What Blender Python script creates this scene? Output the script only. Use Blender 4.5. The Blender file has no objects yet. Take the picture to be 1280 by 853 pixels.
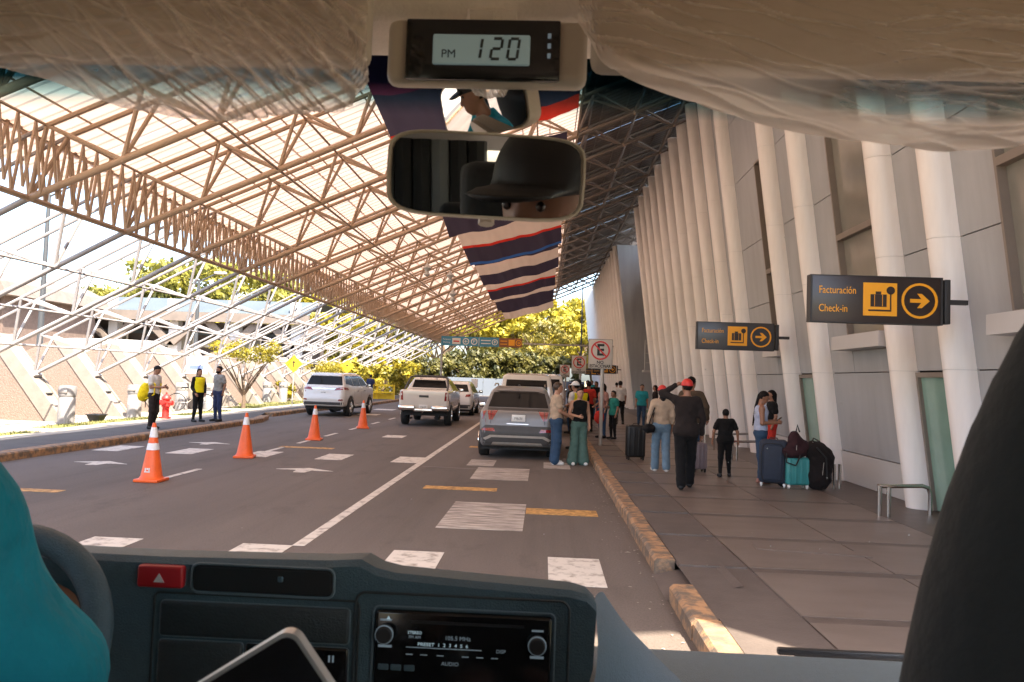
import bpy, bmesh, math, random
import numpy as np
from mathutils import Vector, Matrix
from mathutils.bvhtree import BVHTree

# ---------------------------------------------------------------- camera, world, sun, exposure
S = bpy.context.scene
COL = S.collection
PI = math.pi
cam_data = bpy.data.cameras.new("camera")
cam_data.sensor_width = 36.0
cam_data.lens = 26.72
cam_data.clip_start = 0.02
cam_data.clip_end = 2000.0
cam = bpy.data.objects.new("camera", cam_data)
COL.objects.link(cam)
EYE = 1.85
cam.matrix_world = Matrix(((0.9985086745, -0.0327489201, 0.0436799165, 0.0),
                           (0.0420155956, -0.0498935198, -0.9978703956, 0.0),
                           (0.0348585227, 0.9982174838, -0.0484431469, EYE),
                           (0.0, 0.0, 0.0, 1.0)))
cam_data.dof.use_dof = True
cam_data.dof.focus_distance = 16.0
cam_data.dof.aperture_fstop = 20.0
S.camera = cam

SUN_DIR = Vector((0.43, -0.55, 1.0)).normalized()      # towards the sun
world = bpy.data.worlds.new("World")
S.world = world
world.use_nodes = True
wn, wl = world.node_tree.nodes, world.node_tree.links
wn.clear()
w_out = wn.new("ShaderNodeOutputWorld")
w_bg = wn.new("ShaderNodeBackground")
w_sky = wn.new("ShaderNodeTexSky")
w_sky.sky_type = 'NISHITA'
w_sky.sun_disc = False
w_sky.sun_elevation = math.asin(SUN_DIR.z)
w_sky.sun_rotation = math.atan2(SUN_DIR.x, SUN_DIR.y)
w_sky.dust_density = 3.0
w_sky.air_density = 1.0
w_bg.inputs["Strength"].default_value = 0.12
wl.new(w_sky.outputs[0], w_bg.inputs["Color"])
wl.new(w_bg.outputs[0], w_out.inputs["Surface"])

sun_data = bpy.data.lights.new("sun", 'SUN')
sun_data.energy = 4.0
sun_data.angle = math.radians(0.5)
sun_data.color = (1.0, 0.89, 0.74)
sun = bpy.data.objects.new("sun", sun_data)
sun.rotation_euler = SUN_DIR.to_track_quat('Z', 'Y').to_euler()
sun.location = (10, -20, 40)
COL.objects.link(sun)

S.view_settings.view_transform = 'Standard'
S.view_settings.look = 'None'
S.view_settings.gamma = 1.0
S.view_settings.exposure = 2.7
S.render.engine = 'CYCLES'
S.cycles.use_denoising = True
S.cycles.max_bounces = 7
S.cycles.diffuse_bounces = 5
S.cycles.glossy_bounces = 4
S.cycles.transmission_bounces = 6
S.cycles.transparent_max_bounces = 16
S.cycles.caustics_reflective = False
S.cycles.caustics_refractive = False
S.cycles.sample_clamp_indirect = 6.0

# ---------------------------------------------------------------- materials
def srgb(h):
    c = [int(h[i:i+2], 16) / 255.0 for i in (0, 2, 4)]
    return tuple(x / 12.92 if x <= 0.04045 else ((x + 0.055) / 1.055) ** 2.4 for x in c)

def mk(name, color, rough=0.6, metal=0.0, var=0.12, scale=6.0, bump=0.0, bscale=60.0, color2=None, stretch=None,
       coat=0.0, emit=None, estr=0.0, spec=0.5, thresh=None, sheen=0.0):
    m = bpy.data.materials.new(name)
    m.use_nodes = True
    n, l = m.node_tree.nodes, m.node_tree.links
    p = n["Principled BSDF"]
    p.inputs["Roughness"].default_value = rough
    p.inputs["Metallic"].default_value = metal
    p.inputs["Specular IOR Level"].default_value = spec
    if coat:
        p.inputs["Coat Weight"].default_value = coat
    if sheen:
        p.inputs["Sheen Weight"].default_value = sheen
    c = tuple(color) + (1.0,)
    tc = n.new("ShaderNodeTexCoord")
    mp = n.new("ShaderNodeMapping")
    if stretch:
        mp.inputs["Scale"].default_value = stretch
    l.new(tc.outputs["Object"], mp.inputs["Vector"])
    if var or color2:
        nz = n.new("ShaderNodeTexNoise")
        nz.inputs["Scale"].default_value = scale
        nz.inputs["Detail"].default_value = 5.0
        nz.inputs["Roughness"].default_value = 0.6
        l.new(mp.outputs[0], nz.inputs["Vector"])
        rp = n.new("ShaderNodeValToRGB")
        a, b = (thresh if thresh else (0.3, 0.7))
        rp.color_ramp.elements[0].position = a
        rp.color_ramp.elements[1].position = b
        rp.color_ramp.elements[0].color = tuple(x * (1 - var) for x in color) + (1,)
        rp.color_ramp.elements[1].color = (tuple(color2) + (1,)) if color2 else tuple(min(1, x * (1 + var)) for x in color) + (1,)
        l.new(nz.outputs["Fac"], rp.inputs["Fac"])
        l.new(rp.outputs["Color"], p.inputs["Base Color"])
    else:
        p.inputs["Base Color"].default_value = c
    if bump:
        nb = n.new("ShaderNodeTexNoise")
        nb.inputs["Scale"].default_value = bscale
        nb.inputs["Detail"].default_value = 4.0
        l.new(mp.outputs[0], nb.inputs["Vector"])
        bp = n.new("ShaderNodeBump")
        bp.inputs["Strength"].default_value = bump
        bp.inputs["Distance"].default_value = 0.02
        l.new(nb.outputs["Fac"], bp.inputs["Height"])
        l.new(bp.outputs["Normal"], p.inputs["Normal"])
    if emit is not None:
        p.inputs["Emission Color"].default_value = tuple(emit) + (1,)
        p.inputs["Emission Strength"].default_value = estr
    return m

def clear_glass(name, color=(0.97, 0.98, 0.98)):
    m = bpy.data.materials.new(name); m.use_nodes = True
    n, l = m.node_tree.nodes, m.node_tree.links
    n.clear()
    o = n.new("ShaderNodeOutputMaterial"); t = n.new("ShaderNodeBsdfTransparent")
    t.inputs[0].default_value = tuple(color) + (1,)
    l.new(t.outputs[0], o.inputs["Surface"])
    return m

def tinted_glass(name, tint, gloss=0.12, rough=0.02):
    """window glass seen from outside: part mirror, part dark see-through"""
    m = bpy.data.materials.new(name); m.use_nodes = True
    n, l = m.node_tree.nodes, m.node_tree.links
    n.clear()
    o = n.new("ShaderNodeOutputMaterial"); t = n.new("ShaderNodeBsdfTransparent")
    g = n.new("ShaderNodeBsdfGlossy"); x = n.new("ShaderNodeMixShader"); f = n.new("ShaderNodeLayerWeight")
    f.inputs["Blend"].default_value = 0.25
    mr = n.new("ShaderNodeMapRange"); mr.inputs["To Min"].default_value = gloss; mr.inputs["To Max"].default_value = 0.8
    l.new(f.outputs["Fresnel"], mr.inputs["Value"])
    t.inputs[0].default_value = tuple(tint) + (1,)
    g.inputs["Roughness"].default_value = rough
    l.new(mr.outputs[0], x.inputs[0]); l.new(t.outputs[0], x.inputs[1]); l.new(g.outputs[0], x.inputs[2])
    l.new(x.outputs[0], o.inputs["Surface"])
    return m

M = {}
M['asphalt'] = mk('asphalt', (0.125, 0.098, 0.082), 0.85, var=0.14, scale=0.35, bump=0.35, bscale=90, stretch=(1.6, 0.35, 1), color2=(0.155, 0.122, 0.103))
_am = M['asphalt']; _n, _l = _am.node_tree.nodes, _am.node_tree.links
_p = _n["Principled BSDF"]; _src = _p.inputs["Base Color"].links[0].from_socket
def _mul(noise_scale, lo, hi, dark, stretch, detail=8.0):
    global _src
    tc = _n.new("ShaderNodeTexCoord"); mp = _n.new("ShaderNodeMapping"); nz = _n.new("ShaderNodeTexNoise"); rp = _n.new("ShaderNodeValToRGB"); mx = _n.new("ShaderNodeMix")
    mp.inputs["Scale"].default_value = stretch; nz.inputs["Scale"].default_value = noise_scale; nz.inputs["Detail"].default_value = detail; nz.inputs["Roughness"].default_value = 0.7
    rp.color_ramp.elements[0].position = lo; rp.color_ramp.elements[1].position = hi
    rp.color_ramp.elements[0].color = (dark, dark, dark * 0.97, 1); rp.color_ramp.elements[1].color = (1, 1, 1, 1)
    mx.data_type = 'RGBA'; mx.blend_type = 'MULTIPLY'; mx.inputs[0].default_value = 1.0
    _l.new(tc.outputs["Object"], mp.inputs[0]); _l.new(mp.outputs[0], nz.inputs["Vector"]); _l.new(nz.outputs["Fac"], rp.inputs["Fac"])
    _l.new(_src, mx.inputs[6]); _l.new(rp.outputs["Color"], mx.inputs[7]); _src = mx.outputs[2]; _l.new(_src, _p.inputs["Base Color"])
_mul(1.1, 0.30, 0.44, 0.72, (1.0, 0.5, 1)); _mul(45, 0.30, 0.55, 0.70, (1, 1, 1), 3.0); _mul(0.8, 0.36, 0.50, 0.86, (2.2, 0.06, 1))
M['walk_asphalt'] = mk('walk_asphalt', (0.085, 0.075, 0.07), 0.9, var=0.15, scale=2, bump=0.3, bscale=70)
M['road_paint'] = mk('road_paint', (0.40, 0.34, 0.28), 0.7, var=0.3, scale=7.0, color2=(0.62, 0.56, 0.49), thresh=(0.33, 0.5), bump=0.15, bscale=50)
M['worn_paint'] = mk('worn_paint', (0.19, 0.155, 0.135), 0.8, var=0.25, scale=4.0, stretch=(0.5, 7.0, 1), color2=(0.52, 0.45, 0.39), thresh=(0.42, 0.56))
M['yellow_paint'] = mk('yellow_paint', (0.36, 0.19, 0.06), 0.75, var=0.35, scale=10, color2=(0.62, 0.34, 0.10), thresh=(0.35, 0.6))
M['kerb_paint'] = mk('kerb_paint', (0.24, 0.175, 0.125), 0.8, var=0.4, scale=7.5, color2=(0.39, 0.215, 0.105), thresh=(0.42, 0.60), bump=0.6, bscale=22)
M['slab'] = mk('slab', (0.150, 0.114, 0.094), 0.42, var=0.12, scale=1.2, color2=(0.178, 0.140, 0.120), bump=0.08, bscale=40, stretch=(1.0, 2.5, 1))
M['slab_dark'] = mk('slab_dark', (0.095, 0.072, 0.061), 0.45, var=0.2, scale=5, bump=0.15, bscale=40)
M['slab_mid'] = mk('slab_mid', (0.105, 0.083, 0.072), 0.6, var=0.15, scale=3, bump=0.2, bscale=50)
M['plaza'] = mk('plaza', (0.31, 0.27, 0.22), 0.8, var=0.12, scale=1.5, bump=0.15, bscale=30)
M['grass'] = mk('grass', (0.12, 0.14, 0.02), 0.9, var=0.3, scale=1.5, color2=(0.24, 0.22, 0.09))
M['ground'] = mk('ground', (0.20, 0.19, 0.10), 0.95, var=0.25, scale=0.3)
M['pebble'] = mk('pebble', (0.165, 0.115, 0.090), 0.9, var=0.2, scale=55, color2=(0.225, 0.168, 0.138), thresh=(0.4, 0.6), bump=0.9, bscale=24)
M['concrete'] = mk('concrete', (0.20, 0.17, 0.145), 0.8, var=0.12, scale=4, bump=0.2, bscale=25)
M['truss_bounce_tan'] = mk('truss_bounce_tan', (0.40, 0.285, 0.200), 0.42, var=0.12, scale=3)  # same paint as the pale struts; warm bounce light put into the colour
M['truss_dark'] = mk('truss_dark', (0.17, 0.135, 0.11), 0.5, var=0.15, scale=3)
M['truss_white'] = mk('truss_white', (0.27, 0.25, 0.25), 0.4, var=0.12, scale=3)
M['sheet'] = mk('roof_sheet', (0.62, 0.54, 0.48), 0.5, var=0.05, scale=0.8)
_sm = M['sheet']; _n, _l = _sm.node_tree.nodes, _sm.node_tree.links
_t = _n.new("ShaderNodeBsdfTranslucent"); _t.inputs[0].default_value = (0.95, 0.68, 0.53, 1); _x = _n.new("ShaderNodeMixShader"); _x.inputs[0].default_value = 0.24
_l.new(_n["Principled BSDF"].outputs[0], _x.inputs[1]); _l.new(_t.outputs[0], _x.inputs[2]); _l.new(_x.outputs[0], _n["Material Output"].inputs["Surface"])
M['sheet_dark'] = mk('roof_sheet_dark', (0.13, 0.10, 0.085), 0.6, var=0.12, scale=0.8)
M['rib'] = mk('rib', (0.76, 0.715, 0.685), 0.38, var=0.07, scale=4.0, stretch=(1, 1, 0.12), color2=(0.84, 0.79, 0.76))
M['wall'] = mk('wall', (0.34, 0.35, 0.37), 0.45, var=0.10, scale=3.0, stretch=(1, 1, 0.15))
M['wall_pale'] = mk('wall_pale', (0.50, 0.49, 0.49), 0.5, var=0.05, scale=0.7)
M['dark'] = mk('dark', (0.03, 0.028, 0.028), 0.6, var=0)
M['metal_frame'] = mk('metal_frame', (0.20, 0.165, 0.14), 0.4, metal=0.0, var=0.05)
M['glass_green'] = mk('glass_green', (0.23, 0.222, 0.195), 0.12, var=0.15, scale=0.9)
M['glass_car'] = tinted_glass('glass_car', (0.18, 0.19, 0.19), 0.09)
M['steel'] = mk('steel', (0.62, 0.58, 0.54), 0.22, metal=1.0, var=0.05)
M['chrome'] = mk('chrome', (0.75, 0.74, 0.72), 0.12, metal=1.0, var=0)
M['galv'] = mk('galv', (0.42, 0.38, 0.34), 0.45, metal=0.3, var=0.12, scale=8)
M['black_plastic'] = mk('black_plastic', (0.022, 0.022, 0.024), 0.45, var=0.1, scale=40)
M['rubber'] = mk('rubber', (0.018, 0.018, 0.018), 0.8, var=0.1)
M['skin'] = mk('skin', (0.27, 0.125, 0.072), 0.5, var=0.08, scale=12)
M['hair'] = mk('hair', (0.007, 0.005, 0.005), 0.65, var=0.3, scale=40, spec=0.2, bump=0.6, bscale=90)
M['hair_brown'] = mk('hair_brown', (0.05, 0.028, 0.016), 0.5, var=0.3, scale=40)
M['white'] = mk('white', (0.72, 0.70, 0.67), 0.5, var=0.04)
M['red'] = mk('red', (0.55, 0.025, 0.02), 0.45, var=0.08)
M['black'] = mk('black', (0.006, 0.006, 0.007), 0.6, var=0.1)
M['cone'] = mk('cone', (0.80, 0.115, 0.018), 0.45, var=0.10, scale=7)
M['reflective'] = mk('reflective', (0.72, 0.70, 0.70), 0.35, var=0.06, scale=15)

def cloth(name, c, **k):
    if name not in M:
        k.setdefault('var', 0.16); k.setdefault('scale', 9.0); k.setdefault('bump', 0.5); k.setdefault('bscale', 14)
        M[name] = mk(name, c, 0.9, sheen=0.03, spec=0.25, **k)
    return M[name]

# ---------------------------------------------------------------- mesh helpers
class MB:
    """collects simple solids, then links them as ONE mesh object"""
    def __init__(self):
        self.v = []; self.f = []; self.mi = []; self.sm = []
    def add(self, vs, fs, mi=0, smooth=False):
        o = len(self.v)
        self.v.extend([tuple(p) for p in vs])
        for q in fs:
            self.f.append(tuple(i + o for i in q)); self.mi.append(mi); self.sm.append(smooth)
        return self
    def box(self, x0, x1, y0, y1, z0, z1, mi=0):
        vs = [(x, y, z) for x in (x0, x1) for y in (y0, y1) for z in (z0, z1)]
        return self.add(vs, [(0, 1, 3, 2), (4, 6, 7, 5), (0, 4, 5, 1), (2, 3, 7, 6), (0, 2, 6, 4), (1, 5, 7, 3)], mi)
    def rbox(self, cx, cy, cz, sx, sy, sz, r=0.01, mi=0, seg=2, rot=None, smooth=True):
        """rounded box (full sizes)"""
        bm = bmesh.new()
        bmesh.ops.create_cube(bm, size=1.0)
        for v in bm.verts: v.co = Vector((v.co.x * sx, v.co.y * sy, v.co.z * sz))
        r = min(r, 0.49 * min(sx, sy, sz))
        bmesh.ops.bevel(bm, geom=bm.edges[:], offset=r, segments=seg, profile=0.5, affect='EDGES')
        if rot is not None: bmesh.ops.rotate(bm, verts=bm.verts, cent=(0, 0, 0), matrix=rot.to_3x3())
        bmesh.ops.translate(bm, verts=bm.verts, vec=(cx, cy, cz))
        self.from_bm(bm, mi, smooth)
        bm.free()
        return self
    def from_bm(self, bm, mi=0, smooth=False):
        bm.verts.index_update()
        return self.add([v.co[:] for v in bm.verts], [[v.index for v in f.verts] for f in bm.faces], mi, smooth)
    def tube(self, pts, r, n=8, mi=0, caps=True, smooth=True):
        pts = [Vector(p) for p in pts]
        rs = r if hasattr(r, '__len__') else [r] * len(pts)
        vs, fs = [], []
        t0 = (pts[1] - pts[0]).normalized()
        u = t0.orthogonal().normalized()
        for i, p in enumerate(pts):
            a = pts[max(i - 1, 0)]; b = pts[min(i + 1, len(pts) - 1)]
            t = (b - a).normalized()
            u = (u - t * u.dot(t))
            u = u.normalized() if u.length > 1e-6 else t.orthogonal().normalized()
            w = t.cross(u)
            for k in range(n):
                an = 2 * PI * k / n
                vs.append(p + (u * math.cos(an) + w * math.sin(an)) * rs[i])
        for i in range(len(pts) - 1):
            for k in range(n):
                a = i * n + k; b = i * n + (k + 1) % n
                fs.append((a, b, b + n, a + n))
        if caps:
            fs.append(tuple(range(n))[::-1]); fs.append(tuple(range((len(pts) - 1) * n, len(pts) * n)))
        return self.add(vs, fs, mi, smooth)
    def lathe(self, prof, cx=0, cy=0, cz=0, n=24, mi=0, smooth=True, axis='z'):
        """prof: (r, h) pairs"""
        vs, fs = [], []
        for r, h in prof:
            for k in range(n):
                a = 2 * PI * k / n
                if axis == 'z': vs.append((cx + r * math.cos(a), cy + r * math.sin(a), cz + h))
                elif axis == 'y': vs.append((cx + r * math.cos(a), cy + h, cz + r * math.sin(a)))
                else: vs.append((cx + h, cy + r * math.cos(a), cz + r * math.sin(a)))
        for i in range(len(prof) - 1):
            for k in range(n):
                a = i * n + k; b = i * n + (k + 1) % n
                fs.append((a, b, b + n, a + n))
        closed = prof[0] == prof[-1]
        if prof[0][0] > 1e-5 and not closed: fs.append(tuple(range(n))[::-1])
        if prof[-1][0] > 1e-5 and not closed: fs.append(tuple(range((len(prof) - 1) * n, len(prof) * n)))
        return self.add(vs, fs, mi, smooth)
    def prism(self, poly, a0, a1, plane='xz', mi=0):
        """closed polygon in a plane, extruded from a0 to a1 along the remaining axis"""
        n = len(poly)
        def P(p, a):
            return (p[0], a, p[1]) if plane == 'xz' else ((a, p[0], p[1]) if plane == 'yz' else (p[0], p[1], a))
        vs = [P(p, a0) for p in poly] + [P(p, a1) for p in poly]
        fs = [tuple(range(n)), tuple(range(n, 2 * n))[::-1]] + [(i, i + n, (i + 1) % n + n, (i + 1) % n) for i in range(n)]
        return self.add(vs, fs, mi)
    def ring(self, poly, inset, a0, a1, plane='xz', mi=0):
        """frame: polygon outline and the same shrunk to its centre by inset metres (convex shapes)"""
        c = (sum(p[0] for p in poly) / len(poly), sum(p[1] for p in poly) / len(poly))
        inn = []
        for p in poly:
            d = math.hypot(p[0] - c[0], p[1] - c[1]); k = (d - inset) / d
            inn.append((c[0] + (p[0] - c[0]) * k, c[1] + (p[1] - c[1]) * k))
        n = len(poly)
        def P(p, a):
            return (p[0], a, p[1]) if plane == 'xz' else ((a, p[0], p[1]) if plane == 'yz' else (p[0], p[1], a))
        vs = [P(p, a0) for p in poly] + [P(p, a0) for p in inn] + [P(p, a1) for p in poly] + [P(p, a1) for p in inn]
        fs = []
        for i in range(n):
            j = (i + 1) % n
            fs += [(i, j, n + j, n + i), (2 * n + i, 3 * n + i, 3 * n + j, 2 * n + j), (i, 2 * n + i, 2 * n + j, j), (n + i, n + j, 3 * n + j, 3 * n + i)]
        return self.add(vs, fs, mi)
    def mesh(self, name, mats):
        me = bpy.data.meshes.new(name)
        me.from_pydata(self.v, [], self.f)
        for m in (mats if isinstance(mats, (list, tuple)) else [mats]): me.materials.append(m)
        me.polygons.foreach_set('material_index', self.mi)
        me.polygons.foreach_set('use_smooth', self.sm)
        bm = bmesh.new(); bm.from_mesh(me)
        bmesh.ops.recalc_face_normals(bm, faces=bm.faces)
        bm.to_mesh(me); bm.free()
        if any(self.sm): me.set_sharp_from_angle(angle=math.radians(42))
        me.update()
        return me
    def build(self, name, mats, parent=None, **props):
        return link(name, self.mesh(name, mats), parent, **props)

def link(name, data, parent=None, loc=None, rz=None, **props):
    o = bpy.data.objects.new(name, data)
    COL.objects.link(o)
    if parent is not None: o.parent = parent
    if loc is not None: o.location = loc
    if rz is not None: o.rotation_euler = (0, 0, rz)
    for k, v in props.items():
        if v is not None: o[k] = v
    return o

def thing(name, label, cat, loc=(0, 0, 0), rz=0.0, group=None):
    o = link(name, None, None, loc, rz, label=label, category=cat, group=group)
    o.empty_display_size = 0.2
    return o

def copy_thing(src, loc, rz=None, label=None, group=None):
    def cp(o, par):
        c = o.copy(); COL.objects.link(c)
        if par is not None: c.parent = par
        for ch in list(o.children): cp(ch, c)
        return c
    c = cp(src, None)
    c.location = loc
    if rz is not None: c.rotation_euler = (0, 0, rz)
    if label: c['label'] = label
    if group: c['group'] = group
    return c

def text_mesh(body, size, mat, extrude=0.0015, align='CENTER', bold=0.0):
    cu = bpy.data.curves.new('lettering', 'FONT')
    cu.body = body; cu.size = size; cu.extrude = extrude; cu.align_x = align; cu.align_y = 'CENTER'; cu.resolution_u = 3
    cu.offset = bold
    o = bpy.data.objects.new('lettering', cu); COL.objects.link(o)
    bpy.context.view_layer.update()
    me = bpy.data.meshes.new_from_object(o.evaluated_get(bpy.context.evaluated_depsgraph_get()))
    bpy.data.objects.remove(o); bpy.data.curves.remove(cu)
    me.materials.clear(); me.materials.append(mat)
    return me

def text(body, size, mat, parent, x, y, z, align='CENTER', bold=0.0, name='lettering', kx=1.0):
    """lettering upright in the XZ plane, read from -Y"""
    me = text_mesh(body, size, mat, align=align, bold=bold)
    o = link(name, me, parent)
    o.rotation_euler = (PI / 2, 0, 0); o.location = (x, y, z); o.scale = (kx, 1, 1)
    return o

# ---------------------------------------------------------------- distance-field modelling (bodies, clothes, car shells)
def surfnet(F, lo, h):
    """naive surface nets on a grid of signed distances"""
    nx, ny, nz = F.shape
    ins = F < 0
    cs = (nx - 1, ny - 1, nz - 1)
    acc = np.zeros(cs + (3,)); cnt = np.zeros(cs)
    gi = np.indices(cs).astype(float)
    def corner(a, i, j, k): return a[i:nx - 1 + i, j:ny - 1 + j, k:nz - 1 + k]
    for ax in range(3):
        o1 = [a for a in range(3) if a != ax]
        for u in (0, 1):
            for w in (0, 1):
                c0 = [0, 0, 0]; c0[o1[0]] = u; c0[o1[1]] = w
                c1 = list(c0); c1[ax] = 1
                f0 = corner(F, *c0); f1 = corner(F, *c1)
                cr = (f0 < 0) != (f1 < 0)
                t = np.where(cr, f0 / np.where(cr, f0 - f1, 1.0), 0.0)
                for a in range(3):
                    val = (c0[a] + t) if a == ax else c0[a]
                    acc[..., a] += np.where(cr, val, 0.0)
                cnt += cr
    act = cnt > 0
    idx = -np.ones(cs, dtype=int); idx[act] = np.arange(act.sum())
    P = np.stack([(gi[a][act] + acc[..., a][act] / cnt[act]) * h + lo[a] for a in range(3)], 1)
    quads = []
    for ax in range(3):
        o1 = [(ax + 1) % 3, (ax + 2) % 3]
        s0 = [slice(None)] * 3; s1 = [slice(None)] * 3
        s0[ax] = slice(0, -1); s1[ax] = slice(1, None)
        for o in o1:
            s0[o] = slice(1, -1); s1[o] = slice(1, -1)
        a, b = ins[tuple(s0)], ins[tuple(s1)]
        for flip, mask in ((False, a & ~b), (True, ~a & b)):
            w = np.argwhere(mask)
            if len(w) == 0: continue
            for o in o1: w[:, o] += 1
            q = []
            for du, dv in ((-1, -1), (0, -1), (0, 0), (-1, 0)):
                e = w.copy(); e[:, o1[0]] += du; e[:, o1[1]] += dv
                q.append(idx[e[:, 0], e[:, 1], e[:, 2]])
            q = np.stack(q, 1)
            quads.append(q[:, ::-1] if flip else q)
    Q = np.concatenate(quads) if quads else np.zeros((0, 4), int)
    return P, Q[(Q >= 0).all(1)]

def field_mesh(fn, lo, hi, h, name='mesh', mat=None, relax=0):
    lo = np.array(lo, float); hi = np.array(hi, float)
    n = np.ceil((hi - lo) / h).astype(int) + 1
    ax = [lo[a] + np.arange(n[a]) * h for a in range(3)]
    X, Y, Z = np.meshgrid(*ax, indexing='ij')
    F = fn(np.stack([X, Y, Z], -1).astype(np.float32))
    F[0], F[-1] = 1, 1; F[:, 0], F[:, -1] = 1, 1; F[:, :, 0], F[:, :, -1] = 1, 1
    P, Q = surfnet(F, lo, h)
    me = bpy.data.meshes.new(name)
    me.vertices.add(len(P)); me.vertices.foreach_set('co', P.ravel())
    me.loops.add(len(Q) * 4); me.loops.foreach_set('vertex_index', Q.ravel())
    me.polygons.add(len(Q)); me.polygons.foreach_set('loop_start', np.arange(len(Q)) * 4)
    me.polygons.foreach_set('loop_total', np.full(len(Q), 4))
    me.polygons.foreach_set('use_smooth', np.ones(len(Q), bool))
    if mat: me.materials.append(mat)
    me.update(calc_edges=True); me.validate()
    return me

def rcone(P, a, b, ra, rb):
    a = np.array(a, float); b = np.array(b, float); ab = b - a
    t = np.clip(((P - a) @ ab) / max(ab @ ab, 1e-9), 0, 1)
    return np.linalg.norm(P - (a + t[..., None] * ab), axis=-1) - (ra + (rb - ra) * t)

def ellip(P, c, r):
    q = (P - np.array(c)) / np.array(r)
    k = np.linalg.norm(q, axis=-1)
    return (k - 1) * min(r) * (0.6 + 0.4 * k / (k + 0.3))

def smin(a, b, k=0.03):
    h = np.clip(0.5 + 0.5 * (b - a) / k, 0, 1)
    return b + (a - b) * h - k * h * (1 - h)

def smax(a, b, k=0.03): return -smin(-a, -b, k)

def poly_sdf(u, v, poly):
    """signed distance to a closed 2-D polygon, negative inside"""
    d = np.full(u.shape, 1e9); s = np.ones(u.shape)
    n = len(poly)
    for i in range(n):
        ax_, ay = poly[i]; bx, by = poly[i - 1]
        ex, ey = bx - ax_, by - ay
        wx, wy = u - ax_, v - ay
        t = np.clip((wx * ex + wy * ey) / (ex * ex + ey * ey + 1e-12), 0, 1)
        d = np.minimum(d, (wx - ex * t) ** 2 + (wy - ey * t) ** 2)
        c1 = v >= ay; c2 = v < by; c3 = ex * wy > ey * wx
        fl = (c1 & c2 & c3) | (~c1 & ~c2 & ~c3)
        s = np.where(fl, -s, s)
    return s * np.sqrt(d)
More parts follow.
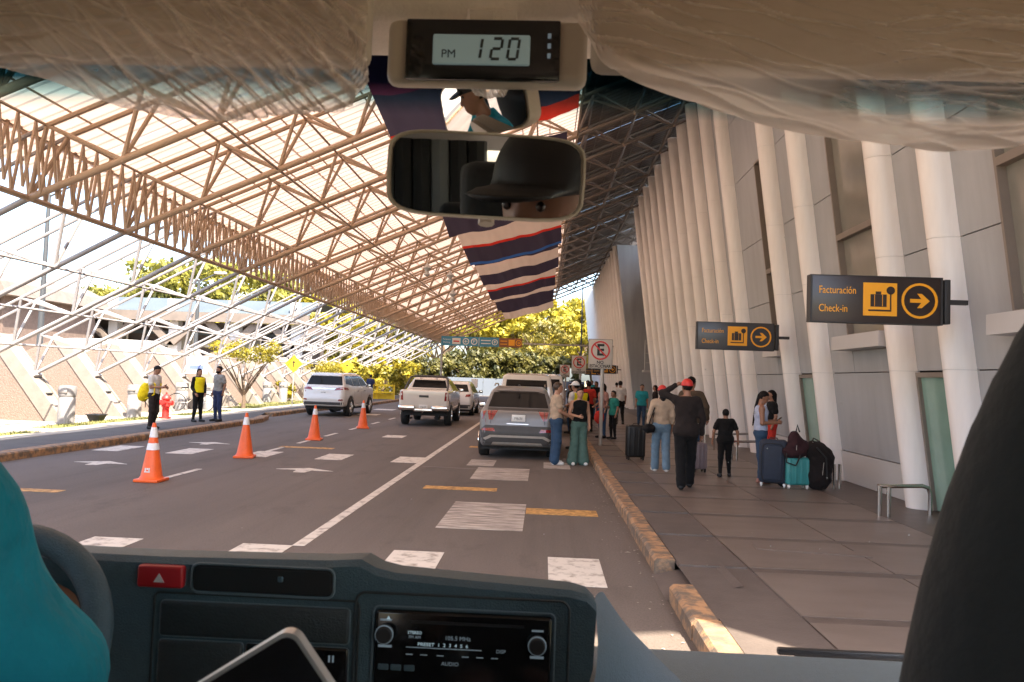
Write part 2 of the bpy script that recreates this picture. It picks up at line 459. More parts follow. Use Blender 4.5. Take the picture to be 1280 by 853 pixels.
# ---------------------------------------------------------------- people
M['eye'] = mk('eye', (0.05, 0.035, 0.03), 0.3, var=0)
def person(label, loc, rz=0.0, H=1.72, pose=None, top=None, sleeve='short', hem=0.93, bottom=None, leg=1.0, cut='long',
           shoes=None, hair='short', hair_mat=None, skin=None, cap=None, stout=1.0, h=0.02, group=None, vest=None, look=(0, 0),
           beard=False, sleeve_len=0.62, sleeve_r=0.0, fold=0.005, cat='person', fingers=True, dress_extra=0.0):
    """one standing or seated figure facing local +Y; body one continuous surface, clothing and hair its parts"""
    root = thing('person', label, cat, loc, rz, group)
    J = dict(hip=(0, 0, 0.94), hL=(-0.09, 0, 0.90), hR=(0.09, 0, 0.90), kL=(-0.10, 0.015, 0.49), kR=(0.10, 0.015, 0.49),
             aL=(-0.11, -0.02, 0.085), aR=(0.11, -0.02, 0.085), ch=(0, 0.0, 1.30), nk=(0, -0.01, 1.455),
             sL=(-0.175, -0.01, 1.395), sR=(0.175, -0.01, 1.395), eL=(-0.215, -0.035, 1.12), eR=(0.215, -0.035, 1.12),
             wL=(-0.225, 0.05, 0.885), wR=(0.225, 0.05, 0.885), hd=(0, 0.02, 1.605), tL=None, tR=None)
    if pose: J.update(pose)
    J = {k: (np.array(v, float) if v is not None else None) for k, v in J.items()}
    sc = H / 1.72
    skin = skin or M['skin']
    st = stout
    yaw, pit = look
    cy_, sy_ = math.cos(yaw), math.sin(yaw); cp_, sp_ = math.cos(pit), math.sin(pit)
    HR = np.array([[cy_, -sy_, 0], [sy_, cy_, 0], [0, 0, 1]]) @ np.array([[1, 0, 0], [0, cp_, -sp_], [0, sp_, cp_]])
    hc = J['hd']
    def hp(p): return hc + HR @ np.array(p, float)
    def HQ(P): return (P - hc) @ HR            # into head space
    up = J['nk'] - J['hip']; upn = up / np.linalg.norm(up)
    wa = J['hip'] + up * 0.32; ch = J['ch']
    def torso(P, g=0.0):
        d = ellip(P, J['hip'] + np.array([0, -0.005, 0.0]), (0.158 * st + g, 0.112 * st + g, 0.13 + g))
        d = smin(d, ellip(P, wa, (0.138 * st + g, 0.102 * st + g, 0.17 + g)), 0.05)
        d = smin(d, ellip(P, ch, (0.165 * (0.6 + 0.4 * st) + g, 0.112 * (0.6 + 0.4 * st) + g, 0.17 + g)), 0.05)
        d = smin(d, rcone(P, J['sL'] * 0.8 + ch * 0.2 + np.array([0, 0, 0.01]), J['sR'] * 0.8 + ch * 0.2 + np.array([0, 0, 0.01]), 0.058 + g, 0.058 + g), 0.05)
        return d
    def arm(P, s, g=0.0, part='all'):
        S_, E_, W_ = J['s' + s], J['e' + s], J['w' + s]
        if part == 'short':
            E2 = S_ + (E_ - S_) * sleeve_len
            return rcone(P, S_, E2, 0.052 + g + sleeve_r, 0.050 + g * 1.25 + sleeve_r)
        d = rcone(P, S_, E_, 0.050 + g, 0.040 + g)
        if part == 'cap': return rcone(P, S_, S_ + (E_ - S_) * 0.12, 0.052 + g, 0.05 + g)
        d2 = rcone(P, E_, W_, 0.039 + g, 0.026 + g * 1.1)
        return smin(d, d2, 0.02)
    def legs(P, g=0.0, wide=1.0, cut='long'):
        d = None
        for s in 'LR':
            a = rcone(P, J['h' + s], J['k' + s], (0.083 * (0.5 + 0.5 * st)) + g, 0.058 + g * wide)
            K, A = J['k' + s], J['a' + s]
            if cut == 'knee':
                b = a
            else:
                A2 = K + (A - K) * (0.98 if cut == 'long' else 0.8)
                b = smin(a, rcone(P, K, A2, 0.056 + g * wide, (0.036 + g * 0.6) * (1 + (wide - 1) * 1.2)), 0.03)
            d = b if d is None else smin(d, b, 0.02)
        return d
    def foot_tip(s):
        t = J['t' + s]
        return t if t is not None else J['a' + s] + np.array([(-0.015 if s == 'L' else 0.015), 0.155, -0.05])
    def body(P):
        d = torso(P)
        for s in 'LR': d = smin(d, arm(P, s), 0.025)
        d = smin(d, legs(P), 0.03)
        for s in 'LR':
            d = smin(d, rcone(P, J['a' + s] + np.array([0, -0.02, -0.04]), foot_tip(s), 0.038, 0.03), 0.03)
            fw = J['w' + s] - J['e' + s]; fw /= np.linalg.norm(fw)
            d = smin(d, rcone(P, J['w' + s], J['w' + s] + fw * 0.065, 0.026, 0.032), 0.015)
        d = smin(d, rcone(P, J['nk'] - np.array([0, 0, 0.06]), hp((0, -0.02, -0.06)), 0.06, 0.05), 0.03)
        Q = HQ(P)
        hd = ellip(Q, (0, -0.008, 0.028), (0.076, 0.096, 0.092))
        hd = smin(hd, ellip(Q, (0, 0.022, -0.04), (0.056, 0.066, 0.076)), 0.03)
        hd = smin(hd, rcone(Q, (0, 0.088, 0.005), (0, 0.104, -0.024), 0.009, 0.014), 0.012)        # nose
        hd = smin(hd, rcone(Q, (-0.02, 0.082, -0.058), (0.02, 0.082, -0.058), 0.010, 0.010), 0.010)  # lips
        for e in (-1, 1):
            hd = smin(hd, ellip(Q, (e * 0.078, -0.006, -0.005), (0.012, 0.02, 0.03)), 0.008)        # ears
            hd = smax(hd, -ellip(Q, (e * 0.031, 0.098, 0.014), (0.016, 0.012, 0.009)), 0.012)        # eye sockets
        return smin(d, hd, 0.012)
    pts = np.array([v for v in J.values() if v is not None])
    lo = pts.min(0) - 0.20; hi = pts.max(0) + 0.20; lo[2] = min(pts[:, 2].min() - 0.10, lo[2] + 0.08)
    me = field_mesh(body, lo, hi, h, 'body', skin)
    mb = MB()
    if fingers:
        for s in 'LR':
            fw = J['w' + s] - J['e' + s]; fw /= np.linalg.norm(fw)
            inner = np.array([1.0 if s == 'L' else -1.0, 0, 0]); side = np.cross(fw, inner); side /= np.linalg.norm(side) + 1e-9
            inn = np.cross(side, fw)
            base = J['w' + s] + fw * 0.075
            for k, ln in enumerate((0.055, 0.065, 0.06, 0.048)):
                p = base + side * (0.027 - 0.018 * k)
                m_ = p + fw * ln * 0.55 + inn * 0.006; e_ = p + fw * ln * 0.95 + inn * 0.022
                mb.tube([p - fw * 0.02, m_, e_], [0.0095, 0.0085, 0.006], n=5)
            p = J['w' + s] + fw * 0.04 + side * 0.028
            mb.tube([p, p + side * 0.022 + fw * 0.022 + inn * 0.008, p + side * 0.03 + fw * 0.05 + inn * 0.016], [0.011, 0.01, 0.007], n=5)
    for e in (-1, 1):
        mb.lathe([(0.0005, -0.0085), (0.006, -0.006), (0.0085, 0), (0.006, 0.006), (0.0005, 0.0085)], *hp((e * 0.031, 0.0825, 0.013)), n=8, mi=1)
        a = hp((e * 0.031 - 0.014, 0.091, 0.03)); b = hp((e * 0.031 + 0.014, 0.091, 0.03))
        mb.tube([a, b], 0.0035, n=4, mi=2)
    # join the fingers and eyes into the body mesh
    bm = bmesh.new(); bm.from_mesh(me)
    vs = [bm.verts.new(p) for p in mb.v]
    for q, mi in zip(mb.f, mb.mi):
        try:
            f = bm.faces.new([vs[i] for i in q]); f.material_index = mi; f.smooth = True
        except ValueError: pass
    bm.to_mesh(me); bm.free()
    me.materials.append(M['eye']); me.materials.append(M['hair'])
    def add(nm, meh, par=root, **p):
        if abs(sc - 1) > 1e-6: meh.transform(Matrix.Scale(sc, 4))
        return link(nm, meh, par, **p)
    B = add('body', me)
    ph = random.random() * 6
    if top is not None:
        neck_z = J['nk'][2] + 0.015
        hz = hem
        def shirt(P):
            g = 0.018
            d = torso(P, g)
            if hem < 0.9: d = smin(d, rcone(P, J['hip'] + np.array([-0.06, 0, -0.02]), J['hip'] + np.array([0.06, 0, -0.02]), 0.125 * st, 0.125 * st), 0.05)
            if sleeve == 'none':
                d = smax(d, (np.abs(P[..., 0]) - 0.165), 0.02)
                d = np.maximum(d, P[..., 2] - neck_z + 0.3 * np.abs(P[..., 0] - J['nk'][0]))
            else:
                d = np.maximum(d, P[..., 2] - neck_z)
            for s in 'LR':
                if sleeve != 'none':
                    d = smin(d, arm(P, s, 0.016 if sleeve == 'short' else 0.014, 'short' if sleeve == 'short' else 'all'), 0.03)
            fo = fold * np.sin(P[..., 2] * 42 + 9 * P[..., 0] + ph) * np.sin(P[..., 0] * 21 + 14 * P[..., 1] + ph) + fold * .5 * np.sin(P[..., 2] * 23 - 38 * P[..., 0] + 2 * ph)
            d = d + fo
            d = np.maximum(d, (hz - P[..., 2]) * 0.98)
            return d
        l2 = lo.copy(); l2[2] = hem - 0.06; h2 = hi.copy(); h2[2] = J['nk'][2] + 0.12 if J['eL'][2] < J['nk'][2] else hi[2]
        l2 += 0.08 * np.array([1, 1, 0]); h2 -= 0.08 * np.array([1, 1, 0])
        add('shirt', field_mesh(shirt, l2, h2, h * 0.9, 'shirt', top))
    if vest is not None:
        def vst(P):
            d = torso(P, 0.034)
            d = smax(d, np.abs(P[..., 0] - J['nk'][0]) - 0.18, 0.02)
            d = np.maximum(d, hem + 0.02 - P[..., 2]); d = np.maximum(d, P[..., 2] - (J['nk'][2] - 0.01))
            return d
        vo = add('safety_vest', field_mesh(vst, J['hip'] - np.array([.3, .25, .1]), J['nk'] + np.array([.3, .25, .1]), h * 0.9, 'safety_vest', vest))
    if bottom is not None:
        def trs(P):
            g = 0.014
            d = smin(legs(P, g, leg, cut), ellip(P, J['hip'] + np.array([0, -0.005, -0.01]), (0.162 * st + g, 0.117 * st + g, 0.135)), 0.04)
            fo = 0.004 * np.sin(P[..., 2] * 50 + 12 * P[..., 0] + ph) * np.sin(P[..., 0] * 25 + ph)
            d = d + fo
            d = np.maximum(d, P[..., 2] - (J['hip'][2] + 0.075))
            return d
        q = np.array([J[k] for k in ('hL', 'hR', 'kL', 'kR', 'aL', 'aR')])
        l3 = q.min(0) - 0.17; h3 = q.max(0) + 0.17; h3[2] = max(J['hip'][2] + 0.12, q[:, 2].max() + 0.12)
        add('trousers', field_mesh(trs, l3, h3, h * 0.9, 'trousers', bottom))
    sm = shoes or M['black']
    for s in 'LR':
        def shoe(P, s=s):
            d = rcone(P, J['a' + s] + np.array([0, -0.025, -0.043]), foot_tip(s) + np.array([0, 0.005, 0.0]), 0.046, 0.038)
            d = smin(d, rcone(P, J['a' + s] + np.array([0, -0.01, -0.03]), J['a' + s] + np.array([0, -0.005, 0.0]), 0.045, 0.042), 0.02)
            zb = min(J['a' + s][2], foot_tip(s)[2] + 0.05) - 0.083
            return np.maximum(d, zb - P[..., 2])
        c = J['a' + s]
        add('shoe', field_mesh(shoe, c - np.array([0.12, 0.16, 0.14]), c + np.array([0.12, 0.28, 0.12]), 0.016, 'shoe', sm))
    hm = hair_mat or M['hair']
    if hair:
        def hr(P):
            Q = HQ(P)
            d = ellip(Q, (0, -0.012, 0.034), (0.085, 0.103, 0.098))
            fl = 0.022 if hair != 'bald' else 0.08
            front = Q[..., 1] - 0.012 - np.clip((Q[..., 2] - 0.045) * 2.2, 0, 0.1)
            d = np.maximum(d, np.minimum(1e9, front))
            d = np.maximum(d, (-0.055 if hair == 'short' else -0.09) - Q[..., 2])
            if hair in ('long', 'braid', 'pony'):
                if hair == 'long':
                    d = smin(d, rcone(Q, (0, -0.06, 0.0), (0, -0.075, -0.22), 0.075, 0.05), 0.03)
                    d = np.maximum(d, np.where(Q[..., 2] < 0.03, Q[..., 1] - 0.01, d))
                if hair == 'braid':
                    b0, b1, b2 = hp((0, -0.085, 0.0)), J['nk'] + np.array([-0.02, -0.085, -0.03]), J['nk'] + np.array([-0.05, -0.135, -0.40])
                    d = smin(d, rcone(P, b0, b1, 0.038, 0.028), 0.02)
                    d = smin(d, rcone(P, b1, b2, 0.028, 0.015) + 0.003 * np.sin(P[..., 2] * 150), 0.01)
                if hair == 'pony':
                    d = smin(d, rcone(Q, (0, -0.11, 0.03), (0, -0.14, -0.12), 0.03, 0.02), 0.02)
            return d + 0.003 * np.sin(Q[..., 0] * 160) * np.sin(Q[..., 2] * 60)
        zlo = 0.55 if hair == 'braid' else 0.30
        add('hair', field_mesh(hr, hc - np.array([0.17, 0.24, zlo]), hc + np.array([0.17, 0.2, 0.2]), min(h, 0.014), 'hair', hm))
    if beard:
        def bd(P):
            Q = HQ(P)
            d = ellip(Q, (0, 0.03, -0.055), (0.064, 0.07, 0.066))
            return np.maximum(d, Q[..., 2] + 0.035)
        add('beard', field_mesh(bd, hc - 0.16, hc + 0.16, 0.014, 'beard', hm))
    if cap is not None:
        def cp(P):
            Q = HQ(P)
            d = ellip(Q, (0, -0.008, 0.04), (0.092, 0.112, 0.105))
            d = np.maximum(d, 0.028 - Q[..., 2] - 0.05 * np.clip(-Q[..., 1], 0, 1))
            br = ellip(Q, (0, 0.105, 0.036), (0.078, 0.085, 0.012))
            br = np.maximum(br, 0.04 - Q[..., 1])
            return np.minimum(d, br)
        add('cap', field_mesh(cp, hc - 0.24, hc + 0.24, 0.009 if h < 0.019 else 0.013, 'cap', cap))
    root['_sc'] = sc
    return root, J, sc

def held(name, mb, mats, label, cat, loc, rz=0, group=None):
    o = mb.build(name, mats)
    o.location = loc; o.rotation_euler = (0, 0, rz)
    o['label'] = label; o['category'] = cat
    if group: o['group'] = group
    return o

# ---------------------------------------------------------------- luggage
def suitcase(label, loc, rz, w, d, hh, mat, ribs=4, vertical=True, handle=True, soft=False, wheel_mat=None, group=None, trim=None, name='suitcase'):
    t = thing(name, label, 'suitcase', loc, rz, group)
    b = MB().rbox(0, 0, 0.06 + hh / 2, w, d, hh, 0.05 if not soft else 0.07, seg=3)
    sh = b.build('shell', mat, t)
    if not soft:
        for i in range(ribs):
            x = -w / 2 + w * (i + 0.5) / ribs
            for s in (-1, 1):
                MB().rbox(x, s * (d / 2 + 0.002), 0.06 + hh / 2, w / ribs * 0.45, 0.014, hh * 0.84, 0.006).build('rib', mat, sh)
    else:
        for s in (-1, 1):
            r = MB().rbox(0, s * (d / 2 + 0.006), 0.06 + hh * 0.48, w * 0.66, 0.035, hh * 0.78, 0.016, seg=2)
            r.build('pocket', mat, sh)
            poly = []
            for k in range(28):
                a = 2 * PI * k / 28
                cx = math.copysign(abs(math.cos(a)) ** 0.45, math.cos(a)); cz = math.copysign(abs(math.sin(a)) ** 0.45, math.sin(a))
                poly.append((cx * w * 0.40, s * (d / 2 + 0.014), 0.06 + hh * 0.48 + cz * hh * 0.44))
            MB().tube(poly + [poly[0]], 0.006, n=5).build('piping', trim or M['black'], t)
    z = MB()
    z.box(-w / 2 - 0.003, w / 2 + 0.003, -0.006, 0.006, 0.10, hh + 0.02)
    z.build('zip', M['black'], t)
    MB().tube([(-0.07, 0, 0.06 + hh - 0.004), (-0.055, 0, 0.06 + hh + 0.025), (0.055, 0, 0.06 + hh + 0.025), (0.07, 0, 0.06 + hh - 0.004)], 0.01, n=6).build('carry_handle', M['black'], t)
    if handle:
        hb = MB()
        top = 0.06 + hh + handle
        hb.tube([(-0.085, -d / 2 + 0.03, hh), (-0.085, -d / 2 + 0.03, top)], 0.007, n=6)
        hb.tube([(0.085, -d / 2 + 0.03, hh), (0.085, -d / 2 + 0.03, top)], 0.007, n=6)
        hb.rbox(0, -d / 2 + 0.03, top, 0.2, 0.03, 0.025, 0.01)
        hb.build('pull_handle', M['steel'] if not soft else M['black'], t)
    for sx in (-1, 1):
        for sy in (-1, 1):
            x, y = sx * (w / 2 - 0.045), sy * (d / 2 - 0.04)
            c = MB(); c.box(x - 0.02, x + 0.02, y - 0.015, y + 0.015, 0.035, 0.07)
            c.lathe([(0.0005, -0.012), (0.026, -0.012), (0.026, 0.012), (0.0005, 0.012)], x, y, 0.0265, n=10, axis='x')
            c.build('wheel', wheel_mat or M['black'], t)
    return t

# ---------------------------------------------------------------- cars
def wheel_parts(t, x, y, r, w=0.22, rimmat=None, side=1, spokes=5):
    tb = MB()
    tb.lathe([(r * 0.62, -w / 2), (r * 0.93, -w / 2), (r, -w / 2 + 0.03), (r, w / 2 - 0.03), (r * 0.93, w / 2), (r * 0.62, w / 2), (r * 0.62, -w / 2)], x, y, r, n=28, axis='x')
    ty = tb.build('wheel', M['rubber'], t)
    rb = MB()
    xo = x + side * (w / 2 - 0.035)
    rb.lathe([(r * 0.66, -0.06), (r * 0.66, 0.03), (r * 0.58, 0.025), (r * 0.56, -0.03), (0.001, -0.05)], xo, y, r, n=28, axis='x')
    for k in range(spokes):
        a = 2 * PI * k / spokes + 0.3
        for q in (-0.13, 0.13):
            c, s = math.cos(a + q * 0.6), math.sin(a + q * 0.6); c2, s2 = math.cos(a + q), math.sin(a + q)
            rb.tube([(xo + side * 0.01, y + c * r * 0.1, r + s * r * 0.1), (xo + side * 0.015, y + c2 * r * 0.6, r + s2 * r * 0.6)], [0.02, 0.016], n=5)
    rb.lathe([(r * 0.15, -0.02), (r * 0.15, 0.02), (0.001, 0.03)], xo, y, r, n=12, axis='x')
    rb.build('rim', rimmat or M['chrome'], ty)

def shell(profile, plan, front, L, W, Hh, arches, r_wh, res=0.035, k=0.09, kf=0.07):
    """car shell from three silhouettes: profile (y,z), half plan (x,y), rear view (x,z)"""
    def fn(P):
        ax = np.abs(P[..., 0])
        d = poly_sdf(P[..., 1], P[..., 2], profile)
        d = smax(d, poly_sdf(ax, P[..., 1], [(-3, plan[0][1])] + list(plan) + [(-3, plan[-1][1])]), k)
        d = smax(d, poly_sdf(ax, P[..., 2], [(-3, front[0][1])] + list(front) + [(-3, front[-1][1])]), kf)
        for y in arches:
            wv = np.sqrt((P[..., 1] - y) ** 2 + (P[..., 2] - r_wh) ** 2) - (r_wh + 0.065)
            wv = np.maximum(wv, (W / 2 - 0.30) - ax)
            d = smax(d, -wv, 0.015)
        return d
    return field_mesh(fn, (-W / 2 - 0.12, -0.2, 0.1), (W / 2 + 0.12, L + 0.2, Hh + 0.15), res, 'body')

def conform(me, poly, axis, side, name, mat, parent, off=0.006, step=0.05, thick=0.012):
    """a patch cut to a polygon and laid on the shell: axis 'y' looks along +Y at the rear, axis 'x' at a flank"""
    bvh = BVHTree.FromPolygons([v.co[:] for v in me.vertices], [p.vertices[:] for p in me.polygons])
    bm = bmesh.new()
    def P3(u, v): return (u, 0, v) if axis == 'y' else (0, u, v)
    f = bm.faces.new([bm.verts.new(P3(u, v)) for u, v in poly])
    us = [p[0] for p in poly]; vs_ = [p[1] for p in poly]
    for a, b, n in ((min(us), max(us), P3(1, 0)), (min(vs_), max(vs_), P3(0, 1))):
        c = a + step
        while c < b:
            bmesh.ops.bisect_plane(bm, geom=bm.verts[:] + bm.edges[:] + bm.faces[:], plane_co=Vector(n) * c, plane_no=n)
            c += step
    bmesh.ops.triangulate(bm, faces=[f for f in bm.faces if len(f.verts) > 4])
    for v in bm.verts:
        if axis == 'y': o, d = Vector((v.co.x, -3 if side < 0 else 12, v.co.z)), Vector((0, -side, 0))
        else: o, d = Vector((side * 3, v.co.y, v.co.z)), Vector((-side, 0, 0))
        hit, nrm, _, _ = bvh.ray_cast(o, d)
        if hit is None: hit, nrm, _, _ = bvh.find_nearest(o + d * 2.2)
        v.co = hit - d * off
    bmesh.ops.recalc_face_normals(bm, faces=bm.faces)
    dvec = Vector((0, -side, 0)) if axis == 'y' else Vector((-side, 0, 0))
    r = bmesh.ops.extrude_face_region(bm, geom=bm.faces[:])
    for e in r['geom']:
        if isinstance(e, bmesh.types.BMVert): e.co += dvec * thick
    bmesh.ops.recalc_face_normals(bm, faces=bm.faces)
    m2 = bpy.data.meshes.new(name); bm.to_mesh(m2); bm.free()
    m2.materials.append(mat)
    m2.polygons.foreach_set('use_smooth', np.ones(len(m2.polygons), bool)); m2.set_sharp_from_angle(angle=math.radians(50))
    return link(name, m2, parent)

def mirror_poly(p): return [(-x, z) for x, z in p][::-1]

def side_mirror(t, x, y, z, mat, s):
    m = MB(); m.rbox(x + s * 0.11, y, z, 0.20, 0.10, 0.14, 0.045, seg=3)
    m.tube([(x - s * 0.04, y + 0.04, z - 0.05), (x + s * 0.05, y + 0.01, z - 0.03)], 0.02, n=6)
    o = m.build('side_mirror', mat, t)
    MB().rbox(x + s * 0.115, y - 0.053, z, 0.155, 0.008, 0.10, 0.003).build('mirror_glass', M['chrome'], o)

def plate(t, x, y, z, body='P 482-901', w=0.31, hh=0.155):
    p = MB().rbox(x, y, z, w, 0.012, hh, 0.004).build('licence_plate', M['white'], t)
    text(body, 0.085, M['black'], p, x, y - 0.008, z - 0.012, kx=0.62)
    return p
rnd = random.Random(7)
# ---------------------------------------------------------------- ground, road, kerbs, pavements
def sheet(name, x0, x1, y0, y1, z, mat, parent=None, kind='structure', nx=1, ny=1):
    vs = [(x0 + (x1 - x0) * i / nx, y0 + (y1 - y0) * j / ny, z) for j in range(ny + 1) for i in range(nx + 1)]
    fs = [(j * (nx + 1) + i, j * (nx + 1) + i + 1, (j + 1) * (nx + 1) + i + 1, (j + 1) * (nx + 1) + i) for j in range(ny) for i in range(nx)]
    mb = MB(); mb.add(vs, fs)
    return mb.build(name, mat, parent, kind=kind) if parent is None else mb.build(name, mat, parent)

sheet('ground', -900, 900, -500, 1200, -0.06, M['ground'])
road = sheet('road', -10.75, 1.2, -30, 74, 0.0, M['asphalt'])
sheet('side_road', -60, 30, 74.0, 75.0, -0.004, M['asphalt'])

def slab_sheet(name, quad, mat, z=0.004, parent=None):
    mb = MB()
    n = len(quad)
    mb.add([(x, y, z) for x, y in quad] + [(x, y, z - 0.006) for x, y in quad], [tuple(range(n))] + [(i, (i + 1) % n, (i + 1) % n + n, i + n) for i in range(n)])
    return mb.build(name, mat, parent if parent is not None else road)

# crosswalk bars: near row at 7-8 m, far row at 16-17 m (one every 1.6 m)
for k in range(7):
    x = 0.10 - 1.612 * k
    if x < -9.6: break
    slab_sheet('crosswalk_bar', [(x, 6.95), (x + 0.53, 6.95), (x + 0.53, 8.02), (x, 8.02)], M['road_paint'])
for k in range(7):
    x = 0.05 - 1.605 * k
    slab_sheet('crosswalk_bar', [(x, 15.9), (x + 0.56, 15.9), (x + 0.56, 17.02), (x, 17.02)], M['road_paint'] if k > 1 else M['worn_paint'])
slab_sheet('rumble_patch', [(-1.26, 9.30), (-0.20, 9.30), (-0.20, 11.26), (-1.24, 11.26)], M['worn_paint'])
slab_sheet('rumble_patch', [(-1.28, 13.82), (-0.23, 13.82), (-0.23, 15.62), (-1.28, 15.62)], M['worn_paint'])
slab_sheet('lane_edge_line', [(-2.60, 8.03), (-2.47, 8.03), (-2.43, 60), (-2.56, 60)], M['road_paint'])
slab_sheet('lane_edge_line', [(-2.60, -20), (-2.47, -20), (-2.47, 6.9), (-2.60, 6.9)], M['road_paint'])
slab_sheet('yellow_bar', [(-1.92, 12.42), (-0.71, 12.42), (-0.72, 12.76), (-1.92, 12.76)], M['yellow_paint'])
slab_sheet('yellow_bar', [(-0.19, 10.50), (0.80, 10.50), (0.80, 10.96), (-0.19, 10.96)], M['yellow_paint'])
slab_sheet('yellow_bar', [(-8.2, 10.6), (-6.86, 10.6), (-6.86, 10.82), (-8.2, 10.82)], M['yellow_paint'])
slab_sheet('yellow_bar', [(-6.3, 18.05), (-5.0, 18.05), (-5.0, 18.35), (-6.3, 18.35)], M['yellow_paint'])
slab_sheet('yellow_bar', [(-1.9, 19.9), (-0.9, 19.9), (-0.9, 20.3), (-1.9, 20.3)], M['yellow_paint'])
for y0 in (-10, -6, -2.1, 1.9):
    slab_sheet('lane_dash', [(-6.26, y0), (-6.16, y0), (-6.16, y0 + 1.4), (-6.26, y0 + 1.4)], M['road_paint'])
for a, b in ((12.2, 13.65), (17.05, 18.2), (19.2, 20.35), (21.6, 22.8), (24.4, 25.6), (27.5, 28.7), (30.6, 31.8), (34, 35.2), (38, 39.2), (42, 43.2), (46, 47.2)):
    slab_sheet('lane_dash', [(-6.25, a), (-6.14, a), (-6.14, b), (-6.25, b)], M['road_paint'])
def arrow(cx, y0, s=1.0, mirror=1):
    q = [(-0.10, 0), (0.10, 0), (0.14, 0.28), (0.52, 0.30), (0.0, 0.62), (-0.52, 0.34), (-0.14, 0.30)]
    slab_sheet('direction_arrow', [(cx + mirror * x * s, y0 + y * s) for x, y in (q if mirror > 0 else q[::-1])], M['road_paint'])
arrow(-8.2, 13.6, 1.0); arrow(-4.4, 13.75, 1.05); arrow(-8.1, 18.0, 1.0)
slab_sheet('lane_mark', [(-4.65, 22.0), (-4.06, 22.0), (-4.06, 22.82), (-4.65, 22.82)], M['road_paint'])
slab_sheet('lane_mark', [(-8.3, 33.2), (-7.3, 33.2), (-7.3, 34.2), (-8.3, 34.2)], M['road_paint'])
slab_sheet('lane_mark', [(-8.6, 38.2), (-7.6, 38.2), (-7.6, 39.4), (-8.6, 39.4)], M['road_paint'])
slab_sheet('asphalt_patch', [(-2.4, 15.3), (-0.4, 15.2), (-0.4, 15.33), (-2.4, 15.45)], M['slab_mid'], 0.002)

# kerbs: separate painted kerb stones
def kerb_run(pts, w, hgt, mat, name='kerb', seg=1.0, inner=1, label=None):
    k = link(name, None, None, kind='structure')
    total = []
    for (xa, ya), (xb, yb) in zip(pts, pts[1:]):
        n = max(1, round(math.hypot(xb - xa, yb - ya) / seg))
        for i in range(n):
            total.append(((xa + (xb - xa) * i / n, ya + (yb - ya) * i / n), (xa + (xb - xa) * (i + 1) / n, ya + (yb - ya) * (i + 1) / n)))
    for (a, b) in total:
        dx, dy = b[0] - a[0], b[1] - a[1]; L = math.hypot(dx, dy); nx, ny = dy / L, -dx / L
        j = rnd.uniform(-0.008, 0.008); g = 0.006
        a = (a[0] + dx / L * g, a[1] + dy / L * g); b = (b[0] - dx / L * g, b[1] - dy / L * g)
        mb = MB()
        c = 0.03
        vs = []
        for p in (a, b):
            for (o, z) in ((0, -0.05), (0.0, hgt - c), (c, hgt), (w, hgt), (w, -0.05)):
                vs.append((p[0] + nx * inner * (o + j), p[1] + ny * inner * (o + j), z + (j * 0.4 if z > 0 else 0)))
        fs = [(0, 1, 6, 5), (1, 2, 7, 6), (2, 3, 8, 7), (3, 4, 9, 8), (0, 1, 2, 3, 4), (5, 6, 7, 8, 9)]
        mb.add(vs, fs)
        mb.build('kerb_stone', mat, k)
    return k
kerb_run([(1.13, 7.5), (1.13, 60)], 0.195, 0.152, M['kerb_paint'])
kerb_run([(1.13, -12), (1.13, 6.62)], 0.195, 0.152, M['kerb_paint'])
kerb_run([(-9.75, 60), (-9.70, 50), (-9.85, 41), (-10.55, 34), (-10.62, 29.6)], 0.33, 0.152, M['kerb_paint'])
kerb_run([(-10.15, 27.9), (-9.75, 26.2), (-9.72, 20), (-9.85, 12), (-9.85, -15)], 0.33, 0.152, M['kerb_paint'])

# terminal pavement: paving slabs between dark cross strips
pave = sheet('terminal_pavement', 1.32, 5.95, -12, 84, 0.135, M['slab_mid'])
y = -2.9
ys = []
while y < 46: ys.append(y); y += 1.46
for i, y0 in enumerate(ys):
    cells = [(1.33, 1.97, 'slab_mid'), (1.98, 3.32, 'slab'), (3.33, 4.66, 'slab')]
    for x0, x1, m in cells:
        if x0 < 1.5 and 6.2 < y0 + 0.7 < 7.9: continue
        dz = rnd.uniform(-0.0015, 0.0015)
        mb = MB(); mb.box(x0 + 0.004, x1 - 0.004, y0 + 0.006, y0 + 1.30, 0.11, 0.15 + dz)
        mb.build('paving_slab', M[m], pave)
    mb = MB(); mb.box(1.985, 4.65, y0 + 1.306, y0 + 1.452, 0.11, 0.1485)
    mb.build('cross_strip', M['slab_dark'], pave)
mb = MB(); mb.box(4.67, 5.90, -4, 47.4, 0.11, 0.149); mb.build('wall_strip', M['slab_dark'], pave)
mb = MB(); mb.add([(1.10, 6.63, 0.003), (1.10, 7.49, 0.003), (1.75, 7.49, 0.1535), (1.75, 6.63, 0.1535)], [(0, 1, 2, 3)])
mb.build('kerb_ramp', M['slab_mid'], pave)
slab_sheet('worn_line', [(2.28, 8.15), (3.40, 7.98), (3.42, 8.22), (2.30, 8.42)], M['slab'], 0.1575, pave)

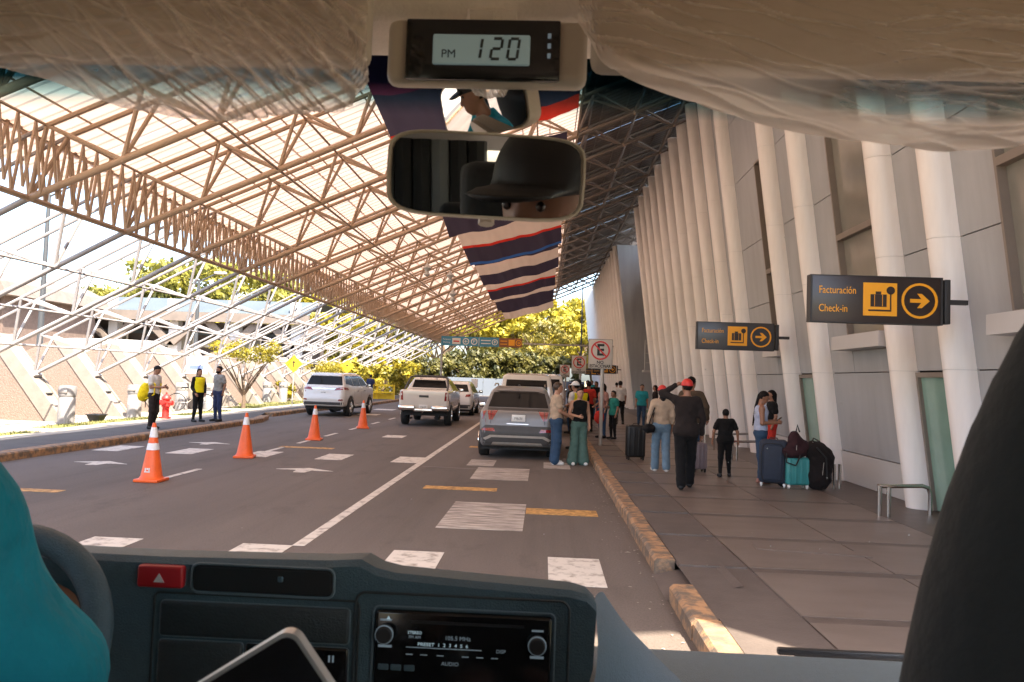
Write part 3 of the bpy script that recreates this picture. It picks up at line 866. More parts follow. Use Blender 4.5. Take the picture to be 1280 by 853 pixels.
# grit, leaves and paper scraps along the kerb and on the slabs
lr = random.Random(21); lm = MB()
for i in range(170):
    if i < 120: x, y, z = 1.10 - abs(lr.gauss(0, .16)), lr.uniform(4.5, 16), .004
    elif i < 140: x, y, z = lr.uniform(-6, 1), lr.uniform(6, 14), .004
    else: x, y, z = lr.uniform(1.5, 4.4), lr.uniform(5.5, 14), .154
    s_ = lr.uniform(.006, .022) * (1.0 if i % 9 else 1.8); a_ = lr.uniform(0, PI); c_, d_ = math.cos(a_) * s_, math.sin(a_) * s_
    lm.add([(x - c_, y - d_, z), (x + d_ * .5, y - c_ * .5, z + s_ * .25), (x + c_, y + d_, z), (x - d_ * .5, y + c_ * .5, z + s_ * .15)], [(0, 1, 2, 3)])
lm.build('litter', M['plaza'], None, kind='stuff', label='small pale scraps and grit scattered along the right kerb and road edge', category='litter')
# left side: dark footway, plaza, grass
fw = MB(); fe = [(-10.10, -20), (-10.10, 26.2), (-10.46, 27.9), (-10.93, 29.6), (-10.86, 34), (-10.14, 41), (-10.02, 50), (-10.05, 60)]
for (xa, ya), (xb, yb) in zip(fe, fe[1:]): fw.add([(xa, ya, 0.149), (xb, yb, 0.149), (-11.45, yb, 0.149), (-11.45, ya, 0.149), (xa, ya, -0.02), (xb, yb, -0.02)], [(0, 1, 2, 3), (0, 4, 5, 1)])
fw.build('footway', M['walk_asphalt'], None, kind='structure')
plaza = sheet('plaza', -60, -11.3, -25, 120, 0.143, M['plaza'])
for i in range(34):
    y0 = 2 + i * 2.0
    for x0, x1 in ((-12.9, -11.5),):
        if rnd.random() < 0.4: continue
        MB().box(x0, x1, y0 + 0.02, y0 + 1.98, 0.12, 0.150).build('paving_slab', M['plaza'], plaza)

def blades(name, regions, count, hgt, mat, label, z0=0.15):
    r = np.random.RandomState(3)
    V, F = [], []
    tot = sum((b - a) * (d - c) for a, b, c, d in regions)
    for (a, b, c, d) in regions:
        n = int(count * (b - a) * (d - c) / tot)
        x = r.uniform(a, b, n); yy = r.uniform(c, d, n); an = r.uniform(0, 2 * PI, n); hh = r.uniform(0.4, 1, n) * hgt
        o = len(V)
        for i in range(n):
            dx, dy = math.cos(an[i]) * 0.012, math.sin(an[i]) * 0.012
            V += [(x[i] - dx, yy[i] - dy, z0), (x[i] + dx, yy[i] + dy, z0), (x[i] + dy * 2.5, yy[i] - dx * 2.5, z0 + hh[i])]
            F.append((o + 3 * i, o + 3 * i + 1, o + 3 * i + 2))
    me = bpy.data.meshes.new(name); me.from_pydata(V, [], F); me.materials.append(mat); me.update()
    return link(name, me, None, kind='stuff', label=label, category='grass')
greg = [(-13.1, -12.5, 19, 24.5), (-12.9, -12.4, 26, 30), (-12.5, -12.1, 14, 18), (-13.6, -12.5, 32, 60), (-14.8, -13.8, 34, 60)]
for (a, b, c, d) in greg:
    MB().box(a, b, c, d, 0.10, 0.1525).build('lawn_bed', M['grass'], plaza)
blades('grass', greg, 26000, 0.06, M['grass'], 'short bright green grass strips beside the dark footway on the left')

# ---------------------------------------------------------------- canopy: inclined space truss, fascia lattice, corrugated sheets
ca, sa = math.cos(math.radians(23.6)), math.sin(math.radians(23.6))
E3 = Vector((ca, 0, sa)); N3 = Vector((-sa, 0, ca))
F0 = Vector((-8.9, 0, 4.63))
FOOT = Vector((-14.8, 0, 1.47))
LE = (F0 - FOOT).normalized(); LL = (F0 - FOOT).length; LN = Vector((-LE.z, 0, LE.x))
BAY = 3.0; Y0 = 21.5
canopy = thing('canopy_roof', 'long sloping canopy of steel space truss with pale corrugated sheets over the road', 'canopy roof', (0, 0, 0))
DEP = 0.90
SP = 1.75
NB = 10
K0, K1 = -7, 15
unit = MB().tube([(0, 0, 0), (0, 0, 1)], 1.0, n=7)
def member_mesh(mat, nm): return unit.mesh(nm, mat)
mm = {k: member_mesh(M[k], 'member') for k in ('truss_bounce_tan', 'truss_white', 'truss_dark')}
def member(name, a, b, r, mk_, parent):
    o = link(name, mm[mk_], parent)
    d = b - a
    o.rotation_mode = 'QUATERNION'; o.rotation_quaternion = Vector((0, 0, 1)).rotation_difference(d); o.location = a; o.scale = (r, r, d.length)
    return o
def bn(i): return F0 + E3 * (SP * i)                       # bottom node of the roofed part
def tn(i): return F0 + E3 * (SP * (i + 0.5)) + N3 * DEP
def yv(p, y): return Vector((p.x, y, p.z))
nlow = 4; sl = LL / nlow
def lb(i): return FOOT + LE * (sl * i)
def lt(i): return FOOT + LE * (sl * (i + 0.5)) + LN * 0.85
web_budget = 290
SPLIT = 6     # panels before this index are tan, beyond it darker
for k in range(K0, K1 + 1):
    yk = Y0 + BAY * k
    top_end = bn(NB)
    tr = MB().tube([yv(F0, yk), yv(bn(SPLIT), yk)], 0.064, n=9).build('truss', M['truss_bounce_tan'], canopy)
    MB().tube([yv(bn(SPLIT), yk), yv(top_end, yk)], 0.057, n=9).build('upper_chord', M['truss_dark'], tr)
    MB().tube([yv(FOOT, yk), yv(F0, yk)], 0.055, n=9).build('lower_strut', M['truss_white'], tr)
    near = 3 <= yk <= 17
    wt, wd, ww = MB(), MB(), MB()
    for s in (-1, 1):
        yt = yk + s * 0.29
        segs = []
        for i in range(NB + 1):
            if i < NB: segs.append((yv(bn(i), yk), yv(tn(i), yt), 'truss_bounce_tan' if i < SPLIT else 'truss_dark'))
            if i > 0: segs.append((yv(bn(i), yk), yv(tn(i - 1), yt), 'truss_bounce_tan' if i <= SPLIT else 'truss_dark'))
        if yk > -4:
            for i in range(nlow + 1):
                if i < nlow: segs.append((yv(lb(i), yk), yv(lt(i), yt), 'truss_white'))
                if i > 0: segs.append((yv(lb(i), yk), yv(lt(i - 1), yt), 'truss_white'))
        for a, b, mkk in segs:
            r = 0.039
            if near and web_budget > 0 and b.x < 1.5:
                member('web_bar', a, b, r, mkk, tr); web_budget -= 1
            else:
                {'truss_bounce_tan': wt, 'truss_dark': wd, 'truss_white': ww}[mkk].tube([a, b], r, n=5, caps=False)
    for w, mkk in ((wt, 'truss_bounce_tan'), (wd, 'truss_dark'), (ww, 'truss_white')):
        if w.v: w.build('web', M[mkk], tr)
    # top chord above the half bay
    for yt in (yk - 0.29, yk + 0.29):
        MB().tube([yv(tn(0), yt), yv(tn(SPLIT), yt)], 0.046, n=6).build('top_chord', M['truss_bounce_tan'], tr)
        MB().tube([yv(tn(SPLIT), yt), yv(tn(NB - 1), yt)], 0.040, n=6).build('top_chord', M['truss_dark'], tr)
        MB().tube([yv(lt(0), yt), yv(lt(nlow - 1), yt), yv(tn(0), yt)], 0.036, n=6).build('top_chord', M['truss_white'], tr)
    for i in range(0, NB, 1):
        if yk < 40: MB().tube([yv(tn(i), yk - 0.29), yv(tn(i), yk + 0.29)], 0.026, n=5).build('cross_tie', M['truss_bounce_tan'] if i < SPLIT else M['truss_dark'], tr)
    # node balls
    nb_ = MB()
    for i in range(0, NB, 1):
        if yk < 30:
            p = yv(bn(i), yk); nb_.lathe([(0.001, -0.07), (0.05, -0.05), (0.07, 0), (0.05, 0.05), (0.001, 0.07)], p.x, p.y, p.z, n=8)
    if nb_.v: nb_.build('node', M['truss_bounce_tan'], tr)
YA, YB = Y0 + BAY * K0, Y0 + BAY * K1
# longitudinal rails
for i in range(2, NB + 1, 2):
    MB().tube([yv(bn(i), YA), yv(bn(i), YB)], 0.030, n=6).build('rail', M['truss_bounce_tan'] if i <= SPLIT else M['truss_dark'], canopy)
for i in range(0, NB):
    MB().tube([yv(tn(i), YA + 1.5), yv(tn(i), YB + 1.5)], 0.028, n=6).build('purlin', M['truss_bounce_tan'] if i < SPLIT else M['truss_dark'], canopy)
for i in (1, 2, 3):
    MB().tube([yv(lb(i), YA), yv(lb(i), YB)], 0.030, n=6).build('rail', M['truss_white'], canopy)
# secondary purlins right under the sheets
for i in range(0, 2 * NB - 1):
    p = F0 + E3 * (SP * (i * 0.5 + 0.25)) + N3 * (DEP + 0.075)
    a, b = yv(p, YA + 1.5), yv(p, YB + 1.5)
    MB().tube([a, b], 0.02, n=4).build('purlin', M['truss_bounce_tan'] if i < 2 * SPLIT else M['truss_dark'], canopy)
# fascia lattice girder along the low edge
FH = 1.14
fas = MB().tube([yv(F0, YA), yv(F0, YB)], 0.055, n=8).build('fascia_girder', M['truss_bounce_tan'], canopy)
MB().tube([(F0.x, YA, F0.z + FH), (F0.x, YB, F0.z + FH)], 0.045, n=8).build('top_rail', M['truss_bounce_tan'], fas)
npk = 0
pk = MB()
step = BAY / 14
y = YA
j = 0
while y < YB - 0.01:
    a = Vector((F0.x, y, F0.z + (0 if j % 2 == 0 else FH))); b = Vector((F0.x, y + step, F0.z + (FH if j % 2 == 0 else 0)))
    if y > 9 and npk < 150: member('lattice_bar', a, b, 0.030, 'truss_bounce_tan', fas); npk += 1
    else: pk.tube([a, b], 0.034, n=5, caps=False)
    pk.tube([a + Vector((.42, step * .5, .02)), b + Vector((.42, step * .5, .02))], 0.024, n=4, caps=False)
    y += step; j += 1
pk.build('lattice', M['truss_bounce_tan'], fas, kind='stuff')
# corrugated sheets, one per bay and row
def corr(s0, s1, name, mat, lift=0.0):
    mb = MB()
    per = 0.30; n = round(BAY / per)
    prof = []
    for i in range(n):
        prof += [(i * per, 0), (i * per + 0.17, 0), (i * per + 0.20, 0.022), (i * per + 0.27, 0.022)]
    prof.append((BAY, 0))
    vs = []
    for yy, hz in prof:
        for s_ in (s0, s1):
            p = F0 + E3 * s_ + N3 * (DEP + 0.10 + hz + lift); vs.append((p.x, yy, p.z))
    fs = [(2 * i, 2 * i + 1, 2 * i + 3, 2 * i + 2) for i in range(len(prof) - 1)]
    mb.add(vs, fs)
    return mb.mesh(name, mat)
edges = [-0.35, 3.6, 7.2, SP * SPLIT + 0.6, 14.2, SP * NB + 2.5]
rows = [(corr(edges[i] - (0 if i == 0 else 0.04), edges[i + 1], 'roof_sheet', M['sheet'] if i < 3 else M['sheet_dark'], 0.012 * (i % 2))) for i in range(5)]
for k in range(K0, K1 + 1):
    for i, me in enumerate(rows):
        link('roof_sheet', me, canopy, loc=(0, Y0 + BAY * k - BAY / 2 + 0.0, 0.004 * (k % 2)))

# concrete footings: one wedge under each strut
def footing(y, label):
    t = thing('concrete_footing', label, 'footing', (0, y, 0), 0, 'concrete wedge footings of the canopy')
    poly = [(-18.6, 0.1), (-18.3, 1.6), (-16.1, 2.60), (-15.75, 2.55), (-13.72, 0.1)]
    MB().prism(poly, -0.26, 0.26).build('pebble_face', M['pebble'], t)
    for s in (-1, 1):
        a = Vector((-15.80, 0, 2.56)); b = Vector((-13.72, 0, 0.10)); d = (b - a).normalized(); n = Vector((-d.z, 0, d.x))
        mb = MB()
        mb.prism([(a.x - 0.05, a.z + 0.02), (a.x + n.x * 0.11, a.z + n.z * 0.11), (b.x + n.x * 0.11 + 0.05, 0.1), (b.x - n.x * 0.30 - 0.2, 0.1), (a.x - 0.28, a.z - 0.02)], s * 0.20 if s > 0 else -0.29, 0.29 if s > 0 else -0.20)
        mb.build('edge_beam', M['concrete'], t)
    mb = MB()
    mb.prism([(-15.80, 2.56), (-15.72, 2.62), (-13.66, 0.1), (-13.80, 0.1)], -0.199, 0.199)
    mb.build('sloping_top', M['concrete'], t)
    MB().rbox(-14.8, 0, 1.42, 0.16, 0.34, 0.30, 0.02, rot=Matrix.Rotation(math.radians(50), 4, 'Y')).build('bearing_plate', M['truss_white'], t)
    MB().rbox(-14.35, 0, 0.93, 0.16, 0.24, 0.05, 0.01).build('bracket', M['dark'], t)
    return t
f0 = footing(Y0, 'nearest pebble-faced concrete wedge at the left edge, beside the first pale litter bin')
names = {1: 'pebble-faced concrete wedge between the first two pale bins', 2: 'pebble-faced concrete wedge behind the man with the yellow backpack',
         3: 'pebble-faced concrete wedge behind the red hydrant and bicycle', 4: 'pebble-faced concrete wedge behind the security guard in yellow vest',
         -1: 'pebble-faced concrete wedge cut by the left edge of the photo'}
for k in range(-3, K1 + 1):
    if k == 0: continue
    ordw = {-3: 'wedge outside the left edge, nearest the camera', -2: 'wedge just outside the left edge of the photo', 5: 'fifth after the left litter bin', 6: 'sixth after the left litter bin', 7: 'seventh after the left litter bin', 8: 'eighth after the left litter bin, by the diamond signs',
            9: 'ninth after the left litter bin', 10: 'tenth after the left litter bin', 11: 'eleventh after the left litter bin', 12: 'twelfth after the left litter bin', 13: 'third from the far end', 14: 'last but one at the far end', 15: 'last at the far end'}
    copy_thing(f0, (0, Y0 + BAY * k, 0), label=names.get(k, 'concrete wedge footing with pebble face, ' + ordw.get(k, '')))

# ---------------------------------------------------------------- terminal: leaning ribs, wall panels, windows, doors
LEAN = 0.13
def fx(z): return 5.40 - LEAN * z
term = thing('terminal_building', 'pale airport terminal with leaning rounded ribs and grey panel walls', 'building', (0, 0, 0))
ZT = 10.42
RIBY = [1.6, 3.8, 6.9, 9.98, 11.5, 14.75, 16.55, 19.95, 21.6, 23.2, 24.85, 26.5, 28.15, 29.85, 31.55, 33.25, 34.95, 36.75]
joints = [0.15, 2.15, 3.83, 5.32, 7.05, 8.6, ZT]
def rib_mesh(w=0.42, p=0.33):
    mb = MB(); n = 12
    for (z0, z1) in zip(joints, joints[1:]):
        vs = []; prof = []
        for i in range(n + 1):
            a = PI * i / n
            prof.append((-p * math.sin(a) ** 0.75, -w / 2 * math.cos(a)))
        for z in (z0 + 0.003, z1 - 0.003):
            for dx, dy in prof: vs.append((fx(z) + p + dx, dy, z))
        m = n + 1
        fs = [(i, i + 1, m + i + 1, m + i) for i in range(n)] + [tuple(range(m)), tuple(range(m, 2 * m))[::-1]]
        mb.add(vs, fs, 0, True)
    vs = []
    for z in (0.15, ZT):
        for i in range(n + 1):
            a = PI * i / n; vs.append((fx(z) + p - (p - 0.012) * math.sin(a) ** 0.75, -(w / 2 - 0.01) * math.cos(a), z))
    m = n + 1
    mb.add(vs, [(i, i + 1, m + i + 1, m + i) for i in range(n)], 1, True)
    return mb.mesh('rib', [M['rib'], M['wall_pale']])
rme = rib_mesh()
FAR = [48.2 + 1.85 * i for i in range(19)]
for y in RIBY + FAR:
    link('rib', rme, term, loc=(0, y, 0))
# wall panels set back behind the ribs
PB = 0.30
def wall_panel(y0, y1, z0, z1, mat='wall', d=PB, name='wall_panel'):
    g = 0.008
    mb = MB()
    vs = []
    for z in (z0 + g, z1 - g):
        for yy in (y0 + g, y1 - g):
            for dd in (d, d + 0.12): vs.append((fx(z) + dd, yy, z))
    mb.add(vs, [(0, 1, 3, 2), (4, 6, 7, 5), (0, 4, 5, 1), (2, 3, 7, 6), (0, 2, 6, 4), (1, 5, 7, 3)])
    return mb.build(name, M[mat], term)
def backing(y0, y1, z0, z1, d=PB + 0.13):
    mb = MB()
    mb.add([(fx(z0) + d, y0, z0), (fx(z0) + d, y1, z0), (fx(z1) + d, y1, z1), (fx(z1) + d, y0, z1)], [(0, 1, 2, 3)])
    return mb
bk = MB()
def window(y0, y1, z0, z1, bars=(4.5,), sill=True, mull=()):
    w = MB()
    fw_ = 0.045
    def strip(ya, yb, za, zb, d0=PB - 0.06, d1=PB + 0.14):
        vs = [(fx(z) + d, yy, z) for z in (za, zb) for yy in (ya, yb) for d in (d0, d1)]
        w.add(vs, [(0, 1, 3, 2), (4, 6, 7, 5), (0, 4, 5, 1), (2, 3, 7, 6), (0, 2, 6, 4), (1, 5, 7, 3)])
    strip(y0, y0 + fw_, z0, z1); strip(y1 - fw_, y1, z0, z1)
    strip(y0 + fw_, y1 - fw_, z0, z0 + fw_); strip(y0 + fw_, y1 - fw_, z1 - fw_, z1)
    for b in bars: strip(y0 + fw_, y1 - fw_, b, b + 0.10)
    for m_ in mull: strip(m_, m_ + fw_, z0 + fw_, z1 - fw_, PB - 0.03, PB + 0.1)
    f = w.build('window', M['metal_frame'], term)
    zs = [z0 + fw_] + [q for b in bars for q in (b, b + 0.10)] + [z1 - fw_]
    for za, zb in zip(zs[::2], zs[1::2]):
        g = MB(); d = PB + 0.05
        g.add([(fx(za) + d, y0 + fw_, za), (fx(za) + d, y1 - fw_, za), (fx(zb) + d, y1 - fw_, zb), (fx(zb) + d, y0 + fw_, zb)], [(0, 1, 2, 3)])
        g.build('pane', M['glass_green'], f)
    if sill:
        sb = MB(); z = z0 - 0.24
        sb.box(fx(z) - 0.02, fx(z) + PB + 0.1, y0 - 0.05, y1 + 0.12, z, z + 0.235)
        sb.build('sill', M['wall_pale'], f)
bays = list(zip(RIBY, RIBY[1:]))
for (a, b) in bays:
    ga, gb = a + 0.20, b - 0.20
    gap = b - a
    wide = gap > 2.2
    for zi, (z0, z1) in enumerate(zip(joints, joints[1:])):
        if wide:
            if zi == 0:
                if 14.5 < (a + b) / 2 < 16 or True:
                    wall_panel(ga, gb, 0.72, 2.15); wall_panel(ga, gb, 0.15, 0.72, 'wall_pale', PB - 0.02, 'plinth')
            elif zi in (1, 2, 3):
                pass
            else:
                wall_panel(ga, gb, z0, z1)
        elif a == 9.98 and zi == 0:
            pass
        elif a == 14.75 and zi == 0:
            pass
        else:
            wall_panel(ga, gb, z0, z1)
    if wide:
        w0 = ga + 0.10; w1 = ga + (gb - ga) * (0.64 if a < 15 else 0.34)
        window(w0, w1, 2.77, 7.05, bars=(4.45,))
        wall_panel(w1, gb, 2.15, 3.83); wall_panel(w1, gb, 3.83, 5.32); wall_panel(w1, gb, 5.32, 7.05)
        wall_panel(ga, w1, 2.15, 2.53)
        wall_panel(ga, w0, 2.53, 7.05)
def door(y0, y1):
    w = MB()
    def strip(ya, yb, za, zb, d0=PB - 0.05, d1=PB + 0.1):
        vs = [(fx(z) + d, yy, z) for z in (za, zb) for yy in (ya, yb) for d in (d0, d1)]
        w.add(vs, [(0, 1, 3, 2), (4, 6, 7, 5), (0, 4, 5, 1), (2, 3, 7, 6), (0, 2, 6, 4), (1, 5, 7, 3)])
    strip(y0, y0 + 0.05, 0.16, 2.13); strip(y1 - 0.05, y1, 0.16, 2.13); strip(y0 + 0.05, y1 - 0.05, 2.06, 2.13)
    d = w.build('door', M['metal_frame'], term)
    g = MB(); g.add([(fx(0.17) + PB, y0 + 0.05, 0.17), (fx(0.17) + PB, y1 - 0.05, 0.17), (fx(2.06) + PB, y1 - 0.05, 2.06), (fx(2.06) + PB, y0 + 0.05, 2.06)], [(0, 1, 2, 3)])
    g.build('pane', mk('door_glass', (0.20, 0.32, 0.27), 0.12, var=0.12, scale=1.5), d)
    MB().tube([(fx(1.0) + PB - 0.06, y0 + 0.12, 0.8), (fx(1.2) + PB - 0.06, y0 + 0.12, 1.2)], 0.012).build('handle', M['steel'], d)
door(10.20, 11.27); door(14.98, 16.32)
# solid body of the terminal behind the facade
tb = MB()
tb.add([(fx(0) + 0.9, 1.3, 0), (fx(0) + 0.9, 37.4, 0), (fx(ZT) + 0.9, 37.4, ZT), (fx(ZT) + 0.9, 1.3, ZT), (30, 1.3, 0), (30, 37.4, 0), (30, 37.4, ZT + 1), (30, 1.3, ZT + 1)],
       [(0, 1, 2, 3), (4, 7, 6, 5), (1, 5, 6, 2), (0, 3, 7, 4), (3, 2, 6, 7)])
tb.build('interior_mass', M['dark'], term)
MB().box(fx(5) + 1.3, 6.6, 37.0, 37.3, 0.1, ZT).build('return_wall', M['wall'], term)
# recessed grey wall and the far ribbed block
MB().box(7.4, 7.6, 37.3, 47.6, 0.1, ZT).build('recessed_wall', M['wall'], term)
fm = MB()
fm.add([(fx(0.15) + 0.30, 47.6, 0.15), (7.6, 47.6, 0.15), (7.6, 47.6, ZT), (fx(ZT) + 0.25, 47.6, ZT), (fx(0.15) + 0.30, 82.4, 0.15), (30, 82.4, 0.15), (30, 82.4, ZT), (fx(ZT) + 0.25, 82.4, ZT), (30, 47.7, 0.15), (30, 47.7, ZT)],
       [(0, 1, 2, 3), (0, 3, 7, 4), (4, 7, 6, 5), (3, 2, 9, 6, 7), (1, 8, 9, 2)])
fm.build('far_block', M['wall'], term)
# balcony with lit fittings in the recess
lo_ = MB()
lo_.box(5.2, 7.4, 40.5, 40.7, 2.4, 2.5)
for zz in (2.9, 3.4, 3.9): lo_.tube([(5.3, 40.5, zz), (7.3, 40.5, zz)], 0.025, n=5)
for xx in (5.3, 5.9, 6.5, 7.1): lo_.tube([(xx, 40.5, 2.4), (xx, 40.5, 4.1)], 0.03, n=5)
lo_.build('balcony_rail', M['wall_pale'], term)
# ---------------------------------------------------------------- foliage
def leaf_mat(name, c1, c2):
    m = mk(name, c1, 0.55, var=0.25, scale=0.9, color2=c2, thresh=(0.35, 0.62))
    n, l = m.node_tree.nodes, m.node_tree.links
    t = n.new("ShaderNodeBsdfTranslucent"); x = n.new("ShaderNodeMixShader"); x.inputs[0].default_value = 0.35
    src = n["Principled BSDF"].inputs["Base Color"].links[0].from_socket
    l.new(src, t.inputs[0]); l.new(n["Principled BSDF"].outputs[0], x.inputs[1]); l.new(t.outputs[0], x.inputs[2])
    l.new(x.outputs[0], n["Material Output"].inputs["Surface"])
    return m
M['leaf_yellow'] = leaf_mat('leaf_yellow', (0.19, 0.18, 0.018), (0.44, 0.35, 0.026))
M['leaf_mid'] = leaf_mat('leaf_mid', (0.12, 0.125, 0.02), (0.30, 0.27, 0.04))
M['leaf_olive'] = leaf_mat('leaf_olive', (0.09, 0.092, 0.014), (0.27, 0.21, 0.03))
M['leaf_dark'] = leaf_mat('leaf_dark', (0.030, 0.042, 0.012), (0.16, 0.14, 0.03))
M['bark'] = mk('bark', (0.11, 0.075, 0.05), 0.9, var=0.3, scale=9, bump=0.6, bscale=20)

def crown_mesh(name, seed, rx, rz, n_clump, n_leaf, leaf, mat, flat=0.5):
    r = np.random.RandomState(seed)
    V, F = [], []
    for c in range(n_clump):
        a = r.uniform(0, 2 * PI); q = r.uniform(0.15, 1) ** 0.5
        zz = r.uniform(-1, 1)
        k = math.sqrt(max(0.05, 1 - zz * zz * 0.9))
        cx, cy, cz = math.cos(a) * q * rx * k, math.sin(a) * q * rx * k, zz * rz
        cr = r.uniform(0.16, 0.34) * rx
        for i in range(n_leaf):
            d = r.normal(size=3); d /= np.linalg.norm(d) + 1e-9
            rad = cr * r.uniform(0.45, 1.0)
            p = np.array([cx, cy, cz]) + d * np.array([rad, rad, rad * flat])
            u = r.normal(size=3); u /= np.linalg.norm(u); w = np.cross(u, d); w /= np.linalg.norm(w) + 1e-9
            s = leaf * r.uniform(0.6, 1.3)
            o = len(V)
            V += [tuple(p - u * s), tuple(p - w * s * 0.45), tuple(p + u * s), tuple(p + w * s * 0.45)]
            F.append((o, o + 1, o + 2, o + 3))
    me = bpy.data.meshes.new(name); me.from_pydata(V, [], F); me.materials.append(mat); me.update()
    return me
def trunk_mesh(seed, h, r0, spread, limbs=6, top=1.0):
    r = random.Random(seed); mb = MB()
    p = Vector((0, 0, -0.1)); pts = [p]
    for i in range(4):
        p = p + Vector((r.uniform(-.06, .06) * h, r.uniform(-.06, .06) * h, h * 0.13 if i else h * .16)); pts.append(p)
    mb.tube(pts, [r0, r0 * .85, r0 * .75, r0 * .65, r0 * .5], n=9)
    for k in range(limbs):
        a = 2 * PI * k / limbs + r.uniform(-.4, .4); b = pts[2 + k % 3]
        l1 = b + Vector((math.cos(a) * spread * .35, math.sin(a) * spread * .35, h * .18))
        l2 = b + Vector((math.cos(a) * spread * r.uniform(.6, .9), math.sin(a) * spread * r.uniform(.6, .9), h * r.uniform(.3, .45) * top))
        mb.tube([b, l1, l2], [r0 * .42, r0 * .28, r0 * .1], n=6)
        a2 = a + r.uniform(.4, .9)
        mb.tube([l1, l1 + Vector((math.cos(a2) * spread * .35, math.sin(a2) * spread * .35, h * .22))], [r0 * .22, r0 * .07], n=5)
    return mb.mesh('trunk', M['bark'])
PROTO = {}
def tree(kind, label, x, y, s, rz, group, zs=1.0):
    if kind not in PROTO:
        if kind == 'yellow': PROTO[kind] = [(trunk_mesh(5, 9, .28, 4.2), crown_mesh('crown', 11, 5.0, 2.6, 46, 120, 0.30, M['leaf_yellow']), 7.0)]
        elif kind == 'olive': PROTO[kind] = [(trunk_mesh(6, 9, .30, 4.0), crown_mesh('crown', 12, 4.6, 3.2, 44, 120, 0.30, M['leaf_olive'], 0.8), 6.6)]
        elif kind == 'flat': PROTO[kind] = [(trunk_mesh(8, 9, .30, 5.5, 8), crown_mesh('crown', 13, 6.4, 1.5, 60, 100, 0.28, M['leaf_mid'], 0.35), 7.6)]
        elif kind == 'bush': PROTO[kind] = [(trunk_mesh(9, 2.2, .12, 1.4), crown_mesh('crown', 14, 2.3, 1.7, 34, 110, 0.22, M['leaf_dark'], 0.9), 1.8)]
        elif kind == 'ybush': PROTO[kind] = [(trunk_mesh(9, 1.6, .08, 1.0), crown_mesh('crown', 15, 1.6, 1.1, 22, 90, 0.16, M['leaf_yellow'], 0.9), 1.2)]
    tm, cm, cz = PROTO[kind][0]
    t = thing('tree' if 'bush' not in kind else 'shrub', label, 'tree' if 'bush' not in kind else 'shrub', (x, y, 0), rz, group)
    t.scale = (s, s, s * zs)
    link('trunk', tm, t)
    c = link('crown', cm, t, loc=(0, 0, cz))
    return t
gt = 'trees beyond the end of the canopy'
tl = 'tall yellow-green tree behind the grey wall at the end of the road'
for i, (x, y, s, kd) in enumerate([(-3.5, 97, 1.15, 'yellow'), (-9, 101, 1.25, 'yellow'), (2.2, 104, 1.3, 'yellow'), (-15.5, 98, 1.05, 'flat'), (6.5, 112, 1.3, 'olive'),
                                   (-22, 100, 1.1, 'yellow'), (-28, 94, 1.0, 'olive'), (-35, 99, 1.15, 'flat'), (-6, 112, 1.45, 'olive'), (-17, 114, 1.4, 'yellow'),
                                   (-44, 104, 1.2, 'yellow'), (-0.5, 88, 0.82, 'olive'), (4.6, 93, 1.0, 'yellow'), (-55, 98, 1.2, 'olive'), (-66, 104, 1.2, 'yellow'), (12, 100, 1.2, 'yellow'), (20, 104, 1.2, 'olive')]):
    lab = {0: 'tall yellow-green tree right above the far grey wall in the middle of the opening', 1: 'yellow-green tree behind the far wall above the white pickup truck',
           2: 'broad yellow tree at the right end of the opening beside the far terminal block', 11: 'low olive tree behind the far wall above the parked silver car'}.get(
           i, {'yellow': 'yellow-green tree in the belt beyond the end of the canopy', 'olive': 'olive-brown tree in the belt beyond the end of the canopy', 'flat': 'flat-topped yellow tree in the belt beyond the canopy'}[kd])
    lab2 = {3: 'flat-topped yellow tree seen through the far end of the struts', 4: 'olive tree mostly hidden behind the far terminal block', 5: 'yellow-green tree above the yellow railing, behind the struts', 6: 'olive tree above the walking man, behind the struts', 7: 'flat-topped tree left of the walking man, far behind the struts', 8: 'tall olive tree towering behind the overhead blue sign', 9: 'tall yellow tree left of the overhead blue sign post', 10: 'yellow tree far left in the belt, behind the grey building end', 13: 'olive tree at the far left end of the tree belt', 14: 'yellow tree beyond the far left end of the tree belt', 15: 'yellow-green tree hidden behind the far terminal block', 16: 'olive-brown tree hidden behind the far terminal block', 12: 'yellow tree directly above the row of no-parking signs'}
    tree(kd, lab2.get(i, lab), x, y, s, i * 1.3, gt)
for i in range(16):
    x = 1.5 - i * 1.9
    tree('bush', 'dark green leafy shrub behind the far grey wall, ' + 'first second third fourth fifth sixth seventh eighth ninth tenth eleventh twelfth thirteenth fourteenth fifteenth sixteenth'.split()[i] + ' from the right', x, 77.8 + rnd.uniform(0, 1.6), rnd.uniform(0.95, 1.35), i * 2.1, 'shrubs behind the far wall')
tree('flat', 'wide yellow-green tree rising above the grey building behind the struts', -27.5, 62, 1.12, 0.5, 'trees behind the grey building')
tree('flat', 'thinner flat-topped tree over the grey roof, further left than the wide one', -37, 66, 0.92, 2.0, 'trees behind the grey building')
tree('yellow', 'yellow tree between the grey building and the end of the canopy struts', -19, 64, 0.85, 1.0, 'trees behind the grey building')
tree('olive', 'olive tree behind the canopy struts beyond the grey building', -14.5, 70, 0.75, 2.6, 'trees behind the grey building')
tree('yellow', 'yellow tree standing over the far white sign rail of the plaza', -24, 78, 0.9, 4.0, 'trees behind the grey building')
for i, (x, y, s) in enumerate([(-12.7, 47, 1.0), (-13.4, 52, 1.2), (-11.9, 56, 1.0), (-14.0, 40.5, 0.5), (-13.0, 61, 1.3), (-12.2, 66, 1.2)]):
    tree('ybush', ['bright yellow shrub behind the yellow railing', 'larger yellow shrub behind the middle of the yellow railing', 'yellow shrub near the far end of the yellow railing',
                   'low yellow shrub behind the white off-road car', 'yellow shrub past the yellow railing', 'farthest yellow shrub along the footway'][i], x, y, s, i, 'yellow shrubs by the footway')
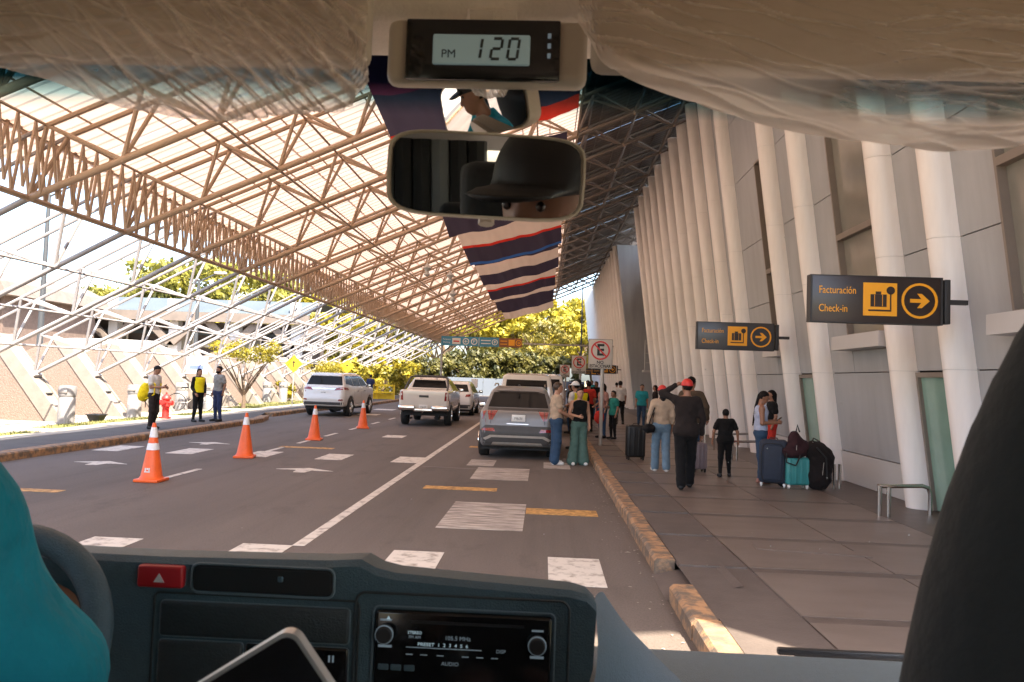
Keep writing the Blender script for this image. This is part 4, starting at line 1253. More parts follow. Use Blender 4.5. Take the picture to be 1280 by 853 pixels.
# small bare-stemmed tree with yellow crown between the footings
def small_tree(x, y, label, s=1.0, rz=0):
    t = thing('tree', label, 'tree', (x, y, 0.14), rz, None)
    t.scale = (s, s, s)
    mb = MB(); r = random.Random(4)
    mb.tube([(0, 0, -.1), (0.02, 0, .35), (0.0, 0.02, .6)], [.09, .07, .06], n=8)
    tips = []
    for k in range(9):
        a = 2 * PI * k / 9 + r.uniform(-.2, .2)
        p1 = Vector((0, 0, .5)); p2 = Vector((math.cos(a) * .35, math.sin(a) * .35, 1.05)); p3 = Vector((math.cos(a) * r.uniform(.7, 1.1), math.sin(a) * r.uniform(.7, 1.1), r.uniform(1.6, 2.0)))
        mb.tube([p1, p2, p3], [.04, .028, .012], n=5); tips.append(p3)
        mb.tube([p2, p2 + Vector((math.cos(a + .8) * .4, math.sin(a + .8) * .4, .6))], [.02, .008], n=4)
    mb.build('trunk', M['bark'], t)
    rr = np.random.RandomState(9); V, F = [], []
    for k in range(26):
        a = rr.uniform(0, 2 * PI); q = rr.uniform(0, 1) ** .5 * 1.25; c = np.array([math.cos(a) * q, math.sin(a) * q, 2.05 + rr.uniform(-.18, .45)])
        for i in range(85):
            d = rr.normal(size=3); d /= np.linalg.norm(d); p = c + d * rr.uniform(.1, .34) * np.array([1, 1, .6])
            u = rr.normal(size=3); u /= np.linalg.norm(u); w = np.cross(u, d); w /= np.linalg.norm(w); s_ = .05 * rr.uniform(.7, 1.4); o = len(V)
            V += [tuple(p - u * s_), tuple(p - w * s_ * .5), tuple(p + u * s_), tuple(p + w * s_ * .5)]; F.append((o, o + 1, o + 2, o + 3))
    me = bpy.data.meshes.new('crown'); me.from_pydata(V, [], F); me.materials.append(M['leaf_yellow']); me.update()
    link('crown', me, t)
    return t
small_tree(-12.7, 31.8, 'small tree with bare brown stems and bright yellow crown between the footings', 1.12)
small_tree(-12.9, 44.5, 'small yellow-crowned tree beyond the diamond road signs', 0.9, 1.0)

# ---------------------------------------------------------------- things along the left side
def bin_(x, y, label, w=1.0, dark=False, sticker=False):
    t = thing('litter_bin', label, 'litter bin', (x, y, 0.15), 0, 'round litter bins by the footings')
    r = 0.215 * w; mb = MB()
    mb.lathe([(0.001, 0), (r, 0), (r, 0.72), (r * .97, 0.73), (r * .97, 0.75), (r, 0.76), (r, 0.78)], n=28); mb.build('drum', M['bin'], t)
    m2 = MB(); m2.lathe([(r * 1.03, 0.775), (r * 1.06, 0.80), (r * 1.06, 1.0), (r * .98, 1.045), (0.001, 1.06)], n=28); hd = m2.build('lid', M['bin'] if not dark else M['galv'], t)
    m3 = MB(); m3.rbox(0, -r * 1.05, 0.90, 0.26, 0.04, 0.09, 0.015); m3.build('opening', M['bin_slot'], hd)
    if sticker:
        m4 = MB(); n = 6; vs = []
        for i in range(n + 1):
            a = -PI / 2 - 0.55 + 1.1 * i / n
            for z in (0.42, 0.62): vs.append((math.cos(a) * (r + .003), math.sin(a) * (r + .003), z))
        m4.add(vs, [(2 * i, 2 * i + 2, 2 * i + 3, 2 * i + 1) for i in range(n)]); m4.build('notice', M['white'], t)
    return t
M['bin'] = mk('bin', (0.20, 0.19, 0.19), 0.5, var=0.08, scale=4)
M['bin_slot'] = mk('bin_slot', (0.22, 0.20, 0.19), 0.6, var=0)
bin_(-13.19, 20.6, 'round grey litter bin closest to the camera, left of the others, with plain drum')
bin_(-13.19, 24.1, 'round grey litter bin with white notice, left of the man with yellow backpack', sticker=True)
bin_(-14.3, 29.6, 'round bin with dark domed lid behind the red hydrant', 1.1, True)
bin_(-13.5, 30.3, 'round bin partly hidden behind the yellow-vested guard')
bin_(-14.2, 38.6, 'round grey bin beside the small yellow-crowned tree')
bin_(-13.7, 39.6, 'round grey bin left of the white off-road car behind the shrub')
t = thing('planter', 'low black square tub standing on the lit grass strip', 'planter', (-13.1, 21.9, 0.15))
MB().add([(-.13, -.13, 0), (.13, -.13, 0), (.13, .13, 0), (-.13, .13, 0), (-.2, -.2, .2), (.2, -.2, .2), (.2, .2, .2), (-.2, .2, .2)], [(0, 1, 2, 3), (0, 1, 5, 4), (1, 2, 6, 5), (2, 3, 7, 6), (3, 0, 4, 7), (4, 5, 6, 7)]).build('tub', M['black'], t)
MB().ring([(-.215, -.215), (.215, -.215), (.215, .215), (-.215, .215)], .04, .19, .215, 'xy').build('rim', M['black_plastic'], t)
# hydrant
t = thing('fire_hydrant', 'red fire hydrant behind the man with the yellow backpack', 'hydrant', (-12.25, 24.3, 0.15))
MB().lathe([(.17, 0), (.17, .04), (.11, .05), (.105, .36), (.14, .38), (.14, .42), (.11, .44), (.11, .60), (.15, .62), (.15, .66), (.11, .72), (.05, .78), (.001, .79)], n=18).build('barrel', M['red'], t)
mb = MB(); mb.lathe([(.06, -.19), (.06, .19)], 0, 0, .5, n=12, axis='x'); mb.lathe([(.08, -.22), (.08, -.17)], 0, 0, .5, n=12, axis='x'); mb.lathe([(.08, .17), (.08, .22)], 0, 0, .5, n=12, axis='x'); mb.build('side_outlet', M['red'], t)
MB().lathe([(.085, -.2), (.085, -.13), (.06, -.13), (.06, 0)], 0, 0, .5, n=12, axis='y').build('front_outlet', M['red'], t)
MB().lathe([(.03, .78), (.03, .84), (.001, .84)], n=6).build('operating_nut', M['red'], t)
# bicycle leaning by the footing
t = thing('bicycle', 'bicycle leaning near the footing behind the red hydrant', 'bicycle', (-13.45, 28.6, 0.15), math.radians(12))
for x in (-0.52, 0.52):
    mb = MB(); pts = [(x + .33 * math.cos(2 * PI * k / 24), 0, .34 + .33 * math.sin(2 * PI * k / 24)) for k in range(25)]; mb.tube(pts, .018, n=6, caps=False)
    w = mb.build('wheel', M['rubber'], t)
    m2 = MB()
    for k in range(12): m2.tube([(x, 0, .34), (x + .32 * math.cos(PI * k / 6), 0, .34 + .32 * math.sin(PI * k / 6))], .003, n=3)
    m2.build('spoke', M['steel'], w)
mb = MB()
for a, b in [((-.52, .34), (-.12, .32)), ((-.52, .34), (-.20, .80)), ((-.12, .32), (-.22, .88)), ((-.20, .80), (.36, .82)), ((-.12, .32), (.36, .78)), ((.52, .34), (.34, .92))]:
    mb.tube([(a[0], 0, a[1]), (b[0], 0, b[1])], .016, n=6)
mb.build('frame', M['galv'], t)
MB().rbox(-.24, 0, .90, .24, .12, .05, .02).build('saddle', M['black'], t)
MB().tube([(.34, -.26, .98), (.33, -.1, 1.0), (.33, .1, 1.0), (.34, .26, .98)], .013).build('handlebar', M['black'], t)
# lamp posts, curved white wall, blue box
def lamp(x, y, hgt, label, r=.09):
    t = thing('lamp_post', label, 'lamp post', (x, y, 0.1))
    MB().tube([(0, 0, 0), (0, 0, hgt)], [r * 1.5, r * .8], n=10).build('pole', M['lamp'], t)
    MB().tube([(0, 0, 0), (0, 0, .5)], [r * 2.2, r * 1.6], n=10).build('base', M['lamp'], t)
    mb = MB(); mb.tube([(0, 0, hgt - .1), (.9, 0, hgt + .35)], .04, n=6); a = mb.build('arm', M['lamp'], t)
    MB().rbox(1.1, 0, hgt + .38, .6, .28, .12, .04).build('lamp_head', M['galv'], a)
M['lamp'] = mk('lamp', (0.035, 0.038, 0.042), 0.5, var=0.05)
lamp(-20.5, 30, 8.6, 'dark grey lamp post rising behind the struts at the far left')
lamp(-17.8, 38, 6.2, 'shorter dark lamp post behind the struts near the middle of the grey building')
lamp(3.4, 72, 14, 'thin lamp post standing against the trees beside the far terminal block', .06)
t = thing('curved_wall', 'low curved white wall behind the concrete wedges', 'wall', (0, 0, 0))
mb = MB(); pts = []
for i in range(17):
    a = math.radians(200 + 125 * i / 16); pts.append((-19.8 + 2.7 * math.cos(a), 35.6 + 2.7 * math.sin(a)))
vs = []
for (x, y) in pts: vs += [(x, y, .1), (x, y, 2.95), (x + (-19.8 - x) * .05, y + (35.6 - y) * .05, 2.95), (x + (-19.8 - x) * .05, y + (35.6 - y) * .05, .1)]
fs = []
for i in range(16):
    a = 4 * i; b = a + 4; fs += [(a, b, b + 1, a + 1), (a + 1, b + 1, b + 2, a + 2), (a + 2, b + 2, b + 3, a + 3)]
mb.add(vs, fs, 0, True); mb.build('wall_face', M['white'], t)
MB().box(-18.2, -17.9, 31.9, 36, 0.1, 2.6).build('end_pier', M['wall_pale'], t)
t = thing('cabinet', 'bright blue cabinet on the white wall between two concrete wedges', 'cabinet', (-19.1, 32.0, 1.0))
MB().rbox(0, 0, .65, 1.5, .5, 1.3, .03).build('case', mk('blue_box', (0.03, 0.26, 0.42), 0.5, var=0.08), t)
MB().rbox(0, -.26, .65, 1.34, .02, 1.14, .01).build('door', mk('blue_door', (0.04, 0.32, 0.50), 0.5, var=0.08), t)
# grey pergola building behind
t = thing('grey_building', 'long low building with blue-grey roof, brown beams and angled supports', 'building', (0, 0, 0))
M['slate'] = mk('slate', (0.055, 0.072, 0.088), 0.85, var=0.12, scale=0.6); M['brownc'] = mk('brownc', (0.07, 0.055, 0.05), 0.8, var=0.15, scale=2)
M['beam'] = mk('beam', (0.13, 0.105, 0.09), 0.7, var=0.15, scale=2)
mb = MB(); mb.add([(-70, 47.5, 5.35), (-15, 47.5, 5.35), (-15, 49.5, 6.35), (-70, 49.5, 6.35), (-15, 58, 6.4), (-70, 58, 6.4)], [(0, 1, 2, 3), (3, 2, 4, 5)]); mb.build('roof', M['slate'], t)
MB().box(-70, -15, 47.3, 47.6, 4.75, 5.33).build('fascia', M['beam'], t)
MB().box(-70, -15, 50.6, 51.0, 0.1, 4.9).build('back_wall', M['brownc'], t)
for i in range(14):
    x = -68 + i * 4.0
    MB().box(x - .3, x + .3, 48.0, 48.6, 0.1, 4.75).build('column', M['wall_pale'], t)
    mb = MB(); mb.prism([(x - .25, 3.2), (x + .25, 3.2), (x + 1.9, 4.74), (x + 1.2, 4.74)], 47.65, 47.95); mb.prism([(x - .25, 3.2), (x + .25, 3.2), (x - 1.2, 4.74), (x - 1.9, 4.74)], 47.65, 47.95)
    mb.build('brace', M['beam'], t)
    MB().box(x - .28, x + .28, 47.62, 48.0, 5.3, 6.15).build('roof_block', M['wall_pale'], t)
for j, z in enumerate((1.6, 2.4, 3.2, 4.0)):
    MB().box(-70, -15, 50.3, 50.45, z, z + .22).build('louver', M['slate'] if j % 2 else M['wall_pale'], t)
for i in range(9):
    x = -57 + i * 4.6
    w = MB().ring([(x, 2.9), (x + 1.2, 2.9), (x + 1.2, 4.3), (x, 4.3)], .1, 50.1, 50.25).build('window', M['white'], t)
    MB().box(x + .09, x + 1.11, 50.18, 50.2, 2.99, 4.21).build('pane', M['glass_green'], w)
t = thing('brick_building', 'brown building with overhanging roof cut by the left edge', 'building', (-29.2, 38, 0))
MB().box(-6, 1.2, 0, 8, .1, 5.2).build('wall', mk('brick_wall', (0.12, 0.085, 0.07), 0.85, var=0.2, scale=8), t)
mb = MB(); mb.prism([(-7, 5.2), (1.9, 5.2), (1.5, 5.9), (.2, 6.5), (-7, 6.5)], -.8, 8.5); mb.build('roof', M['beam'], t)
MB().box(.4, 1.0, -.5, -.1, .1, 5.2).build('column', M['wall_pale'], t)
# signs
def diamond(x, y, label, s=.37):
    t = thing('diamond_sign', label, 'road sign', (x, y, 0.12), 0, 'yellow diamond road signs')
    MB().tube([(0, 0, 0), (0, 0, 1.55)], .03, n=8).build('post', M['galv'], t)
    p = MB().prism([(0, 2.62 - .15 - 2 * s), (s, 2.47 - s), (0, 2.47), (-s, 2.47 - s)], -.04, -.02); q = p.build('panel', mk('sign_yellow', (0.80, 0.50, 0.02), 0.4, var=0.05), t)
    m = MB(); zc = 2.47 - s
    m.ring([(0, zc - s * .93), (s * .93, zc), (0, zc + s * .93), (-s * .93, zc)], .018, -.046, -.041)
    m.prism([(-.03, zc - .16), (.03, zc - .16), (.03, zc + .06), (-.03, zc + .06)], -.046, -.041); m.prism([(-.09, zc + .05), (.09, zc + .05), (0, zc + .17)], -.046, -.041)
    m.build('symbol', M['black'], q)
diamond(-12.0, 36, 'yellow diamond road sign above the white off-road car, nearer one', .43)
diamond(-11.77, 45, 'smaller yellow diamond sign between the white off-road car and the walking man', .42)
t = thing('railing', 'yellow painted railing beside the walking man', 'railing', (0, 0, 0))
M['yrail'] = mk('yrail', (0.80, 0.55, 0.02), 0.5, var=0.1)
for z in (.55, 1.0): MB().box(-14.5, -9.9, 49.7, 49.8, z, z + .12).build('rail', M['yrail'], t)
for i in range(5): MB().box(-14.4 + i * 1.12, -14.28 + i * 1.12, 49.82, 49.92, .15, 1.12).build('post', M['yrail'], t)
MB().box(-14.5, -9.9, 49.93, 49.97, .16, .50).build('board', M['yrail'], t)
t = thing('notice_board', 'small white blue-lettered board on pole between the footings', 'sign', (-13.6, 29.3, .14))
MB().tube([(0, 0, 0), (0, 0, 2.1)], .03).build('post', M['white'], t)
q = MB().box(-.42, .42, -.05, -.02, 1.45, 2.1).build('panel', M['white'], t)
MB().box(-.28, .28, -.056, -.051, 1.62, 1.78).build('lettering', mk('bluegrey', (0.12, 0.16, 0.35), 0.5, var=0), q)
# far wall, pole sign on it
t = thing('boundary_wall', 'long pale blue-grey wall closing off the road in the distance', 'wall', (0, 0, 0))
M['farwall'] = mk('farwall', (0.125, 0.15, 0.19), 0.7, var=0.05, scale=0.4)
for i in range(20): MB().box(-46 + i * 2.5 + .02, -43.5 + i * 2.5, 75.0, 75.25, -.02, 1.72).build('wall_panel', M['farwall'], t)
t = thing('sign_post', 'white post with small white plate in front of the far wall', 'sign', (-3.65, 40, 0))
MB().tube([(0, 0, 0), (0, 0, 1.3)], .045).build('post', M['white'], t)
MB().rbox(-.0, -.03, 1.5, .34, .03, .46, .01).build('panel', M['white'], t)

# overhead direction gantry
t = thing('direction_sign', 'blue and brown overhead direction sign on posts across the far road', 'road sign', (0, 55, 0))
M['sblue'] = mk('sblue', (0.05, 0.25, 0.40), 0.4, var=0.04); M['sbrown'] = mk('sbrown', (0.24, 0.085, 0.03), 0.4, var=0.04)
M['sorange'] = mk('sorange', (0.85, 0.36, 0.015), 0.4, var=0.03)
for x in (-7.5, 9.0): MB().tube([(x, .1, 0), (x, .1, 4.75)], .08).build('post', M['galv'], t)
def gz(x): return 4.72 - (x + 7.55) * 0.0
p1 = MB().box(-7.55, -3.35, -.06, .0, 4.05, 4.72).build('panel', M['sblue'], t)
p2 = MB().box(-3.34, -1.65, -.06, .0, 4.05, 4.72).build('panel', M['sbrown'], t)
MB().box(-1.6, 9.05, .02, .10, 4.3, 4.42).build('cross_beam', M['galv'], t)
MB().box(-6.75, -6.15, -.068, -.061, 4.16, 4.6).build('symbol', M['white'], p1)
MB().box(-6.66, -6.24, -.074, -.069, 4.32, 4.42).build('symbol', M['red'], p1)
def disc(par, x, z, r, mat, y=-.066, rin=0):
    m = MB(); m.lathe([(rin + .001, -.004), (r, -.004), (r, .004), (rin + .001, .004), (rin + .001, -.004)], x, y, z, n=24, axis='y'); return m.build('disc', mat, par)
def arrow_sym(par, x, z, s, mat, y, ang=0.0):
    q = [(-.8, -.16), (.15, -.16), (-.2, -.62), (.18, -.62), (.85, 0), (.18, .62), (-.2, .62), (.15, .16), (-.8, .16)]
    c, s_ = math.cos(ang), math.sin(ang)
    m = MB(); pl = [(x + s * (a * c - b * s_), z + s * (a * s_ + b * c)) for a, b in q]
    bm = bmesh.new(); f = bm.faces.new([bm.verts.new((a, y, b)) for a, b in pl]); r_ = bmesh.ops.extrude_face_region(bm, geom=[f])
    for e in r_['geom']:
        if isinstance(e, bmesh.types.BMVert): e.co.y -= .004
    bmesh.ops.triangulate(bm, faces=bm.faces[:]); m.from_bm(bm); bm.free(); return m.build('arrow', mat, par)
disc(p1, -5.75, 4.38, .24, M['white'], rin=.17); arrow_sym(p1, -5.75, 4.38, .15, M['white'], -.064, PI)
disc(p1, -5.15, 4.38, .24, M['white'], rin=.17); text('P', .34, M['white'], p1, -5.15, -.068, 4.38)
MB().box(-4.82, -4.78, -.068, -.061, 4.1, 4.68).build('divider', M['white'], p1)
for z in (4.28, 4.5):
    text('Parqueo' if z > 4.4 else 'Parking', .17, M['white'], p1, -7.15, -.068, z); text('Centro', .17, M['white'], p1, -4.3, -.068, z) if False else None
for z in (4.27, 4.49): MB().box(-4.65, -3.95, -.066, -.061, z - .035, z + .035).build('lettering', M['white'], p1)
disc(p1, -3.65, 4.38, .22, M['white'], rin=.16); arrow_sym(p1, -3.65, 4.38, .14, M['white'], -.064, PI / 2)
for z in (4.27, 4.49): MB().box(-3.25, -2.75, -.066, -.061, z - .035, z + .035).build('lettering', M['sorange'], p2)
MB().box(-2.65, -2.2, -.068, -.061, 4.17, 4.6).build('symbol', M['sorange'], p2)
disc(p2, -1.92, 4.38, .22, M['sorange'], rin=.16); arrow_sym(p2, -1.92, 4.38, .14, M['sorange'], -.064, 0)

# hanging check-in signs on the ribs
M['sdark'] = mk('sdark', (0.030, 0.020, 0.018), 0.3, var=0.05); M['sgrey'] = mk('sgrey', (0.05, 0.05, 0.055), 0.3, var=0.05)
def checkin(x0, y, z0, w, hh, label, face='sdark', tilt=-.4):
    t = thing('hanging_sign', label, 'sign', (x0, y, z0), 0, 'black and orange check-in signs on the ribs')
    b = MB().rbox(w / 2, .06, hh / 2, w, .12, hh, .008).build('sign_box', M[face], t)
    MB().ring([(-.004, -.004), (w + .004, -.004), (w + .004, hh + .004), (-.004, hh + .004)], .025, -.006, .125).build('frame', M['dark'], t)
    text('Facturación', .128, M['sorange'], b, .095, -.004, hh * .68, 'LEFT', kx=.74)
    text('Check-in', .128, M['sorange'], b, .095, -.004, hh * .29, 'LEFT', kx=.74)
    s = hh / .57
    MB().box(.62 * w / 1.55, .62 * w / 1.55 + .40 * s, -.008, -.001, .09 * s, .49 * s).build('symbol', M['sorange'], b)
    sx = .62 * w / 1.55
    k = MB()
    for a, c in ((.10, .155), (.165, .26)): pass
    k.box(sx + .085 * s, sx + .275 * s, -.013, -.009, .20 * s, .35 * s)
    k.box(sx + .145 * s, sx + .21 * s, -.013, -.009, .351 * s, .385 * s)
    k.box(sx + .06 * s, sx + .33 * s, -.013, -.009, .145 * s, .165 * s)
    k.box(sx + .315 * s, sx + .331 * s, -.013, -.009, .166 * s, .37 * s)
    k.lathe([(.001, -.002), (.05 * s, -.002), (.05 * s, .002), (.001, .002)], sx + .323 * s, -.011, .40 * s, n=16, axis='y')
    k.build('luggage_symbol', M['sdark'], b)
    q = MB()
    q.box(sx + .128 * s, sx + .134 * s, -.016, -.0135, .205 * s, .345 * s); q.box(sx + .222 * s, sx + .228 * s, -.016, -.0135, .205 * s, .345 * s)
    q.build('strap', M['sorange'], b)
    disc(b, w - .27 * s, .285 * s, .215 * s, M['sorange'], -.004, rin=.185 * s)
    arrow_sym(b, w - .27 * s, .285 * s, .14 * s, M['sorange'], -.002)
    br = MB(); br.rbox(w + .07, .06, hh / 2, .07, .10, hh * .95, .01); br.box(w + .1, w + .32, .03, .09, hh * .45, hh * .55)
    br.build('bracket', M['dark'], t)
    return t
checkin(3.17, 9.25, 2.655, 1.55, .565, 'large black sign reading Facturación Check-in with orange arrow, closest to the camera')
checkin(3.08, 15.6, 2.575, 1.55, .555, 'smaller grey sign reading Facturación Check-in above the people with suitcases', 'sgrey')
for i, (x, y) in enumerate([(3.15, 50), (3.6, 68)]):
    checkin(x, y, 2.35, 1.55, .55, ['small dark check-in sign just behind the nearest no-parking sign', 'farthest dark check-in sign between the two small no-parking signs'][i])

# no-parking signs
M['ssign'] = mk('ssign', (0.52, 0.46, 0.40), 0.5, var=0.06)
def nopark(x, y, label, s=1.0, ztop=2.96):
    t = thing('parking_sign', label, 'road sign', (x, y, 0.12), 0, 'no-parking signs along the kerb')
    zt = ztop - .12
    MB().tube([(.07, .03, 0), (.07, .03, zt - .05)], .05, n=10).build('post', M['galv'], t)
    p = MB().rbox(0, 0, zt - .395, .64, .03, .79, .006).build('panel', M['ssign'], t)
    MB().ring([(-.32, zt - .79), (.32, zt - .79), (.32, zt), (-.32, zt)], .012, -.019, -.0155).build('border', M['black'], p)
    disc(p, 0, zt - .30, .255, M['red'], -.019, rin=.21)
    text('E', .42, M['black'], p, 0, -.021, zt - .30, bold=.012)
    m = MB(); c = .155; m.prism([(-c - .014, zt - .30 + c - .014), (-c + .014, zt - .30 + c + .014), (c + .014, zt - .30 - c + .014), (c - .014, zt - .30 - c - .014)], -.026, -.0225); m.build('bar', M['red'], p)
    text('NO', .115, M['black'], p, 0, -.018, zt - .62, bold=.003)
    text('ESTACIONAR', .115, M['black'], p, 0, -.018, zt - .72, kx=.80, bold=.003)
    return t
nopark(1.475, 20.3, 'no-parking sign with crossed-out red E, closest one on a grey kerb post')
nopark(1.49, 33, 'second no-parking sign, left of the closest one', 1, 2.92)
nopark(1.29, 48, 'farthest and smallest no-parking sign above the crowd', 1, 2.80)

# rails for trolleys against the wall
def rail(x, y0, y1, label, hgt=.42, ang=0):
    t = thing('trolley_rail', label, 'rail', (x, y0, .15), ang, 'low steel rails by the terminal wall')
    L = y1 - y0
    MB().tube([(0, 0, 0), (0, 0, hgt), ], .028).build('post', M['steel'], t)
    MB().tube([(.10, .06, 0), (.10, .06, hgt)], .028).build('post', M['steel'], t)
    pts = [(-.03, 0, hgt)] + [(0 + L * .88 * 0, L * k / 6, hgt) for k in (1, 3, 5)] + [(0, L * .96, hgt - .03), (0, L, hgt - .12), (0, L, 0)]
    MB().tube(pts, .03, n=10).build('top_rail', M['steel'], t)
rail(4.62, 10.65, 11.5, 'low bent steel rail nearest the camera by the glass door', .40, -1.25)
rail(5.0, 13.3, 14.4, 'low steel rail end sticking out behind the black travel bags', .42, -.2)
rail(4.35, 17.7, 19.6, 'low steel rail beyond the boy in black', .42, -1.1)
rail(4.5, 20.2, 21.6, 'farther low steel rail behind the boy in black', .42, -1.1)

# cones
def cone(x, y, label, extra=False, rz=0):
    t = thing('traffic_cone', label, 'traffic cone', (x, y, 0), rz, 'orange traffic cones along the lane dashes')
    b = MB(); b.rbox(0, 0, .025, .40, .40, .05, .018); b.build('base', M['cone'], t)
    def r(z): return .165 - (.165 - .028) * (z - .05) / .87
    m = MB(); m.lathe([(.19, .045), (.175, .07), (r(.07), .09), (r(.5), .5), (r(.92), .92), (.02, .93), (.001, .925)], n=28); m.build('body', M['cone'], t)
    def band(z0, z1):
        q = MB(); q.lathe([(r(z0) + .001, z0), (r(z0) + .004, z0 + .004), (r(z1) + .004, z1 - .004), (r(z1) + .001, z1)], n=28); q.build('band', M['reflective'], t)
    if extra: band(.50, .61); band(.70, .86)
    else: band(.68, .84)
    if extra:
        m = MB(); zc = .20
        for dx, w_, z, hz in ((-.03, .018, 0, .05), (.0, .022, .01, .03), (.03, .018, 0, .05), (0, .09, -.035, .018)):
            m.box(dx - w_ / 2, dx + w_ / 2, -r(zc + z) - .006, -r(zc + z) + .012, zc + z - hz / 2, zc + z + hz / 2)
        m.build('emblem', M['white'], t)
cone(-6.22, 12.0, 'closest orange cone with two white bands and a small white emblem', True)
cone(-6.18, 15.7, 'second orange cone from the camera, in front of the crosswalk bars', False, .2)
cone(-6.12, 20.3, 'orange cone just behind the rear corner of the white off-road car', False, .1)
cone(-5.98, 25.2, 'farthest orange cone, to the right of the white off-road car', False, .3)

# flags hung under the roof across the road
def flag(y, label, stripes, y_top_off=0.0, zb=5.30, x0=-2.45, x1=0.38, seed=0):
    w = x1 - x0; slope = .28; drop = 1.95
    nx, nz = 40, 26
    t = link('flag', None, None, (x0, y, zb), label=label, category='flag', group='large flags hanging across the road')
    r = random.Random(seed); ph = [r.uniform(0, 6) for _ in range(4)]
    cuts = []; z = 0
    for frac, m in stripes:
        i0 = round(z * nz); z += frac; i1 = round(z * nz)
        if i1 <= i0: i1 = i0 + 1
        cuts.append((i0, min(i1, nz), m))
    for i0, i1, m in cuts:
        vs = []
        for j in range(i0, i1 + 1):
            for i in range(nx + 1):
                u = i / nx; v = 1 - j / nz        # v 1 at top
                sag = .05 * math.sin(PI * u) * (1 - v)
                xx = u * w - .85 * v * (1 - u) + .03 * math.sin(v * 5 + ph[0]) * (1 - v)
                yy = .10 * (1 - v) * math.sin(u * 9 + ph[1] + v * 2) + .035 * math.sin(u * 26 + ph[2]) * (1 - .4 * v) + .02 * math.sin(u * 53 + v * 6 + ph[3])
                zz = v * drop + u * w * slope - sag + .03 * math.sin(u * 13 + ph[0]) * (1 - v) - .05 * math.sin(u * PI * 5) ** 2 * v
                vs.append((xx, yy, zz))
        fs = []
        for j in range(i1 - i0):
            for i in range(nx):
                a = j * (nx + 1) + i; fs.append((a, a + 1, a + nx + 2, a + nx + 1))
        mb = MB(); mb.add(vs, fs, 0, True); mb.build('stripe', m, t)
    MB().tube([(-.85, 0, drop), (w, 0, drop + w * slope)], .018, n=6).build('rod', M['galv'], t)
    return t
def fabric(name, c, tr=.45):
    m = mk(name, c, .8, var=.08, scale=3)
    n, l = m.node_tree.nodes, m.node_tree.links
    t = n.new("ShaderNodeBsdfTranslucent"); t.inputs[0].default_value = tuple(c) + (1,); x = n.new("ShaderNodeMixShader"); x.inputs[0].default_value = tr
    l.new(n["Principled BSDF"].outputs[0], x.inputs[1]); l.new(t.outputs[0], x.inputs[2]); l.new(x.outputs[0], n["Material Output"].inputs["Surface"])
    return m
fw_, fn_, fr_, fb_, fm_ = fabric('flag_white', (.72, .62, .56)), fabric('flag_navy', (.045, .035, .065)), fabric('flag_red', (.62, .03, .015)), fabric('flag_blue', (.03, .12, .40)), fabric('flag_plum', (.22, .03, .08))
flag(11.7, 'nearest large flag with red and plum bands, half hidden by the mirrors', [(.52, fm_), (.36, fn_), (.12, fr_)], seed=1)
flag(18.7, 'flag with a navy lower band just under the wide mirror', [(.3, fn_), (.35, fw_), (.35, fn_)], seed=2)
flag(23.7, 'flag with blue, white, thin red and navy bands', [(.2, fn_), (.22, fb_), (.26, fw_), (.04, fr_), (.24, fn_), (.04, fb_)], seed=3)
flag(28.7, 'white and navy striped flag behind the blue-topped one', [(.3, fn_), (.2, fw_), (.12, fn_), (.20, fw_), (.18, fn_)], seed=4)
flag(33.9, 'white and navy striped flag with a thin red edge', [(.3, fn_), (.30, fw_), (.18, fw_), (.04, fr_), (.18, fn_)], seed=5)
flag(39.2, 'small far flag, white over navy, last but one', [(.4, fn_), (.35, fw_), (.25, fn_)], seed=6)
flag(45.0, 'farthest pale flag at the lower tip of the row', [(.4, fn_), (.2, fw_), (.2, fn_), (.2, fw_)], seed=7)
# white paper ornaments dangling from the truss
for i, (x, y, z) in enumerate([(-3.6, 22.5, 5.0), (-3.2, 24.8, 5.1), (-3.1, 24.9, 4.5)]):
    t = link('ornament', None, None, (x, y, z), label=['pale dangling ornament left of the flags, upper one', 'pale dangling ornament beside the flags', 'lowest pale ornament hanging left of the flags'][i], category='ornament', group='pale ornaments hanging from the truss')
    MB().tube([(0, 0, .2), (0, 0, 1.6)], .006, n=4).build('string', M['galv'], t)
    mb = MB(); mb.lathe([(.001, -.22), (.10, -.16), (.05, -.05), (.13, .05), (.04, .16), (.001, .22)], n=10); mb.build('body', M['wall_pale'], t)
# ---------------------------------------------------------------- cars
M['paint_white'] = mk('paint_white', (0.70, 0.67, 0.63), 0.22, var=0.02, coat=1.0)
M['paint_cream'] = mk('paint_cream', (0.68, 0.62, 0.55), 0.22, var=0.02, coat=1.0)
M['paint_silver'] = mk('paint_silver', (0.17, 0.165, 0.165), 0.38, metal=0.1, var=0.03, coat=0.35)
M['car_window'] = mk('car_window', (0.012, 0.011, 0.011), 0.06, var=0, spec=0.14)
M['tail_red'] = mk('tail_red', (0.24, 0.008, 0.010), 0.12, var=0.1, scale=20, coat=1.0)
M['tail_white'] = mk('tail_white', (0.6, 0.5, 0.48), 0.15, var=0.1)
M['cladding'] = mk('cladding', (0.055, 0.052, 0.052), 0.55, var=0.1)
M['underside'] = mk('underside', (0.015, 0.015, 0.015), 0.8, var=0)

def underbody(t, W, L, z0=.20, z1=.34):
    m = MB(); m.box(-W / 2 + .12, W / 2 - .12, .25, L - .3, z0, z1); m.tube([(-.5, .15, .27), (-.5, .6, .27)], .035); m.tube([(.45, .35, .3), (.45, .9, .3)], .09)
    m.build('underbody', M['underside'], t)

def seam(t, pts, parent, r=.006, mat='black'):
    MB().tube(pts, r, n=4).build('seam', M[mat], parent)

